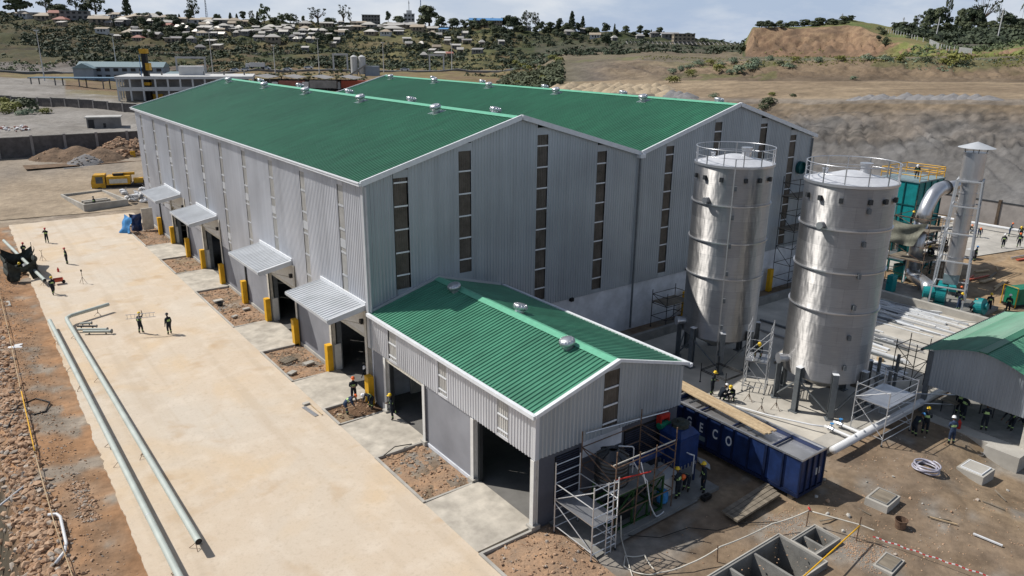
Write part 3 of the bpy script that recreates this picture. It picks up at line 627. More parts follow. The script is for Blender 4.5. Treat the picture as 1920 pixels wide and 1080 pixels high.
def warehouse():
    R_ = empty('warehouse', (0, 0, 0), 'large twin gabled warehouse in silver corrugated cladding with green roofs', 'warehouse')
    P_x = lambda a, s, o: (-.1 - o, a, s)          # long side, facing -x
    ctr = [3.35 + 6.55 * k for k in range(10)]
    gaps = [(c - .42, c + .42) for c in ctr]
    doors = [(0.55, 6.35), (13.2, 19.3), (32.7, 39.1), (45.6, 52.)]
    def lo(a):
        return 6.6 if any(d0 - .5 < a < d1 + .5 for d0, d1 in doors) else 4.05
    b = MB()
    # split at door edges to keep the bottom edge square
    edges = [0.]
    for d0, d1 in doors: edges += [max(0.02, d0 - .5), d1 + .5]
    edges += [LY]
    for i in range(len(edges) - 1):
        e0, e1 = edges[i], edges[i + 1]
        if e1 - e0 < .1: continue
        z = lo((e0 + e1) / 2)
        corr(b, e0, e1, lambda a: z, lambda a: HE, P_x, (e1 - e0) / round((e1 - e0) / .27), .035, gaps)
    b.build('side_cladding', 'silver_sheet', R_)
    for c in ctr:
        s = MB(); z0 = 6.6 if lo(c) > 5 else 4.15
        corr(s, c - .45, c + .45, lambda a: z0, lambda a: 14.45, lambda a, q, o: (-.07 - o, a, q), .18, .025)
        sk = s.build('skylight_strip', 'skylight', R_)
        r = MB().box((-.13, c - .47, 14.45), (-.05, c + .47, HE - .02))
        r.mat(1)
        z = 13.; k = 0
        while z > z0 + .5:
            r.box((-.128, c - .42, z), (-.098, c + .42, z + .13)); z -= 1.62
            if k % 3 == 1: r.box((-.126, c - .42, z + .4), (-.1, c + .42, z + 1.0))
            k += 1
        r.build('girt', ['silver_sheet', 'canopy_sheet'], R_)
    # gable cladding: windows above the annex roof and down to the block wall
    wins = [(2.05, 3., 7.7), (7., 7.95, 8.0), (13.75, 14.7, 4.6), (19.65, 20.6, 4.4), (27.35, 28.3, 4.5), (33.4, 34.3, 4.5), (39.9, 40.85, 4.5), (44.8, 45.7, 4.5)]
    def glo(a): return 4.1
    b = MB(); xs = [0., 24.2, 48.4]
    corr(b, -.05, 24.2, lambda a: 4.1, lambda a: gab(max(a, 0)) - .02, lambda a, s, o: (a, -.1 - o, s), .2502, .035, [(w[0], w[1]) for w in wins])
    corr(b, 24.2, 48.45, lambda a: 4.1, lambda a: gab(min(a, 48.39)) - .02, lambda a, s, o: (a, -.1 - o, s), .2502, .035, [(w[0], w[1]) for w in wins])
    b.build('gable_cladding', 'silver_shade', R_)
    for w0, w1, z0 in wins:
        top = min(gab(w0), gab(w1)) - .55
        s = MB(); corr(s, w0 - .03, w1 + .03, lambda a: z0, lambda a: top, lambda a, q, o: (a, -.03 - o, q), .16, .02)
        s.build('louvre_window', 'skylight_dark', R_)
        r = MB().box((w0 - .06, -.115, top), (w1 + .06, -.05, min(gab(w0), gab(w1)) - .04))
        if z0 > 4.2: r.box((w0 - .06, -.115, 4.1), (w1 + .06, -.05, z0))
        r.mat(1); z = z0 + .9
        while z < top: r.box((w0 - .02, -.09, z), (w1 + .02, -.06, z + .1)); z += 1.55
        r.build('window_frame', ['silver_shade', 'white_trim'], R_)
    # back and far side (closed)
    b = MB()
    b.add([(0, LY, 0), (4 * W1, LY, 0), (4 * W1, LY, HE), (3 * W1, LY, HR), (2 * W1, LY, HE), (W1, LY, HR), (0, LY, HE)], [(0, 1, 2, 3, 4, 5, 6)])
    b.add([(4 * W1, 0, 0), (4 * W1, LY, 0), (4 * W1, LY, HE), (4 * W1, 0, HE)], [(0, 1, 2, 3)])
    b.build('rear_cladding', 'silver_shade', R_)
    # roofs
    for x0, x1, nm in ((-.38, W1, 0), (W1, 2 * W1, 1), (2 * W1, 3 * W1, 0), (3 * W1, 4 * W1 + .35, 1)):
        def P(a, s, o, x0=x0, x1=x1):
            x = x0 + (x1 - x0) * s
            xx = x % (2 * W1) if 0 <= x < 4 * W1 else x
            z = HE + (HR - HE) * (1 - abs((x if x < 2 * W1 + .01 else x - 2 * W1) - W1) / W1)
            return (x, a, z + .06 + o)
        b = MB(); corr(b, -.3, LY + .3, lambda a: 0, lambda a: 1, P, .331, .045)
        b.build('roof_slope', 'green_sheet', R_)
    for cx in (W1, 3 * W1):
        b = MB(); b.add([(cx - .42, -.32, HR + .02), (cx, -.32, HR + .16), (cx + .42, -.32, HR + .02), (cx - .42, LY + .32, HR + .02), (cx, LY + .32, HR + .16), (cx + .42, LY + .32, HR + .02)], [(0, 1, 4, 3), (1, 2, 5, 4)])
        b.build('ridge_cap', 'green_flash', R_)
        for yy in (-.36, LY + .36):
            t = MB()
            for s in (-1, 1):
                e = .38
                t.beam((cx + s * (W1 + (e if (cx < 20) == (s < 0) else -.1)), yy, HE + .02 - (0.1 if (cx < 20) == (s < 0) else 0)), (cx, yy, HR + .1), .14, .34)
            t.build('barge_board', 'white_trim', R_)
    b = MB().box((-.55, -.4, HE - .22), (-.36, LY + .4, HE - .02)); b.box((-.6, -.4, HE - .05), (-.53, LY + .4, HE + .02)); b.build('gutter', 'white_trim', R_)
    b = MB().box((48.75, -.4, HE - .2), (48.95, LY + .4, HE + .0)); b.build('gutter', 'white_trim', R_)
    b = MB().box((23.8, -.35, HE - .12), (24.6, LY + .3, HE + .09)); b.build('valley_gutter', 'galv', R_)
    MB().cbox((24.2, -.35, HE - .35), (.6, .5, .3)).build('gutter_outlet', 'white_trim', R_)
    for x, zz in ((24.2, .2), (-.05, 4.2), (48.3, .2)):
        MB().tube([(x, -.28, zz), (x, -.28, HE - .3)], .085, 8).build('downpipe', 'grey_steel' if x > 0 else 'canopy_sheet', R_)
    MB().box((-.24, -.24, 4.05), (.02, .1, HE - .05)).build('corner_trim', 'canopy_sheet', R_)
    # low walls
    MB().box((.06, -.02, -.3), (48.4, .18, 4.13)).build('block_wall', 'white_block', R_)
    MB().box((48.2, .0, -.3), (48.38, LY, 2.0)).build('block_wall', 'white_block', R_)
    bays = [(6.55, 13.), (19.5, 26.0), (26.2, 32.5), (39.3, 45.4), (52.2, 58.6), (58.8, LY)]
    for y0, y1 in bays:
        MB().box((-.04, y0, 0), (.16, y1, 4.1)).build('side_wall', 'render_grey', R_)
        MB().box((-.14, y0 + .05, -.05), (-.04, y1 - .05, .22)).build('plinth', 'concrete', R_)
    for k, (d0, d1) in enumerate(doors):
        MB().box((-.06, d0 - .45, 4.7), (.1, d1 + .45, 6.62)).build('door_lintel', 'white_paint', R_)
        MB().box((.1, d0, 4.3), (.5, d1, 4.75)).build('door_drum', 'cream_steel', R_)
        # steel door columns
        c = MB()
        for yy in (d0 - .12, d1 + .1):
            if yy < .45: yy = .5
            c.box((-.20, yy - .16, 0), (-.17, yy + .16, 6.6)).box((.1, yy - .16, 0), (.13, yy + .16, 6.6)).box((-.17, yy - .02, 0), (.1, yy + .02, 6.6))
        c.build('door_frame', 'cream_steel', R_)
        MB().box((.0, d0 + .05, 0.02), (.5, d0 + .22, 2.0)).box((.0, d1 - .1, 0.02), (.5, d1 + .02, 2.1)).build('door_guide', 'white_paint', R_)
        MB().cbox((-.25, d0 + .3, 5.5), (.25, .3, .3)).build('motor_box', 'black', R_)
    # canopies
    for y0 in (.35, 13.35, 33.0, 46.6):
        y1 = y0 + 7.2; zi = 6.86; zo = 6.36; xo = -2.85
        b = MB(); corr(b, y0, y1, lambda a: 0, lambda a: 1, lambda a, s, o: (lerp(-.12, xo, s), a, lerp(zi, zo, s) + o), .36, .05)
        c = b.build('canopy', 'canopy_sheet', R_)
        f = MB().beam((-.12, y0 - .04, zi - .1), (xo, y0 - .04, zo - .1), .06, .34).beam((-.12, y1 + .04, zi - .1), (xo, y1 + .04, zo - .1), .06, .34)
        f.box((xo - .06, y0 - .06, zo - .14), (xo, y1 + .06, zo + .05))
        f.build('fascia', 'canopy_sheet', c)
        MB().box((-.22, y0 - .08, zi + .0), (-.10, y1 + .08, zi + .26)).beam((-.12, y0 - .06, zi + .1), (xo + .05, y0 - .06, zo + .1), .1, .05).build('flashing', 'white_trim', c)
        f = MB()
        for yy in (y0 + .5, y0 + 3.5, y1 - .5): f.beam((-.1, yy, zi - .16), (xo, yy, zo - .14), .08, .16).beam((-.1, yy, 5.4), (xo * .75, yy, zo - .1), .06)
        f.build('bracket', 'cream_steel', c)
    # yellow column guards
    for i, yy in enumerate((6.45, 13.05, 19.45, 25.7, 32.55, 39.3, 45.3, 52.1, 58.3)):
        MB().box((-.62, yy - .27, -.05), (-.205, yy + .27, 2.15)).build('column_guard', 'yellow_paint', R_)
    MB().box((-.62, -.45, -.05), (-.205, .12, 2.1)).build('column_guard', 'yellow_paint', R_)
    for yy in (13.05, 19.45, 25.7, 32.55, 39.3, 45.3, 52.1, 58.3):
        MB().box((-.17, yy - .09, 0), (-.045, yy + .09, 4.4)).build('column', 'dark_steel' if yy in (25.7, 58.3) else 'grey_steel', R_)
    for xx in (30.6, 43.2):
        MB().box((xx, -.75, 0), (xx + .5, -.35, 2.3)).build('column_guard', 'yellow_paint', R_)
    # roof vents
    v = vent_proto(R_); v.location = (11.0, 9.3, HR - .25); v.rotation_euler = (0, -.265, 0)
    for yy in (22.6, 35.6, 48., 61.5): place_vent(v, R_, (11.0, yy, HR - .25), -.265)
    for yy in (4.5, 17.3, 30., 43., 56.): place_vent(v, R_, (13.15, yy, HR - .22), .265)
    for yy in (10.3, 23.6, 36.6, 49.6, 62.3): place_vent(v, R_, (35.2, yy, HR - .25), -.265)
    for yy in (3., 15.5, 28.5, 41.5, 54.): place_vent(v, R_, (37.4, yy, HR - .22), .265)
    # wall lamps and wall fan on the gable
    for x, z in ((17.3, 3.9), (31.0, 4.2)):
        MB().box((x, -.32, z), (x + .3, -.04, z + .28)).build('wall_lamp', 'black', R_)
    MB().lathe([(.62, 0), (.62, .35), (.54, .4), (.52, .1), (.001, .1)], n=24).build('wall_fan', 'teal_dark', R_).matrix_local = Matrix.Translation((46.7, -.2, 12.1)) @ Matrix.Rotation(pi / 2, 4, 'X')
    # switch boxes / interior
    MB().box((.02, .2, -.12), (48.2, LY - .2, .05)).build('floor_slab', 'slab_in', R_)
    f = MB()
    for yy in [6.5 * k for k in range(1, 10)]:
        for xx in (.45, 24.2, 47.8): f.cbox((xx, yy, .05), (.35, .35, 15))
    f.build('steel_column', 'grey_steel', R_)
    return R_
WH = warehouse()

def annex():
    y0 = -17.6; XW = 10.3; HA = 6.5; RA = 7.95; XR = 5.15
    R_ = empty('loading_annex', (0, y0, 0), 'low gabled annex with green roof joined to the front of the warehouse', 'building')
    T = lambda b: b
    def bld(b, n, m, p=R_, **k):
        b.v = [(x, y - y0, z) for x, y, z in b.v] if p is R_ else b.v
        return b.build(n, m, p, **k)
    wz = [(-3.55, -2.6), (-9.5, -8.65), (-15.4, -14.5)]
    b = MB(); corr(b, y0, -.12, lambda a: 3.97, lambda a: HA, lambda a, s, o: (-.06 - o, a, s), .2497, .045, wz); bld(b, 'side_cladding', 'silver_sheet')
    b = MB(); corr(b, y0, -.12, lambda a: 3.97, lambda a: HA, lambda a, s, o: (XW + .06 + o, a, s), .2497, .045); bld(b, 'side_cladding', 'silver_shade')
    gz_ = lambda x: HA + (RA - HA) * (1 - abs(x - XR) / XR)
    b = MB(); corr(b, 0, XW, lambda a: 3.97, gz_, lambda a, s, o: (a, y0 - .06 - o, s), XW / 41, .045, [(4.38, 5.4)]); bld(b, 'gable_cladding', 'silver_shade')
    for w0, w1 in wz:
        s = MB(); corr(s, w0 - .03, w1 + .03, lambda a: 4.12, lambda a: 6.3, lambda a, q, o: (-.02 - o, a, q), .19, .03)
        g = bld(s, 'louvre_window', 'skylight')
        r = MB().box((-.10, w0 - .05, 6.3), (-.03, w1 + .05, HA)).box((-.10, w0 - .05, 3.97), (-.03, w1 + .05, 4.12))
        r.mat(1)
        for z in (4.35, 5.2, 6.15): r.box((-.085, w0, z), (-.055, w1, z + .09))
        bld(r, 'window_frame', ['silver_sheet', 'white_trim'])
    s = MB(); corr(s, 4.35, 5.43, lambda a: 4.3, lambda a: 7.55, lambda a, q, o: (a, y0 - .02 - o, q), .19, .03); bld(s, 'louvre_window', 'skylight_dark')
    r = MB().box((4.34, y0 - .10, 7.52), (5.44, y0 - .03, 7.75)).box((4.34, y0 - .10, 3.97), (5.44, y0 - .03, 4.3)); r.mat(1)
    for z in (4.5, 5.5, 6.5): r.box((4.4, y0 - .09, z), (5.4, y0 - .05, z + .09))
    bld(r, 'window_frame', ['silver_shade', 'white_trim'])
    # roof
    for x0, x1 in ((-.22, XR), (XW + .3, XR)):
        b = MB(); corr(b, y0 - .25, -.14, lambda a: 0, lambda a: 1, lambda a, s, o: (lerp(x0, x1, s), a, HA + .03 + (RA - HA) * (1 - abs(lerp(x0, x1, s) - XR) / XR) + o), .298, .06)
        bld(b, 'roof_slope', 'green_sheet_lit')
    b = MB(); b.add([(XR - .38, y0 - .3, RA + .0), (XR, y0 - .3, RA + .14), (XR + .38, y0 - .3, RA + .0), (XR - .38, -.14, RA + .0), (XR, -.14, RA + .14), (XR + .38, -.14, RA + .0)], [(0, 1, 4, 3), (1, 2, 5, 4)]); bld(b, 'ridge_cap', 'green_flash')
    t = MB().beam((-.3, y0 - .28, HA + .02), (XR, y0 - .28, RA + .12), .22, .2).beam((XW + .35, y0 - .28, HA + .02), (XR, y0 - .28, RA + .12), .12, .16); bld(t, 'barge_board', 'white_trim')
    b = MB().box((-.42, y0 - .3, HA - .14), (-.2, -.2, HA + .06)); bld(b, 'gutter', 'white_trim')
    b = MB().box((XW + .28, y0 - .45, HA - .14), (XW + .48, -.2, HA + .06)); bld(b, 'gutter', 'white_trim')
    b = MB().beam((-.1, -.2, HA + .1), (XR, -.2, RA + .15), .12, .2).beam((XR, -.2, RA + .15), (XW + .1, -.2, HA + .1), .12, .2); bld(b, 'roof_flashing', 'canopy_sheet')
    bld(MB().box((-.115, y0 - .115, 3.97), (.12, y0 + .10, HA - .1)), 'corner_trim', 'silver_sheet'); bld(MB().box((XW - .1, y0 - .115, 3.97), (XW + .115, y0 + .1, HA - .1)), 'corner_trim', 'silver_shade')
    # walls below the cladding
    bld(MB().box((-.02, -12.15, 0), (.15, -6.95, 4.1)), 'side_wall', 'render_grey')
    bld(MB().box((-.02, -1.85, 0), (.15, -.3, 4.4)), 'side_wall', 'render_grey')
    bld(MB().box((-.1, -12.1, -.05), (-.02, -7., .16)), 'plinth', 'white_block')
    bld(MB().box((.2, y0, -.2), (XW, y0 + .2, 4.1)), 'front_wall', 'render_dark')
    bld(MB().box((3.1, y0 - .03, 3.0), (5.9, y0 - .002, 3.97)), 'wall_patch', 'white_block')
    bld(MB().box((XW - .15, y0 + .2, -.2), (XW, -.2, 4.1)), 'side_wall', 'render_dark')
    for x0, x1, z0, z1 in ((1.25, 2.85, .9, 3.7), (6.1, 8.9, 1.4, 3.6)):
        f = MB().box((x0, y0 - .04, z0), (x1, y0 - .005, z1)); lf = bld(f, 'louvre_panel', 'black')
        f = MB(); z = z0 + .08
        while z < z1 - .05:
            f.beam((x0 + .05, y0 - .05, z), (x1 - .05, y0 - .05, z), .05, .06); z += .14
        f.v = [(x, y - y0, z) for x, y, z in f.v]; f.build('slat', 'louvre_dark', lf)
    for yy in (-17.55, -12.2, -6.95, -1.98):
        c = MB().box((-.16, yy - .14, 0), (-.13, yy + .14, 3.96)).box((.12, yy - .14, 0), (.15, yy + .14, 3.96)).box((-.13, yy - .02, 0), (.12, yy + .02, 3.96)); bld(c, 'column', 'white_paint')
        bld(MB().cbox((-.02, yy, -.1), (.55, .5, .35)), 'footing', 'concrete')
    bld(MB().box((-.03, -6.8, 3.72), (.14, -2.1, 4.0)), 'door_lintel', 'cream_steel')
    for a_, b_ in ((-6.8, -2.1), (-17.4, -12.35)):
        bld(MB().box((.1, a_ + .08, 0), (.34, a_ + .22, 3.9)).box((.1, b_ - .22, 0), (.34, b_ - .08, 3.9)), 'door_rail', 'dark_steel')
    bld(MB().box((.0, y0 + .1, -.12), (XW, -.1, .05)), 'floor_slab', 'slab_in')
    bld(MB().box((2.6, -.45, .05), (4.4, -.3, 3.)).box((2.8, -.5, .05), (3.5, -.45, 2.1)), 'inner_partition', 'cream_steel')
    v = vent_proto(R_); v.location = (4.75, -3.0 - y0, RA - .16); v.rotation_euler = (0, -.27, 0)
    place_vent(v, R_, (5.65, -8.7 - y0, RA - .16), .27); place_vent(v, R_, (4.55, -14.6 - y0, RA - .2), -.27)
annex()

# ------------------------------------------------------------------ yard, ramps, beds, kerbs
def sheet(name, pts, z, m, kind='structure'):
    b = MB(); b.add([(x, y, z) for x, y in pts], [tuple(range(len(pts)))]); return tag(b.build(name, m), kind=kind)
def yard():
    # left edge is slightly ragged
    L_ = []; y = -60.
    while y < 74: L_.append((-16.55 + .012 * (y + 10) + .16 * noise.noise((y * .5, 1, 1)) + .12 * noise.noise((y * 2.1, 5, 1)), y)); y += .3
    far = [(x, 73.8 + .35 * noise.noise((x, 3, 3)) - .03 * x) for x in [-15.5 + .5 * i for i in range(30)]]
    pts = [(x, y) for x, y in L_] + far + [(-.6, 73.5), (-.6, 66.2), (-3.38, 65.2), (-3.38, -60)]
    pts.reverse(); b = MB(); n = len(pts); b.add([(x, y, .045) for x, y in pts] + [(x, y, -.3) for x, y in pts], [tuple(range(n))[::-1]] + [(i, (i + 1) % n, n + (i + 1) % n, n + i) for i in range(n)])
    o = b.build('yard_pavement', 'yard'); tag(o, kind='structure')
    bm = bmesh.new(); bm.from_mesh(o.data); bmesh.ops.recalc_face_normals(bm, faces=bm.faces); bm.to_mesh(o.data); bm.free()
yard()
ramps = [(-17.5, -12.5), (-6.75, -1.9), (.9, 6.2), (12.9, 19.6), (31.5, 38.8), (45.6, 52.6)]
beds = [(-24., -17.7, 'near'), (-12.45, -6.8, 'b'), (-1.8, .9, 'dig'), (6.2, 12.9, 'c'), (19.6, 31.5, 'd'), (38.8, 45.6, 'e'), (52.6, 65., 'f')]
for y0, y1 in ramps:
    b = MB(); n = 6
    vs = [(-3.4, y0, .05), (-3.4, y1, .05), (-.05, y0, .12), (-.05, y1, .12), (-3.4, y0, -.2), (-3.4, y1, -.2), (.2, y0, -.2), (.2, y1, -.2), (.2, y0, .12), (.2, y1, .12)]
    b.add(vs, [(0, 2, 3, 1), (2, 8, 9, 3), (0, 4, 6, 8, 2), (1, 3, 9, 7, 5), (0, 1, 5, 4)])
    tag(b.build('ramp', 'concrete_ramp'), kind='structure')
def bed(y0, y1, k):
    x0, x1 = -3.3, -.12
    if k == 'near': x1 = .9
    n = int((x1 - x0) / .16); m = int((y1 - y0) / .16); vs = []
    for j in range(m + 1):
        for i in range(n + 1):
            x = x0 + (x1 - x0) * i / n; y = y0 + (y1 - y0) * j / m
            z = -.05 + .10 * fbm(x * .9, y * .9, 4) + .05 * fbm(x * 4, y * 4, 4)
            if k == 'near': z += .45 * math.exp(-((x + .9) ** 2 + (y + 20.0) ** 2) / 2.2)
            if k == 'dig': z += .3 * math.exp(-((x + 1.2) ** 2 + (y + .3) ** 2) / .8) - .25 * math.exp(-((x + 2.6) ** 2 + (y + .8) ** 2) / .3)
            vs.append((x, y, z))
    b = MB(); b.add(vs, [(j * (n + 1) + i, j * (n + 1) + i + 1, (j + 1) * (n + 1) + i + 1, (j + 1) * (n + 1) + i) for j in range(m) for i in range(n)])
    tag(b.build('soil_bed', 'dirt_dark' if k == 'dig' else 'dirt_bed', smooth=True), kind='structure')
    r = MB(); rn = random.Random(int(y0 * 10))
    for _ in range(int((y1 - y0) * (85 if k != 'near' else 110))):
        x = rn.uniform(x0 + .1, x1 - .05); y = rn.uniform(y0 + .1, y1 - .1); s = rn.choice([.012, .015, .02, .02, .03, .03, .04, .05, .06, .11])
        z = .45 * math.exp(-((x + .9) ** 2 + (y + 20.0) ** 2) / 2.2) if k == 'near' else (.28 * math.exp(-((x + 1.2) ** 2 + (y + .3) ** 2) / .8) if k == 'dig' else 0)
        r.mat(rn.random() < .15); r.rock((x, y, z - .02), s, rn)
    tag(r.build('gravel', ['rock', 'rock_grey']), kind='stuff')
    kb = MB().box((-3.46, y0, -.1), (-3.30, y1, .13))
    kb.box((-3.3, y0 - .02, -.1), (-.2 if k != 'near' else -3.1, y0 + .12, .10)); kb.box((-3.3, y1 - .12, -.1), (-.3, y1 + .02, .12))
    tag(kb.build('kerb', 'concrete'), kind='structure')
for a in beds: bed(*a)
sheet('side_path', [(.9, -18.3), (.95, -21.2), (3.2, -21.0), (8.6, -20.9), (11.0, -19.6), (11.2, -17.65), (.9, -17.65)], .06, 'concrete_dark')
b = MB().box((3.2, -20.75, -.1), (10.6, -17.65, .13)); tag(b.build('plinth_slab', 'concrete_dark'), kind='structure')

# ------------------------------------------------------------------ silo pad and bund
PZ = .1
b = MB().box((19.0, -21.0, -.2), (50.6, -3.1, PZ)); tag(b.build('silo_pad', 'concrete_pad'), kind='structure')
def wall_thing(name, label, boxes, m, cat='wall', group=None):
    R_ = None; b = MB()
    for a in boxes: b.box(*a)
    o = b._build(name, m); tag(o, label, cat, group); return o
wall_thing('bund_wall', 'low grey concrete wall between the silo pad and the warehouse', [((20.6, -3.1, -.2), (50.8, -2.75, .85))], 'concrete_dark')
wall_thing('bund_wall', 'low concrete wall along the chimney side of the silo pad', [((50.6, -19., -.2), (51.05, -3.1, .75))], 'concrete')
wall_thing('bund_wall', 'wide concrete beam beside the long grey pipe by the silos', [((18.6, -22.1, -.2), (45., -21.05, .38))], 'concrete')
wall_thing('bund_wall', 'short concrete upstand running along the open blue container', [((18.6, -21.05, -.2), (18.95, -8., .42))], 'concrete')
b = MB().box((51.05, -16.6, -.2), (56.5, -1., .3)); tag(b.build('fan_plinth', 'concrete_dark'), kind='structure')
sheet('access_road', [(60, -3.5), (96, -11), (94.8, 4), (84, 3), (60, 3)], .03, 'concrete')

# ------------------------------------------------------------------ silos
def silo(loc, label, ladder, seed):
    rn = random.Random(seed)
    R_ = empty('silo', loc, label, 'silo', 'stainless silos on the concrete pad', 0)
    r = 2.74; z0, z1 = 2.55, 15.45; n = 96; nz = 26
    b = MB(); uv = []
    for j in range(nz + 1):
        z = z0 + (z1 - z0) * j / nz
        for i in range(n + 1):
            a = 2 * pi * i / n
            # slight oil-canning of the hand rolled plates
            d = .010 * noise.noise((a * 2.2 + seed, z * .75, seed)) + .004 * noise.noise((a * 9, z * 2.5, seed))
            b.v.append(((r + d) * cos(a), (r + d) * sin(a), z)); uv.append((a * r, z))
    for j in range(nz):
        for i in range(n):
            k = j * (n + 1) + i; b.f.append((k, k + 1, k + n + 2, k + n + 1)); b.m.append(0)
    b.uv = uv; b.build('shell', 'stainless', R_, smooth=True)
    for z in (12.7, 10.0, 7.35):
        MB().lathe([(r, z - .05), (r + .10, z - .05), (r + .10, z + .03), (r, z + .03)], n=72, cap=False).build('hoop', 'galv', R_)
    MB().lathe([(r, z1 - .12), (r + .09, z1 - .12), (r + .09, z1 + .04), (r - .05, z1 + .04)], n=72, cap=False).build('top_rim', 'galv', R_)
    lid = MB().lathe([(r - .02, z1), (1.2, z1 + .36), (.55, z1 + .55), (.001, z1 + .57)], n=56).build('roof', 'silo_lid', R_, smooth=False)
    MB().lathe([(.34, z1 + .35), (.34, z1 + .98), (.40, z1 + .98), (.40, z1 + 1.08), (.001, z1 + 1.1)], (.55, -.55, 0), n=20).build('hatch', 'galv', lid)
    MB().lathe([(.17, z1 + .1), (.17, z1 + .55), (.22, z1 + .6), (.001, z1 + .6)], (-.6, 1.5, 0), n=16).build('nozzle', 'galv', lid)
    rl = MB(); N_ = 13; h = 1.12
    for zz, rr in ((h, .032), (h * .52, .02)):
        rl.tube([((r + .02) * cos(2 * pi * i / 60), (r + .02) * sin(2 * pi * i / 60), z1 + zz) for i in range(61)], rr, 6, cap=False)
    rl.build('guard_rail', 'galv', R_, smooth=True)
    for i in range(N_):
        a = 2 * pi * (i + .3) / N_; x, y = (r + .02) * cos(a), (r + .02) * sin(a)
        MB().beam((x, y, z1 - .1), (x, y, z1 + h), .055).build('rail_post', 'galv' if i % 3 else 'grey_steel', R_)
    MB().lathe([(.35, 1.25), (r - .02, z0 + .0)], n=48, cap=False).build('hopper_cone', 'stainless_plain', R_)
    for k in range(8):
        a = pi / 4 * k; R0 = r + .18; c, s = cos(a), sin(a)
        t = Matrix.Translation((R0 * c, R0 * s, 0)) @ Matrix.Rotation(a, 4, 'Z')
        g = MB().box((-.17, -.17, PZ), (-.13, .17, 3.3)).box((.13, -.17, PZ), (.17, .17, 3.3)).box((-.13, -.02, PZ), (.13, .02, 3.3))
        g.box((-.3, -.3, PZ - .02), (.3, .3, PZ + .06)); g.v = [tuple(t @ Vector(v)) for v in g.v]
        lg = g.build('leg', 'grey_steel', R_)
        g = MB().box((-.19, -.19, 3.3), (.19, .19, 3.33)); g.v = [tuple(t @ Vector(v)) for v in g.v]; g.build('cap_plate', 'white_trim', lg)
        a2 = a + pi / 4
        MB().beam((R0 * c, R0 * s, .35 if k % 2 else 2.4), (R0 * cos(a2), R0 * sin(a2), 2.4 if k % 2 else .35), .09).build('brace', 'grey_steel', R_)
    ac = atan2(-34.3, -45.6)
    for k in range(ladder[1]):
        a = ac + ladder[0]; z = 14.0 - k * 2.05
        t = Matrix.Translation(((r + .09) * cos(a), (r + .09) * sin(a), z)) @ Matrix.Rotation(a, 4, 'Z')
        g = MB().box((-.09, -.09, -.16), (.09, .09, .16)); g.v = [tuple(t @ Vector(v)) for v in g.v]; g.build('bracket', 'grey_steel', R_)
    for da in (-1.1, -.7, -.32, .28, .75, 1.15):
        a = ac - da; z = 14.55; t = Matrix.Translation(((r + .11) * cos(a), (r + .11) * sin(a), z)) @ Matrix.Rotation(a, 4, 'Z')
        g = MB().box((-.11, -.11, -.15), (.06, .11, .15)); g.v = [tuple(t @ Vector(v)) for v in g.v]; g.build('lifting_lug', 'dark_steel', R_)
    if ladder[2]:
        a = ac + ladder[0] - .05
        MB().tube([((r + .2) * cos(a), (r + .2) * sin(a), .3), ((r + .2) * cos(a), (r + .2) * sin(a), z1 + .6)], .045, 8).build('fill_pipe', 'galv', R_)
    a = ac - .62; z = 13.0 if ladder[2] else 12.9
    g = MB().tube([(r * cos(a) * .98, r * sin(a) * .98, z), ((r + .35) * cos(a), (r + .35) * sin(a), z)], .22, 16).build('nozzle', 'galv', R_)
    a = ac - 1.15
    MB().tube([(r * cos(a) * .98, r * sin(a) * .98, 3.4), ((r + .6) * cos(a), (r + .6) * sin(a), 3.4)], .26, 16).tube([((r + .6) * cos(a), (r + .6) * sin(a), 3.4), ((r + .68) * cos(a), (r + .68) * sin(a), 3.4)], .36, 16).build('manway', 'galv', R_)
    return R_
m_ = mat('stainless_plain', (.42, .415, .40), .38, metal=.9, var=.1)
silo((25.0, -8.8, 0), 'tall stainless steel silo on grey legs beside the warehouse gable', (.08, 7, True), 3)
silo((25.05, -17.75, 0), 'tall stainless steel silo on grey legs beside the pipe bridge and white scaffold tower', (.32, 6, False), 11)

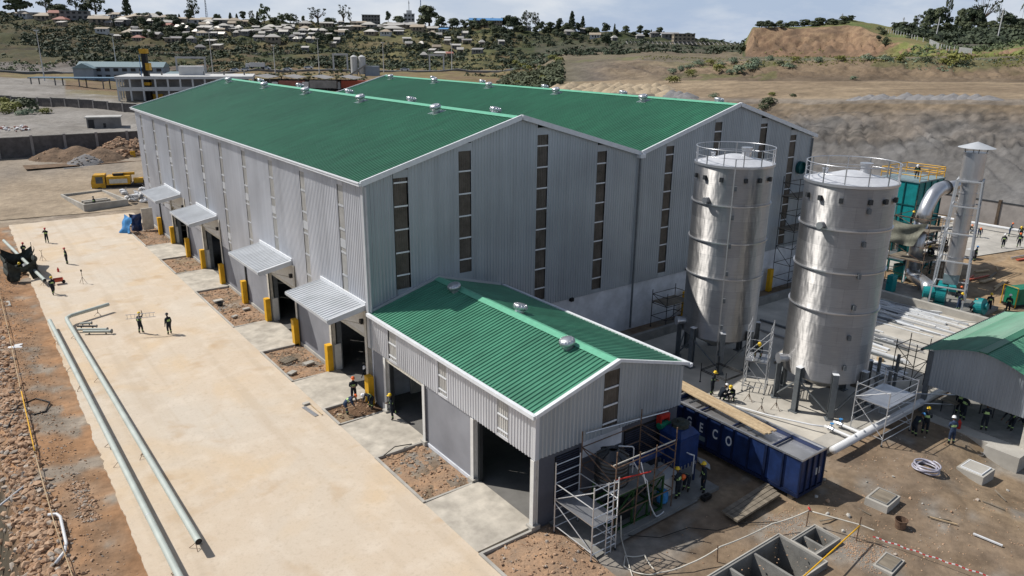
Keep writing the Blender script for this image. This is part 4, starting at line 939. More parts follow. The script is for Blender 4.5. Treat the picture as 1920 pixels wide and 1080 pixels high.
# ------------------------------------------------------------------ scaffolds
def scaf(name, label, x0, y0, x1, y1, levels, m, boards=(), z0=0., mode='tube', group=None, r=.035, tilt=0., ladder=False, endbars=None, ext=0.):
    R_ = empty(name, ((x0 + x1) / 2, (y0 + y1) / 2, z0), label, 'scaffold', group, tilt)
    cx, cy = (x0 + x1) / 2, (y0 + y1) / 2; hx, hy = (x1 - x0) / 2, (y1 - y0) / 2; top = levels[-1]
    for sx in (-1, 1):
        for sy in (-1, 1):
            MB().tube([(sx * hx, sy * hy, 0), (sx * hx, sy * hy, top + ext)], r, 6).build('post', m, R_)
    if mode == 'alu':          # ladder-like end frames at y0 and y1
        for sy in (-1, 1):
            z = .35
            while z <= top: MB().tube([(-hx, sy * hy, z), (hx, sy * hy, z)], r * .8, 5).build('rung', m, R_); z += .5
        for sx in (-1, 1):
            for k, (za, zb) in enumerate(((.5, boards[0] - .1), (boards[0] + .1, min(top, boards[0] + 1.9)))):
                MB().tube([(sx * hx, -hy, za), (sx * hx, hy, zb)] if (k + sx) % 2 else [(sx * hx, hy, za), (sx * hx, -hy, zb)], r * .75, 5).build('brace', m, R_)
            MB().tube([(sx * hx, -hy, boards[0] + 1.), (sx * hx, hy, boards[0] + 1.)], r * .75, 5).build('guard_rail', m, R_)
            MB().tube([(sx * hx, -hy, .45), (sx * hx, hy, .45)], r * .75, 5).build('ledger', m, R_)
    else:
        for z in levels:
            for a, c in (((-hx, -hy), (hx, -hy)), ((-hx, hy), (hx, hy)), ((-hx, -hy), (-hx, hy)), ((hx, -hy), (hx, hy))):
                MB().tube([(*a, z), (*c, z)], r * .9, 5).build('ledger', m, R_)
        for k in range(len(levels) - 1):
            MB().tube([(-hx, -hy, levels[k]), (-hx if k % 2 else hx, hy if k % 2 else -hy, levels[k + 1])], r * .8, 5).build('brace', m, R_)
    for z in boards:
        MB().box((-hx + .03, -hy, z), (hx - .03, hy, z + .06)).build('platform', 'galv' if mode == 'alu' else 'wood_old', R_)
    if ladder:
        g = MB(); xa, xb = hx * .1, hx * .55; z = .1
        g.tube([(xa, -hy - .05, 0), (xa, -hy - .05, top)], r * .8, 5).tube([(xb, -hy - .05, 0), (xb, -hy - .05, top)], r * .8, 5)
        while z < top: g.tube([(xa, -hy - .05, z), (xb, -hy - .05, z)], r * .6, 4); z += .28
        g.build('ladder', m, R_)
    for sx in (-1, 1):
        for sy in (-1, 1):
            MB().lathe([(.07, -.02), (.07, .06), (.03, .09)], (sx * hx, sy * hy, 0), n=8).build('foot', 'dark_steel', R_)
    return R_
scaf('scaffold_tower', 'white aluminium scaffold tower with a ladder at the corner of the green roofed annex', .62, -21.2, 2.2, -18.45, [0, 4.0], 'scaf_alu', [1.85], mode='alu', ladder=True)
scaf('scaffold_tower', 'white aluminium scaffold tower standing over the long grey pipe by the silo', 22.55, -23.6, 26.0, -21.5, [0, 3.6], 'scaf_alu', [2.5], mode='alu', z0=0., ladder=False)
scaf('scaffold_tower', 'tall white aluminium ladder tower with a worker on it between the two silos', 22.1, -14.7, 23.9, -13.2, [0, 5.0], 'scaf_alu', [2.3], mode='alu', z0=PZ, tilt=.5)
scaf('pipe_scaffold', 'rusty tube scaffold around the black water tank', 2.75, -20.45, 7.0, -17.95, [1.2, 2.9, 3.9], 'scaf_rust', [], ext=.9)
scaf('pipe_scaffold', 'low dark tube frame standing below the silo next to the warehouse', 20.6, -13.2, 22.6, -11., [.9, 1.0], 'scaf_dark', [], z0=PZ, ext=.5)
scaf('pipe_scaffold', 'dark tube scaffold against the white block wall beside the downpipe', 26.3, -2.4, 29.2, -.7, [1., 2.2, 3.], 'scaf_dark', [2.3], ext=.4)
scaf('pipe_scaffold', 'tall dark scaffold against the gable corner under the wall fan', 43.6, -2.5, 47.8, -.7, [1.5, 3., 4.7, 6.4, 8., 9.6, 11.], 'scaf_dark', [6.5, 9.7], ext=.6)
scaf('pipe_scaffold', 'dark tube scaffold beside the corner post of the open shed', 31.2, -20.9, 33.2, -19.5, [1., 2., 3.2], 'scaf_dark', [], z0=PZ, ext=.5)
sc = scaf('pipe_scaffold', 'tall tube scaffold around the silver duct beside the teal filter tower', 55.2, -9.7, 59.2, -6.2, [1.4, 2.9, 4.4, 5.9, 7.2], 'scaf_rust', [2.95, 5.95], z0=.2, ext=1.)
scaf('pipe_scaffold', 'red tube scaffold bay with a worker behind the duct', 59.6, -9.8, 62.2, -7.2, [1.8, 3.6, 5.], 'scaf_rust', [3.65], z0=.0, ext=.8)
g = MB(); z = .2
for xx in (57.6, 58.2): g.tube([(xx, -9.9, .2), (xx - .0, -9.8, 7.4)], .04, 5)
while z < 7.3: g.tube([(57.6, -9.88, z), (58.2, -9.88, z)], .03, 4); z += .32
tag(g.build('ladder', 'scaf_alu'), 'long ladder tied to the scaffold at the silver duct', 'ladder')

# ------------------------------------------------------------------ open blue container with timber on top
def container():
    x0, x1, y0, y1, z0, z1 = 12.9, 15.12, -24.1, -14.9, .42, 2.6
    R_ = empty('open_container', (x0, y0, 0), 'long dark blue open topped container with white letters and ribbed sides', 'container')
    T = lambda b, n, m: (setattr(b, 'v', [(x - x0, y - y0, z) for x, y, z in b.v]), b.build(n, m, R_))[1]
    T(MB().box((x0 + .03, y0 + .03, z0), (x1 - .03, y1, z0 + .1)), 'floor', 'blue_frame')
    T(MB().box((x0 + .03, y0, z0), (x0 + .07, y1, z1 - .05)), 'side_panel', 'blue_steel')
    T(MB().box((x1 - .07, y0, z0), (x1 - .03, y1, z1 - .05)), 'side_panel', 'blue_steel')
    T(MB().box((x0 + .07, y0 + .03, z0), (x1 - .07, y0 + .07, z1 - .05)), 'end_panel', 'blue_steel')
    T(MB().box((x0 + .07, y1 - .07, z0), (x1 - .07, y1 - .03, z1 - .05)), 'end_panel', 'blue_steel')
    # grey sheet inside the top
    T(MB().box((x0 + .08, y0 + .08, 2.2), (x1 - .08, y1 - .08, 2.26)), 'inner_sheet', 'galv')
    for a, b_ in (((x0 - .03, y0 - .03, z1 - .08), (x0 + .09, y1, z1 + .02)), ((x1 - .09, y0 - .03, z1 - .08), (x1 + .03, y1, z1 + .02)), ((x0 + .09, y0 - .03, z1 - .08), (x1 - .09, y0 + .08, z1 + .02)), ((x0 + .09, y1 - .09, z1 - .08), (x1 - .09, y1, z1 + .02)),
                 ((x0 - .04, y0 - .03, z0 - .12), (x0 + .1, y1, z0 + .08)), ((x1 - .1, y0 - .03, z0 - .12), (x1 + .04, y1, z0 + .08)), ((x0 + .1, y0 - .03, z0 - .12), (x1 - .1, y0 + .09, z0 + .06))):
        T(MB().box(a, b_), 'rail', 'galv' if a[2] > 2 else 'blue_frame')
    ys = [-24.1, -23.0, -21.9, -20.78, -19.72, -18.85, -17.85, -16.95, -16.0, -15.0]
    for i, y in enumerate(ys):
        w = .16 if i in (2, 7) else .09
        T(MB().box((x0 - .07, y - w / 2, z0 + .08), (x0 + .03, y + w / 2, z1 - .08)), 'rib', 'blue_frame')
        T(MB().box((x1 - .03, y - w / 2, z0 + .08), (x1 + .07, y + w / 2, z1 - .08)), 'rib', 'blue_frame')
    for x in (x0 + .55, x0 + 1.1, x0 + 1.65): T(MB().box((x - .04, y0 - .06, z0 + .08), (x + .04, y0 + .03, z1 - .08)), 'rib', 'blue_frame')
    for y in (-22.0, -19.3, -16.9): T(MB().box((x0 + .1, y - .05, 2.34), (x1 - .1, y + .05, 2.44)), 'cross_bar', 'blue_frame')
    T(MB().box((x0 + 1.5, y0 - .01, 1.2), (x0 + 1.85, y0 + .03, 1.6)), 'notice', 'wall_white')
    T(MB().box((x0 + .02, -17.75, .75), (x0 + .028, -17.1, 1.05)), 'scuffed_patch', 'roof_teal')
    # white letters, font text meshed
    for ch, yc, zc in (('G', -16.45, 1.60), ('E', -17.38, 1.56), ('C', -18.42, 1.58), ('O', -19.40, 1.56)):
        cu = bpy.data.curves.new('letter', 'FONT'); cu.body = ch; cu.size = .88; cu.extrude = .004; cu.align_x = 'CENTER'; cu.align_y = 'CENTER'; cu.offset = .018
        t = bpy.data.objects.new('tmp', cu); COL.objects.link(t); dg = bpy.context.evaluated_depsgraph_get()
        me = bpy.data.meshes.new_from_object(t.evaluated_get(dg)); bpy.data.objects.remove(t)
        me.materials.clear(); me.materials.append(M['letter_white'])
        o = bpy.data.objects.new('letter', me); COL.objects.link(o); o.parent = R_
        o.matrix_local = Matrix.Translation((.02, yc - y0, zc)) @ Matrix(((0, 0, -1, 0), (-1, 0, 0, 0), (0, 1, 0, 0), (0, 0, 0, 1))) @ Matrix.Diagonal((.62, .95, 1, 1))
    for y in (-23.6, -15.6): T(MB().box((x0 + .1, y - .15, 0), (x1 - .1, y + .15, z0 - .12)), 'bearer', 'wood_old')
    # the plank
    b = MB()
    for k in range(4): b.beam((14.45 + .24 * k, -12.6 + .05 * k, 2.70 + .004 * k), (13.62 + .235 * k, -21.3 - .12 * (k % 2), 2.70 + .004 * k), .225, .08)
    tag(b._build('timber_boards', 'wood'), 'pale timber boards lying along the top of the blue container', 'timber')
    tag(MB().box((13.2, -20.5, 2.61), (15.0, -20.36, 2.655)).box((13.2, -16.2, 2.61), (15.0, -16.06, 2.655))._build('support_batten', 'dark_steel'), 'dark steel battens under the boards on the blue container', 'batten')
container()

# ------------------------------------------------------------------ plant beside the annex
def skid():
    R_ = empty('green_skid_frame', (3.1, -20.3, 0), 'dark green steel skid frame under the black water tank', 'frame')
    z0 = .13; L_, W_, H_ = 3.3, 1.75, 2.0
    for x in (0, 1.1, 2.2, 3.3):
        for y in (0, W_): MB().beam((x, y, z0), (x, y, z0 + H_), .09).build('post', 'green_frame', R_)
    for z in (z0 + .05, z0 + 1., z0 + H_):
        for y in (0, W_): MB().beam((0, y, z), (L_, y, z), .09).build('beam', 'green_frame', R_)
        for x in (0, L_): MB().beam((x, 0, z), (x, W_, z), .09).build('beam', 'green_frame', R_)
    for k in range(3): MB().beam((1.1 * k, 0, z0 + (0 if k % 2 else 1.)), (1.1 * k + 1.1, 0, z0 + (1. if k % 2 else 2.)), .06).build('brace', 'green_frame', R_)
    MB().box((-.05, -.05, z0 + H_ + .045), (L_ + .05, W_ + .05, z0 + H_ + .1)).build('deck', 'concrete_dark', R_)
    MB().box((.25, .35, z0 + .1), (1.4, 1.3, z0 + .9)).build('pump_box', 'tank_black', R_)
    MB().lathe([(.28, 0), (.32, .1), (.32, .5), (.28, .62), (.001, .66)], (3.75, .35, z0 + .1), n=16).build('pressure_vessel', 'blue_tarp', R_, smooth=True)
skid()
def water_tank():
    R_ = empty('water_tank', (3.75, -19.15, 2.24), 'round ribbed black plastic water tank with a star shaped lid', 'tank')
    prof = [(.86, 0)]
    for k in range(6): prof += [(.88, .06 + .2 * k), (.88, .16 + .2 * k), (.85, .18 + .2 * k), (.85, .22 + .2 * k)]
    prof += [(.88, 1.32), (.82, 1.42)]
    MB().lathe(prof, n=36).build('body', 'tank_black', R_, smooth=True)
    MB().lathe([(.84, 1.40), (.62, 1.60), (.35, 1.72), (.33, 1.80), (.22, 1.82), (.20, 1.7)], n=36, cap=False).build('dome', 'tank_black', R_, smooth=True)
    for k in range(8):
        a = 2 * pi * k / 8; MB().beam((.34 * cos(a), .34 * sin(a), 1.74), (.80 * cos(a), .80 * sin(a), 1.50), .16, .09).build('dome_rib', 'tank_black', R_)
    MB().tube([(.5, .1, 1.75), (1.1, -.3, 1.7), (1.15, -.35, 1.6), (1.15, -.35, .2)], .035, 6).build('inlet_pipe', 'pvc', R_)
water_tank()
def bluetank():
    R_ = empty('dosing_tank', (9.3, -18.75, .0), 'square dark blue plastic tank with a round lid on steel legs', 'tank')
    q = MB(); q.add([(-.75, -.75, 1.2), (.75, -.75, 1.2), (.75, .75, 1.2), (-.75, .75, 1.2), (-.75, -.75, 3.1), (.75, -.75, 3.1), (.75, .75, 3.1), (-.75, .75, 3.1), (-.5, -.5, 3.42), (.5, -.5, 3.42), (.5, .5, 3.42), (-.5, .5, 3.42)],
          [(0, 3, 2, 1), (0, 1, 5, 4), (1, 2, 6, 5), (2, 3, 7, 6), (3, 0, 4, 7), (4, 5, 9, 8), (5, 6, 10, 9), (6, 7, 11, 10), (7, 4, 8, 11), (8, 9, 10, 11)]); q.build('body', 'blue_plastic', R_)
    MB().lathe([(.46, 3.4), (.46, 3.62), (.50, 3.62), (.50, 3.68), (.2, 3.72), (.2, 3.85), (.001, 3.85)], n=24).build('lid', 'tarp_green', R_)
    MB().box((-.79, -.79, 2.98), (.79, .79, 3.06)).build('band', 'blue_plastic', R_)
    for x in (-.68, .68):
        for y in (-.68, .68): MB().cbox((x, y, .0), (.09, .09, 1.2)).build('leg', 'blue_steel', R_)
    for k in range(5):
        MB().box((-.6 + .28 * k, -.79, 1.22), (-.5 + .28 * k, -.755, 1.44)).build('gusset', 'galv', R_); MB().box((-.79, -.6 + .28 * k, 1.22), (-.755, -.5 + .28 * k, 1.44)).build('gusset', 'galv', R_)
    MB().tube([(-.2, -.78, 2.2), (-.2, -1.0, 2.2), (.1, -1.05, 2.05), (.1, -1.05, .9)], .04, 6).build('outlet_pipe', 'pvc', R_)
bluetank()
tag(MB().box((7.0, -19.75, .13), (8.35, -18.35, .8)).box((6.96, -19.79, .8), (8.39, -18.31, 1.3))._build('storage_tank', 'wall_white'), 'pale grey rectangular plastic tank on the concrete plinth', 'tank')
g = MB().box((8.45, -18.1, 3.75), (9.15, -17.75, 4.0)).box((8.45, -18.1, 3.4), (8.5, -17.75, 3.75)).box((9.1, -18.1, 3.4), (9.15, -17.75, 3.75)); tag(g._build('red_bin', 'red_paint'), 'small red bin hung at the annex corner above the blue tank', 'bin')
g = MB().tube([(8.4, -18.0, 3.35), (9.2, -18.0, 3.35)], .19, 14); tag(g._build('gas_cylinder', 'gen_green'), 'small green cylinder under the red bin at the annex corner', 'cylinder')
tag(MB().tube([(3.0, -17.9, 4.6), (9.2, -17.9, 4.0)], .04, 6)._build('handrail_tube', 'galv'), 'thin grey tube fixed across the annex gable above the tanks', 'tube')
b = MB()
for k in range(4): b.beam((8.7 - .02 * k, -22.55 - .27 * k, .22), (12.75 - .1 * k, -22.35 - .30 * k, .3), .25, .12)
tag(b._build('timber_pile', 'wood_old'), 'weathered grey planks lying on the soil by the end of the blue container', 'timber')
tag(MB().tube([(18.6, -22.67, .62), (38, -22.5, .62)], .24, 18)._build('grey_pipe', 'pvc', smooth=True), 'long thick grey pipe running along the concrete beam towards the shed', 'pipe')
def pipe_branch(x, label):
    R_ = empty('valve_pipe', (x, -21.6, .4), label, 'pipe', 'valve branches on the concrete beam')
    MB().tube([(0, .9, .25), (0, -.8, .25), (0, -1.05, .35), (0, -1.08, .5)], .10, 10).build('elbow_pipe', 'pvc', R_, smooth=True)
    MB().tube([(0, .3, .25), (0, .62, .25)], .17, 12).build('valve_body', 'galv', R_)
    MB().tube([(0, .45, .25), (0, .45, .62)], .03, 6).lathe([(.12, .6), (.12, .64), (.001, .64)], (0, .45, 0), n=12).build('handwheel', 'blue_tarp', R_)
pipe_branch(20.9, 'white branch pipe with a blue valve wheel, beside the container end'); pipe_branch(21.9, 'white branch pipe with a blue valve wheel, beside the scaffold tower')
tag(MB().tube([(19.3, -15.2, .25), (19.9, -17.5, .3), (20.6, -19.9, .5), (21.0, -20.9, .62)], .06, 8)._build('thin_pipe', 'pvc', smooth=True), 'thin white pipe lying across the silo pad to the valves', 'pipe')

# stock of steel on the pad
rn = random.Random(5)
def steel(i, x, y, l, a, w, h, m, label):
    c, s = cos(a), sin(a); z = PZ + .02
    g = MB(); g.beam((x, y, z + h / 2), (x + l * c, y + l * s, z + h / 2), w, h)
    tag(g._build('steel_section', m), label, 'steel bar', 'steel sections laid out on the silo pad')
lab = ['white', 'grey']
for i in range(84):
    a = -pi / 2 + rn.uniform(-.10, .10) + (.7 if i % 17 == 16 else 0); x = rn.choice([rn.uniform(33, 40), rn.uniform(38, 49.5), rn.uniform(44, 49.8)]); y = rn.uniform(-12.5, -5.5); w = rn.choice([.06, .08, .1, .14, .2, .3])
    m_ = rn.choice(['white_trim', 'white_trim', 'galv', 'grey_steel', 'canopy_sheet', 'white_paint'])
    steel(i, x, y, min(rn.uniform(3.5, 8.5), 19.8 + y), a, w, rn.choice([.06, .1, .16, .22]), m_, 'long %s steel section lying on the silo pad behind the silos' % ('white' if m_[:5] == 'white' else 'grey'))
rn = random.Random(55)
for i in range(14):
    x, y = rn.uniform(27.5, 38), rn.uniform(-20, -11.5); m_ = rn.choice(['wood', 'wood_old', 'dark_steel', 'galv'])
    tag(MB().cbox((x, y, PZ), (rn.uniform(.3, 1.1), rn.uniform(.15, .4), rn.uniform(.06, .3)), rn.uniform(0, 3))._build('loose_block', m_), 'small %s block left lying on the silo pad' % {'wood': 'pale timber', 'wood_old': 'old timber', 'dark_steel': 'dark steel', 'galv': 'shiny metal'}[m_], 'block', 'loose blocks on the silo pad')
for i in range(4):
    steel(i, 33.2 + i * .5, -12.2, 7.0, -pi / 2 - .05, .32, .1, 'white_trim', 'broad white steel channel lying on the pad beside the silo')
for (x, y) in ((29.6, -19.3), (31.2, -19.8), (26.9, -20.6), (28.2, -20.8)):
    tag(MB().cbox((x, y, PZ), (.18, .18, 2.6))._build('steel_post', 'grey_steel'), 'short grey steel post standing on the pad edge between scaffold and shed', 'post', 'posts along the edge of the silo pad')
for (x, y, s) in ((32.5, -16.5, .5), (34.2, -18.2, .6), (31.8, -18.4, .4), (36, -12.5, .5)):
    tag(MB().cbox((x, y, PZ), (s * 1.8, s * .7, .25), -.4)._build('steel_offcut', 'grey_steel'), 'short grey steel offcut lying on the silo pad', 'offcut', 'steel offcuts on the silo pad')
def tripod(loc, label, h=.8, top='fork', rz=0., group='pipe stands'):
    R_ = empty('pipe_stand', loc, label, 'stand', group, rz)
    MB().tube([(0, 0, .28 * h), (0, 0, h)], .025, 6).build('stem', 'scaf_dark', R_)
    for k in range(3):
        a = 2 * pi * k / 3 + .4; MB().tube([(0, 0, .55 * h), (.34 * cos(a), .34 * sin(a), .01)], .018, 5).build('leg', 'scaf_rust', R_)
    if top == 'fork': MB().tube([(-.14, 0, h + .12), (-.07, 0, h + .01), (.07, 0, h + .01), (.14, 0, h + .12)], .02, 5).build('fork', 'scaf_dark', R_)
    else: MB().cbox((0, 0, h), (.14, .14, .18)).build('lamp_head', 'black', R_)
    return R_
for i, (x, y) in enumerate(((20.9, -15.0), (20.1, -16.6), (21.3, -16.9), (33.1, -16.0))):
    tripod((x, y, PZ), 'dark tripod pipe stand on the silo pad, %s' % ('beside the three crouching workers', 'close to the blue container boards', 'by the ladder tower', 'among the white steel sections')[i], 1.0, group='tripod stands on the silo pad')

# ------------------------------------------------------------------ chimney, fan, duct, filter tower
def chimney():
    R_ = empty('chimney_stack', (53.3, -13.3, .3), 'tall silver chimney with a conical rain cap inside a grey lattice frame', 'chimney', None, .32)
    MB().lathe([(.70, 3.0), (.70, 12.2)], n=28).build('lower_flue', 'galv', R_, smooth=False)
    for z in (4.6, 6.6, 8.6, 10.6): MB().lathe([(.71, z), (.75, z), (.75, z + .08), (.71, z + .08)], n=28, cap=False).build('flange', 'galv', R_)
    MB().lathe([(.92, 11.6), (.92, 14.2), (.96, 14.2), (.96, 14.3), (.001, 14.3)], n=32).build('upper_flue', 'galv', R_)
    for k in range(4):
        a = pi / 2 * k + .3; MB().beam((.85 * cos(a), .85 * sin(a), 14.3), (.95 * cos(a), .95 * sin(a), 14.75), .06).build('cap_stay', 'dark_steel', R_)
    MB().lathe([(1.5, 14.72), (.001, 15.25)], n=28).build('rain_cap', 'canopy_sheet', R_)
    h = 1.25; ht = 1.0
    for sx in (-1, 1):
        for sy in (-1, 1): MB().beam((sx * h * 1.12, sy * h * 1.12, 0), (sx * ht, sy * ht, 11.9), .13).build('frame_leg', 'canopy_sheet', R_)
    for z in (1.9, 4.4, 7.0, 9.5, 11.8):
        k = h * 1.12 + (ht - h * 1.12) * z / 11.9
        for a, c in (((-k, -k), (k, -k)), ((k, -k), (k, k)), ((k, k), (-k, k)), ((-k, k), (-k, -k))): MB().beam((*a, z), (*c, z), .11).build('frame_ring', 'canopy_sheet', R_)
    MB().box((-.62, -.62, 2.1), (.62, .62, 3.0)).build('transition', 'roof_teal', R_)
chimney()
def fan():
    R_ = empty('extraction_fan', (52.5, -12.9, .3), 'teal centrifugal fan under the chimney', 'fan', None, .32)
    o = MB().lathe([(.95, -.4), (.95, .4), (.001, .4)], n=28).build('scroll_casing', 'teal', R_); o.matrix_local = Matrix.Translation((.2, -.1, 1.05)) @ Matrix.Rotation(pi / 2, 4, 'X')
    MB().box((-.7, -.55, 0), (1.1, .45, .3)).build('base_frame', 'teal_dark', R_); MB().box((.2, -.5, 1.), (1.1, .3, 2.05)).build('outlet', 'teal', R_)
    MB().tube([(-.0, .3, 1.05), (-.2, 1.4, 1.05)], .55, 16).build('inlet_cone', 'teal', R_)
fan()
def duct():
    R_ = empty('exhaust_duct', (57., -8.0, 0), 'thick silver duct bending over beside the teal filter tower', 'duct')
    T = lambda P: [(x - 57., y + 8., z) for x, y, z in P]
    arc = [(57., -8.0, 1.6), (57., -8.0, 6.8)]
    MB().tube(T(arc), .66, 24).build('riser', 'galv', R_, smooth=True)
    el = [(57., -8.0, 6.8), (57.1, -8.1, 7.6), (57.6, -8.1, 8.6), (58.3, -8.1, 9.4), (59.1, -8.2, 9.9), (60.2, -8.3, 10.0)]
    MB().tube(T(el), .70, 24).build('elbow', 'galv', R_, smooth=True)
    MB().tube(T([(60.2, -8.3, 10.), (65.5, -8.8, 10.2)]), [.58, .32], 20).build('taper', 'galv', R_, smooth=True)
    MB().tube(T([(60.15, -8.3, 9.98), (60.27, -8.31, 10.)]), .76, 24).build('flange', 'dark_steel', R_)
    MB().tube(T([(57., -8.0, 1.9), (56.8, -8.2, 1.3), (56.0, -9.3, 1.2), (54.8, -10.6, 1.25), (52.9, -11.6, 1.35)]), [.66, .66, .62, .58, .55], 20).build('lower_bend', 'galv', R_, smooth=True)
duct()
def filter_tower():
    R_ = empty('filter_tower', (63.7, -3.2, 0), 'teal bag filter tower with yellow handrails on its roof', 'filter tower')
    w, d, z0, z1 = 2.7, 2.1, 3.4, 9.9
    MB().box((-w, -d, z0), (w, d, z1)).build('casing', 'teal', R_)
    MB().box((-w - .12, -d - .12, z1), (w + .12, d + .12, z1 + .14)).build('roof_deck', 'roof_teal', R_)
    q = MB(); q.add([(-w, -d, z0), (w, -d, z0), (w, d, z0), (-w, d, z0), (-.4, -.4, 1.2), (.4, -.4, 1.2), (.4, .4, 1.2), (-.4, .4, 1.2)], [(4, 5, 6, 7), (0, 1, 5, 4), (1, 2, 6, 5), (2, 3, 7, 6), (3, 0, 4, 7)]); q.build('hopper', 'teal_dark', R_)
    for x in (-w, -w / 2, 0, w / 2, w): MB().box((x - .05, -d - .09, z0), (x + .05, -d + .01, z1)).build('stiffener', 'teal_dark', R_)
    for y in (-d, -d / 3, d / 3, d): MB().box((-w - .09, y - .05, z0), (-w + .01, y + .05, z1)).build('stiffener', 'teal_dark', R_)
    for z in (5.4, 7.4): MB().box((-w - .08, -d - .08, z), (w, -d + .0, z + .09)).build('stiffener', 'teal_dark', R_); MB().box((-w - .08, -d, z), (-w + .0, d, z + .09)).build('stiffener', 'teal_dark', R_)
    for x in (-w + .1, w - .1):
        for y in (-d + .1, d - .1): MB().cbox((x, y, 0), (.25, .25, z0)).build('leg', 'teal_dark', R_)
    for z in (1.1, .55):
        for a, c in (((-w, -d), (w, -d)), ((w, -d), (w, d)), ((w, d), (-w, d)), ((-w, d), (-w, -d))): MB().tube([(*a, z1 + .14 + z), (*c, z1 + .14 + z)], .045, 6).build('handrail', 'yellow_paint', R_)
    for x in (-w, -w / 3, w / 3, w):
        for y in (-d, d): MB().tube([(x, y, z1 + .1), (x, y, z1 + 1.25)], .045, 6).build('rail_post', 'yellow_paint', R_)
    MB().box((w + .1, -1.2, z1 - .4), (w + 1.9, 1.2, z1 - .3)).build('side_platform', 'yellow_paint', R_)
    for z in (.2, .75):
        for a, c in (((w, -1.2), (w + 1.9, -1.2)), ((w + 1.9, -1.2), (w + 1.9, 1.2)), ((w + 1.9, 1.2), (w, 1.2))): MB().tube([(*a, z1 + z), (*c, z1 + z)], .045, 6).build('handrail', 'yellow_paint', R_)
filter_tower()
# tarpaulin sheets hung on the duct scaffold
def cloth(name, label, P, m, n=12, sag=.4, cat='tarpaulin'):
    a, b_, c, d = [Vector(p) for p in P]; vs = []
    for j in range(n + 1):
        for i in range(n + 1):
            s, t = i / n, j / n; p = a.lerp(b_, s).lerp(d.lerp(c, s), t)
            w = .12 * sin(s * 9 + t * 3) * (.3 + t) + .08 * sin(t * 11 + s * 5)
            nn = (b_ - a).cross(d - a).normalized(); p = p + nn * w; p.z -= sag * sin(pi * s) * (1 - t * .3) ; vs.append(tuple(p))
    g = MB(); g.add(vs, [(j * (n + 1) + i, j * (n + 1) + i + 1, (j + 1) * (n + 1) + i + 1, (j + 1) * (n + 1) + i) for j in range(n) for i in range(n)])
    return tag(g._build(name, m, smooth=True), label, cat)
cloth('tarpaulin', 'grey green tarpaulin slung between silo and duct scaffold', [(54.9, -5.4, 7.2), (55.0, -9.6, 7.2), (55.0, -8.6, 4.7), (54.9, -5.8, 5.0)], 'tarp_grey', sag=.45)
cloth('tarpaulin', 'dark tarpaulin stretched flat behind the duct scaffold', [(59.4, -9.9, 6.2), (63.5, -10.2, 6.0), (63.5, -8.0, 5.5), (59.4, -7.4, 5.6)], 'tarp_green', sag=.2)
g = MB().beam((47.5, -8.2, .1), (47.9, -8.2, 5.4), .18).beam((47.9, -8.2, 5.4), (48.9, -8.4, 5.5), .18); 
g = MB().beam((52.0, -5.4, .3), (52.2, -5.4, 5.6), .16).beam((52.2, -5.4, 5.6), (53.2, -5.4, 5.6), .16).beam((52.0, -6.6, .3), (52.2, -6.6, 5.6), .16)
tag(g._build('hoist_frame', 'red_paint'), 'slim red steel hoist frame behind the silo', 'frame')
def genset(loc, rz, label, m, s=1.):
    R_ = empty('generator', loc, label, 'generator', None, rz)
    MB().box((-1.6 * s, -.6 * s, .25), (1.6 * s, .6 * s, 1.65 * s)).build('canopy', m, R_); MB().box((-1.7 * s, -.65 * s, .05), (1.7 * s, .65 * s, .25)).build('skid', 'black', R_)
    MB().box((-1.3 * s, -.62 * s, .6), (-.5 * s, -.605 * s, 1.3 * s)).build('door', m, R_); MB().box((-.2 * s, -.625 * s, 1.05 * s), (.5 * s, -.605 * s, 1.3 * s)).build('sticker', 'letter_white', R_)
    MB().tube([(-1.72 * s, -.7 * s, .05), (-1.72 * s, -.7 * s, 1.8 * s), (-1.72 * s, .7 * s, 1.8 * s), (-1.72 * s, .7 * s, .05)], .05, 6).build('lifting_frame', 'yellow_paint', R_)
    return R_
genset((60.2, -17.3, 0), -.35, 'green generator set with a yellow lifting frame', 'gen_green', 1.1)
def motor():
    R_ = empty('blower_unit', (53.4, -16.2, .0), 'round teal blower unit waiting on the soil beside the workers', 'blower')
    o = MB().lathe([(.75, -.35), (.8, 0), (.75, .35), (.3, .4), (.28, .6), (.001, .6)], n=24).build('casing', 'teal', R_); o.matrix_local = Matrix.Translation((0, 0, .85)) @ Matrix.Rotation(pi / 2.3, 4, 'X')
    MB().box((-.6, -.2, 0), (.8, .5, .2)).build('base', 'teal_dark', R_); MB().tube([(.2, .2, .9), (1.1, .4, .9)], .3, 14).build('motor', 'teal_dark', R_)
motor()
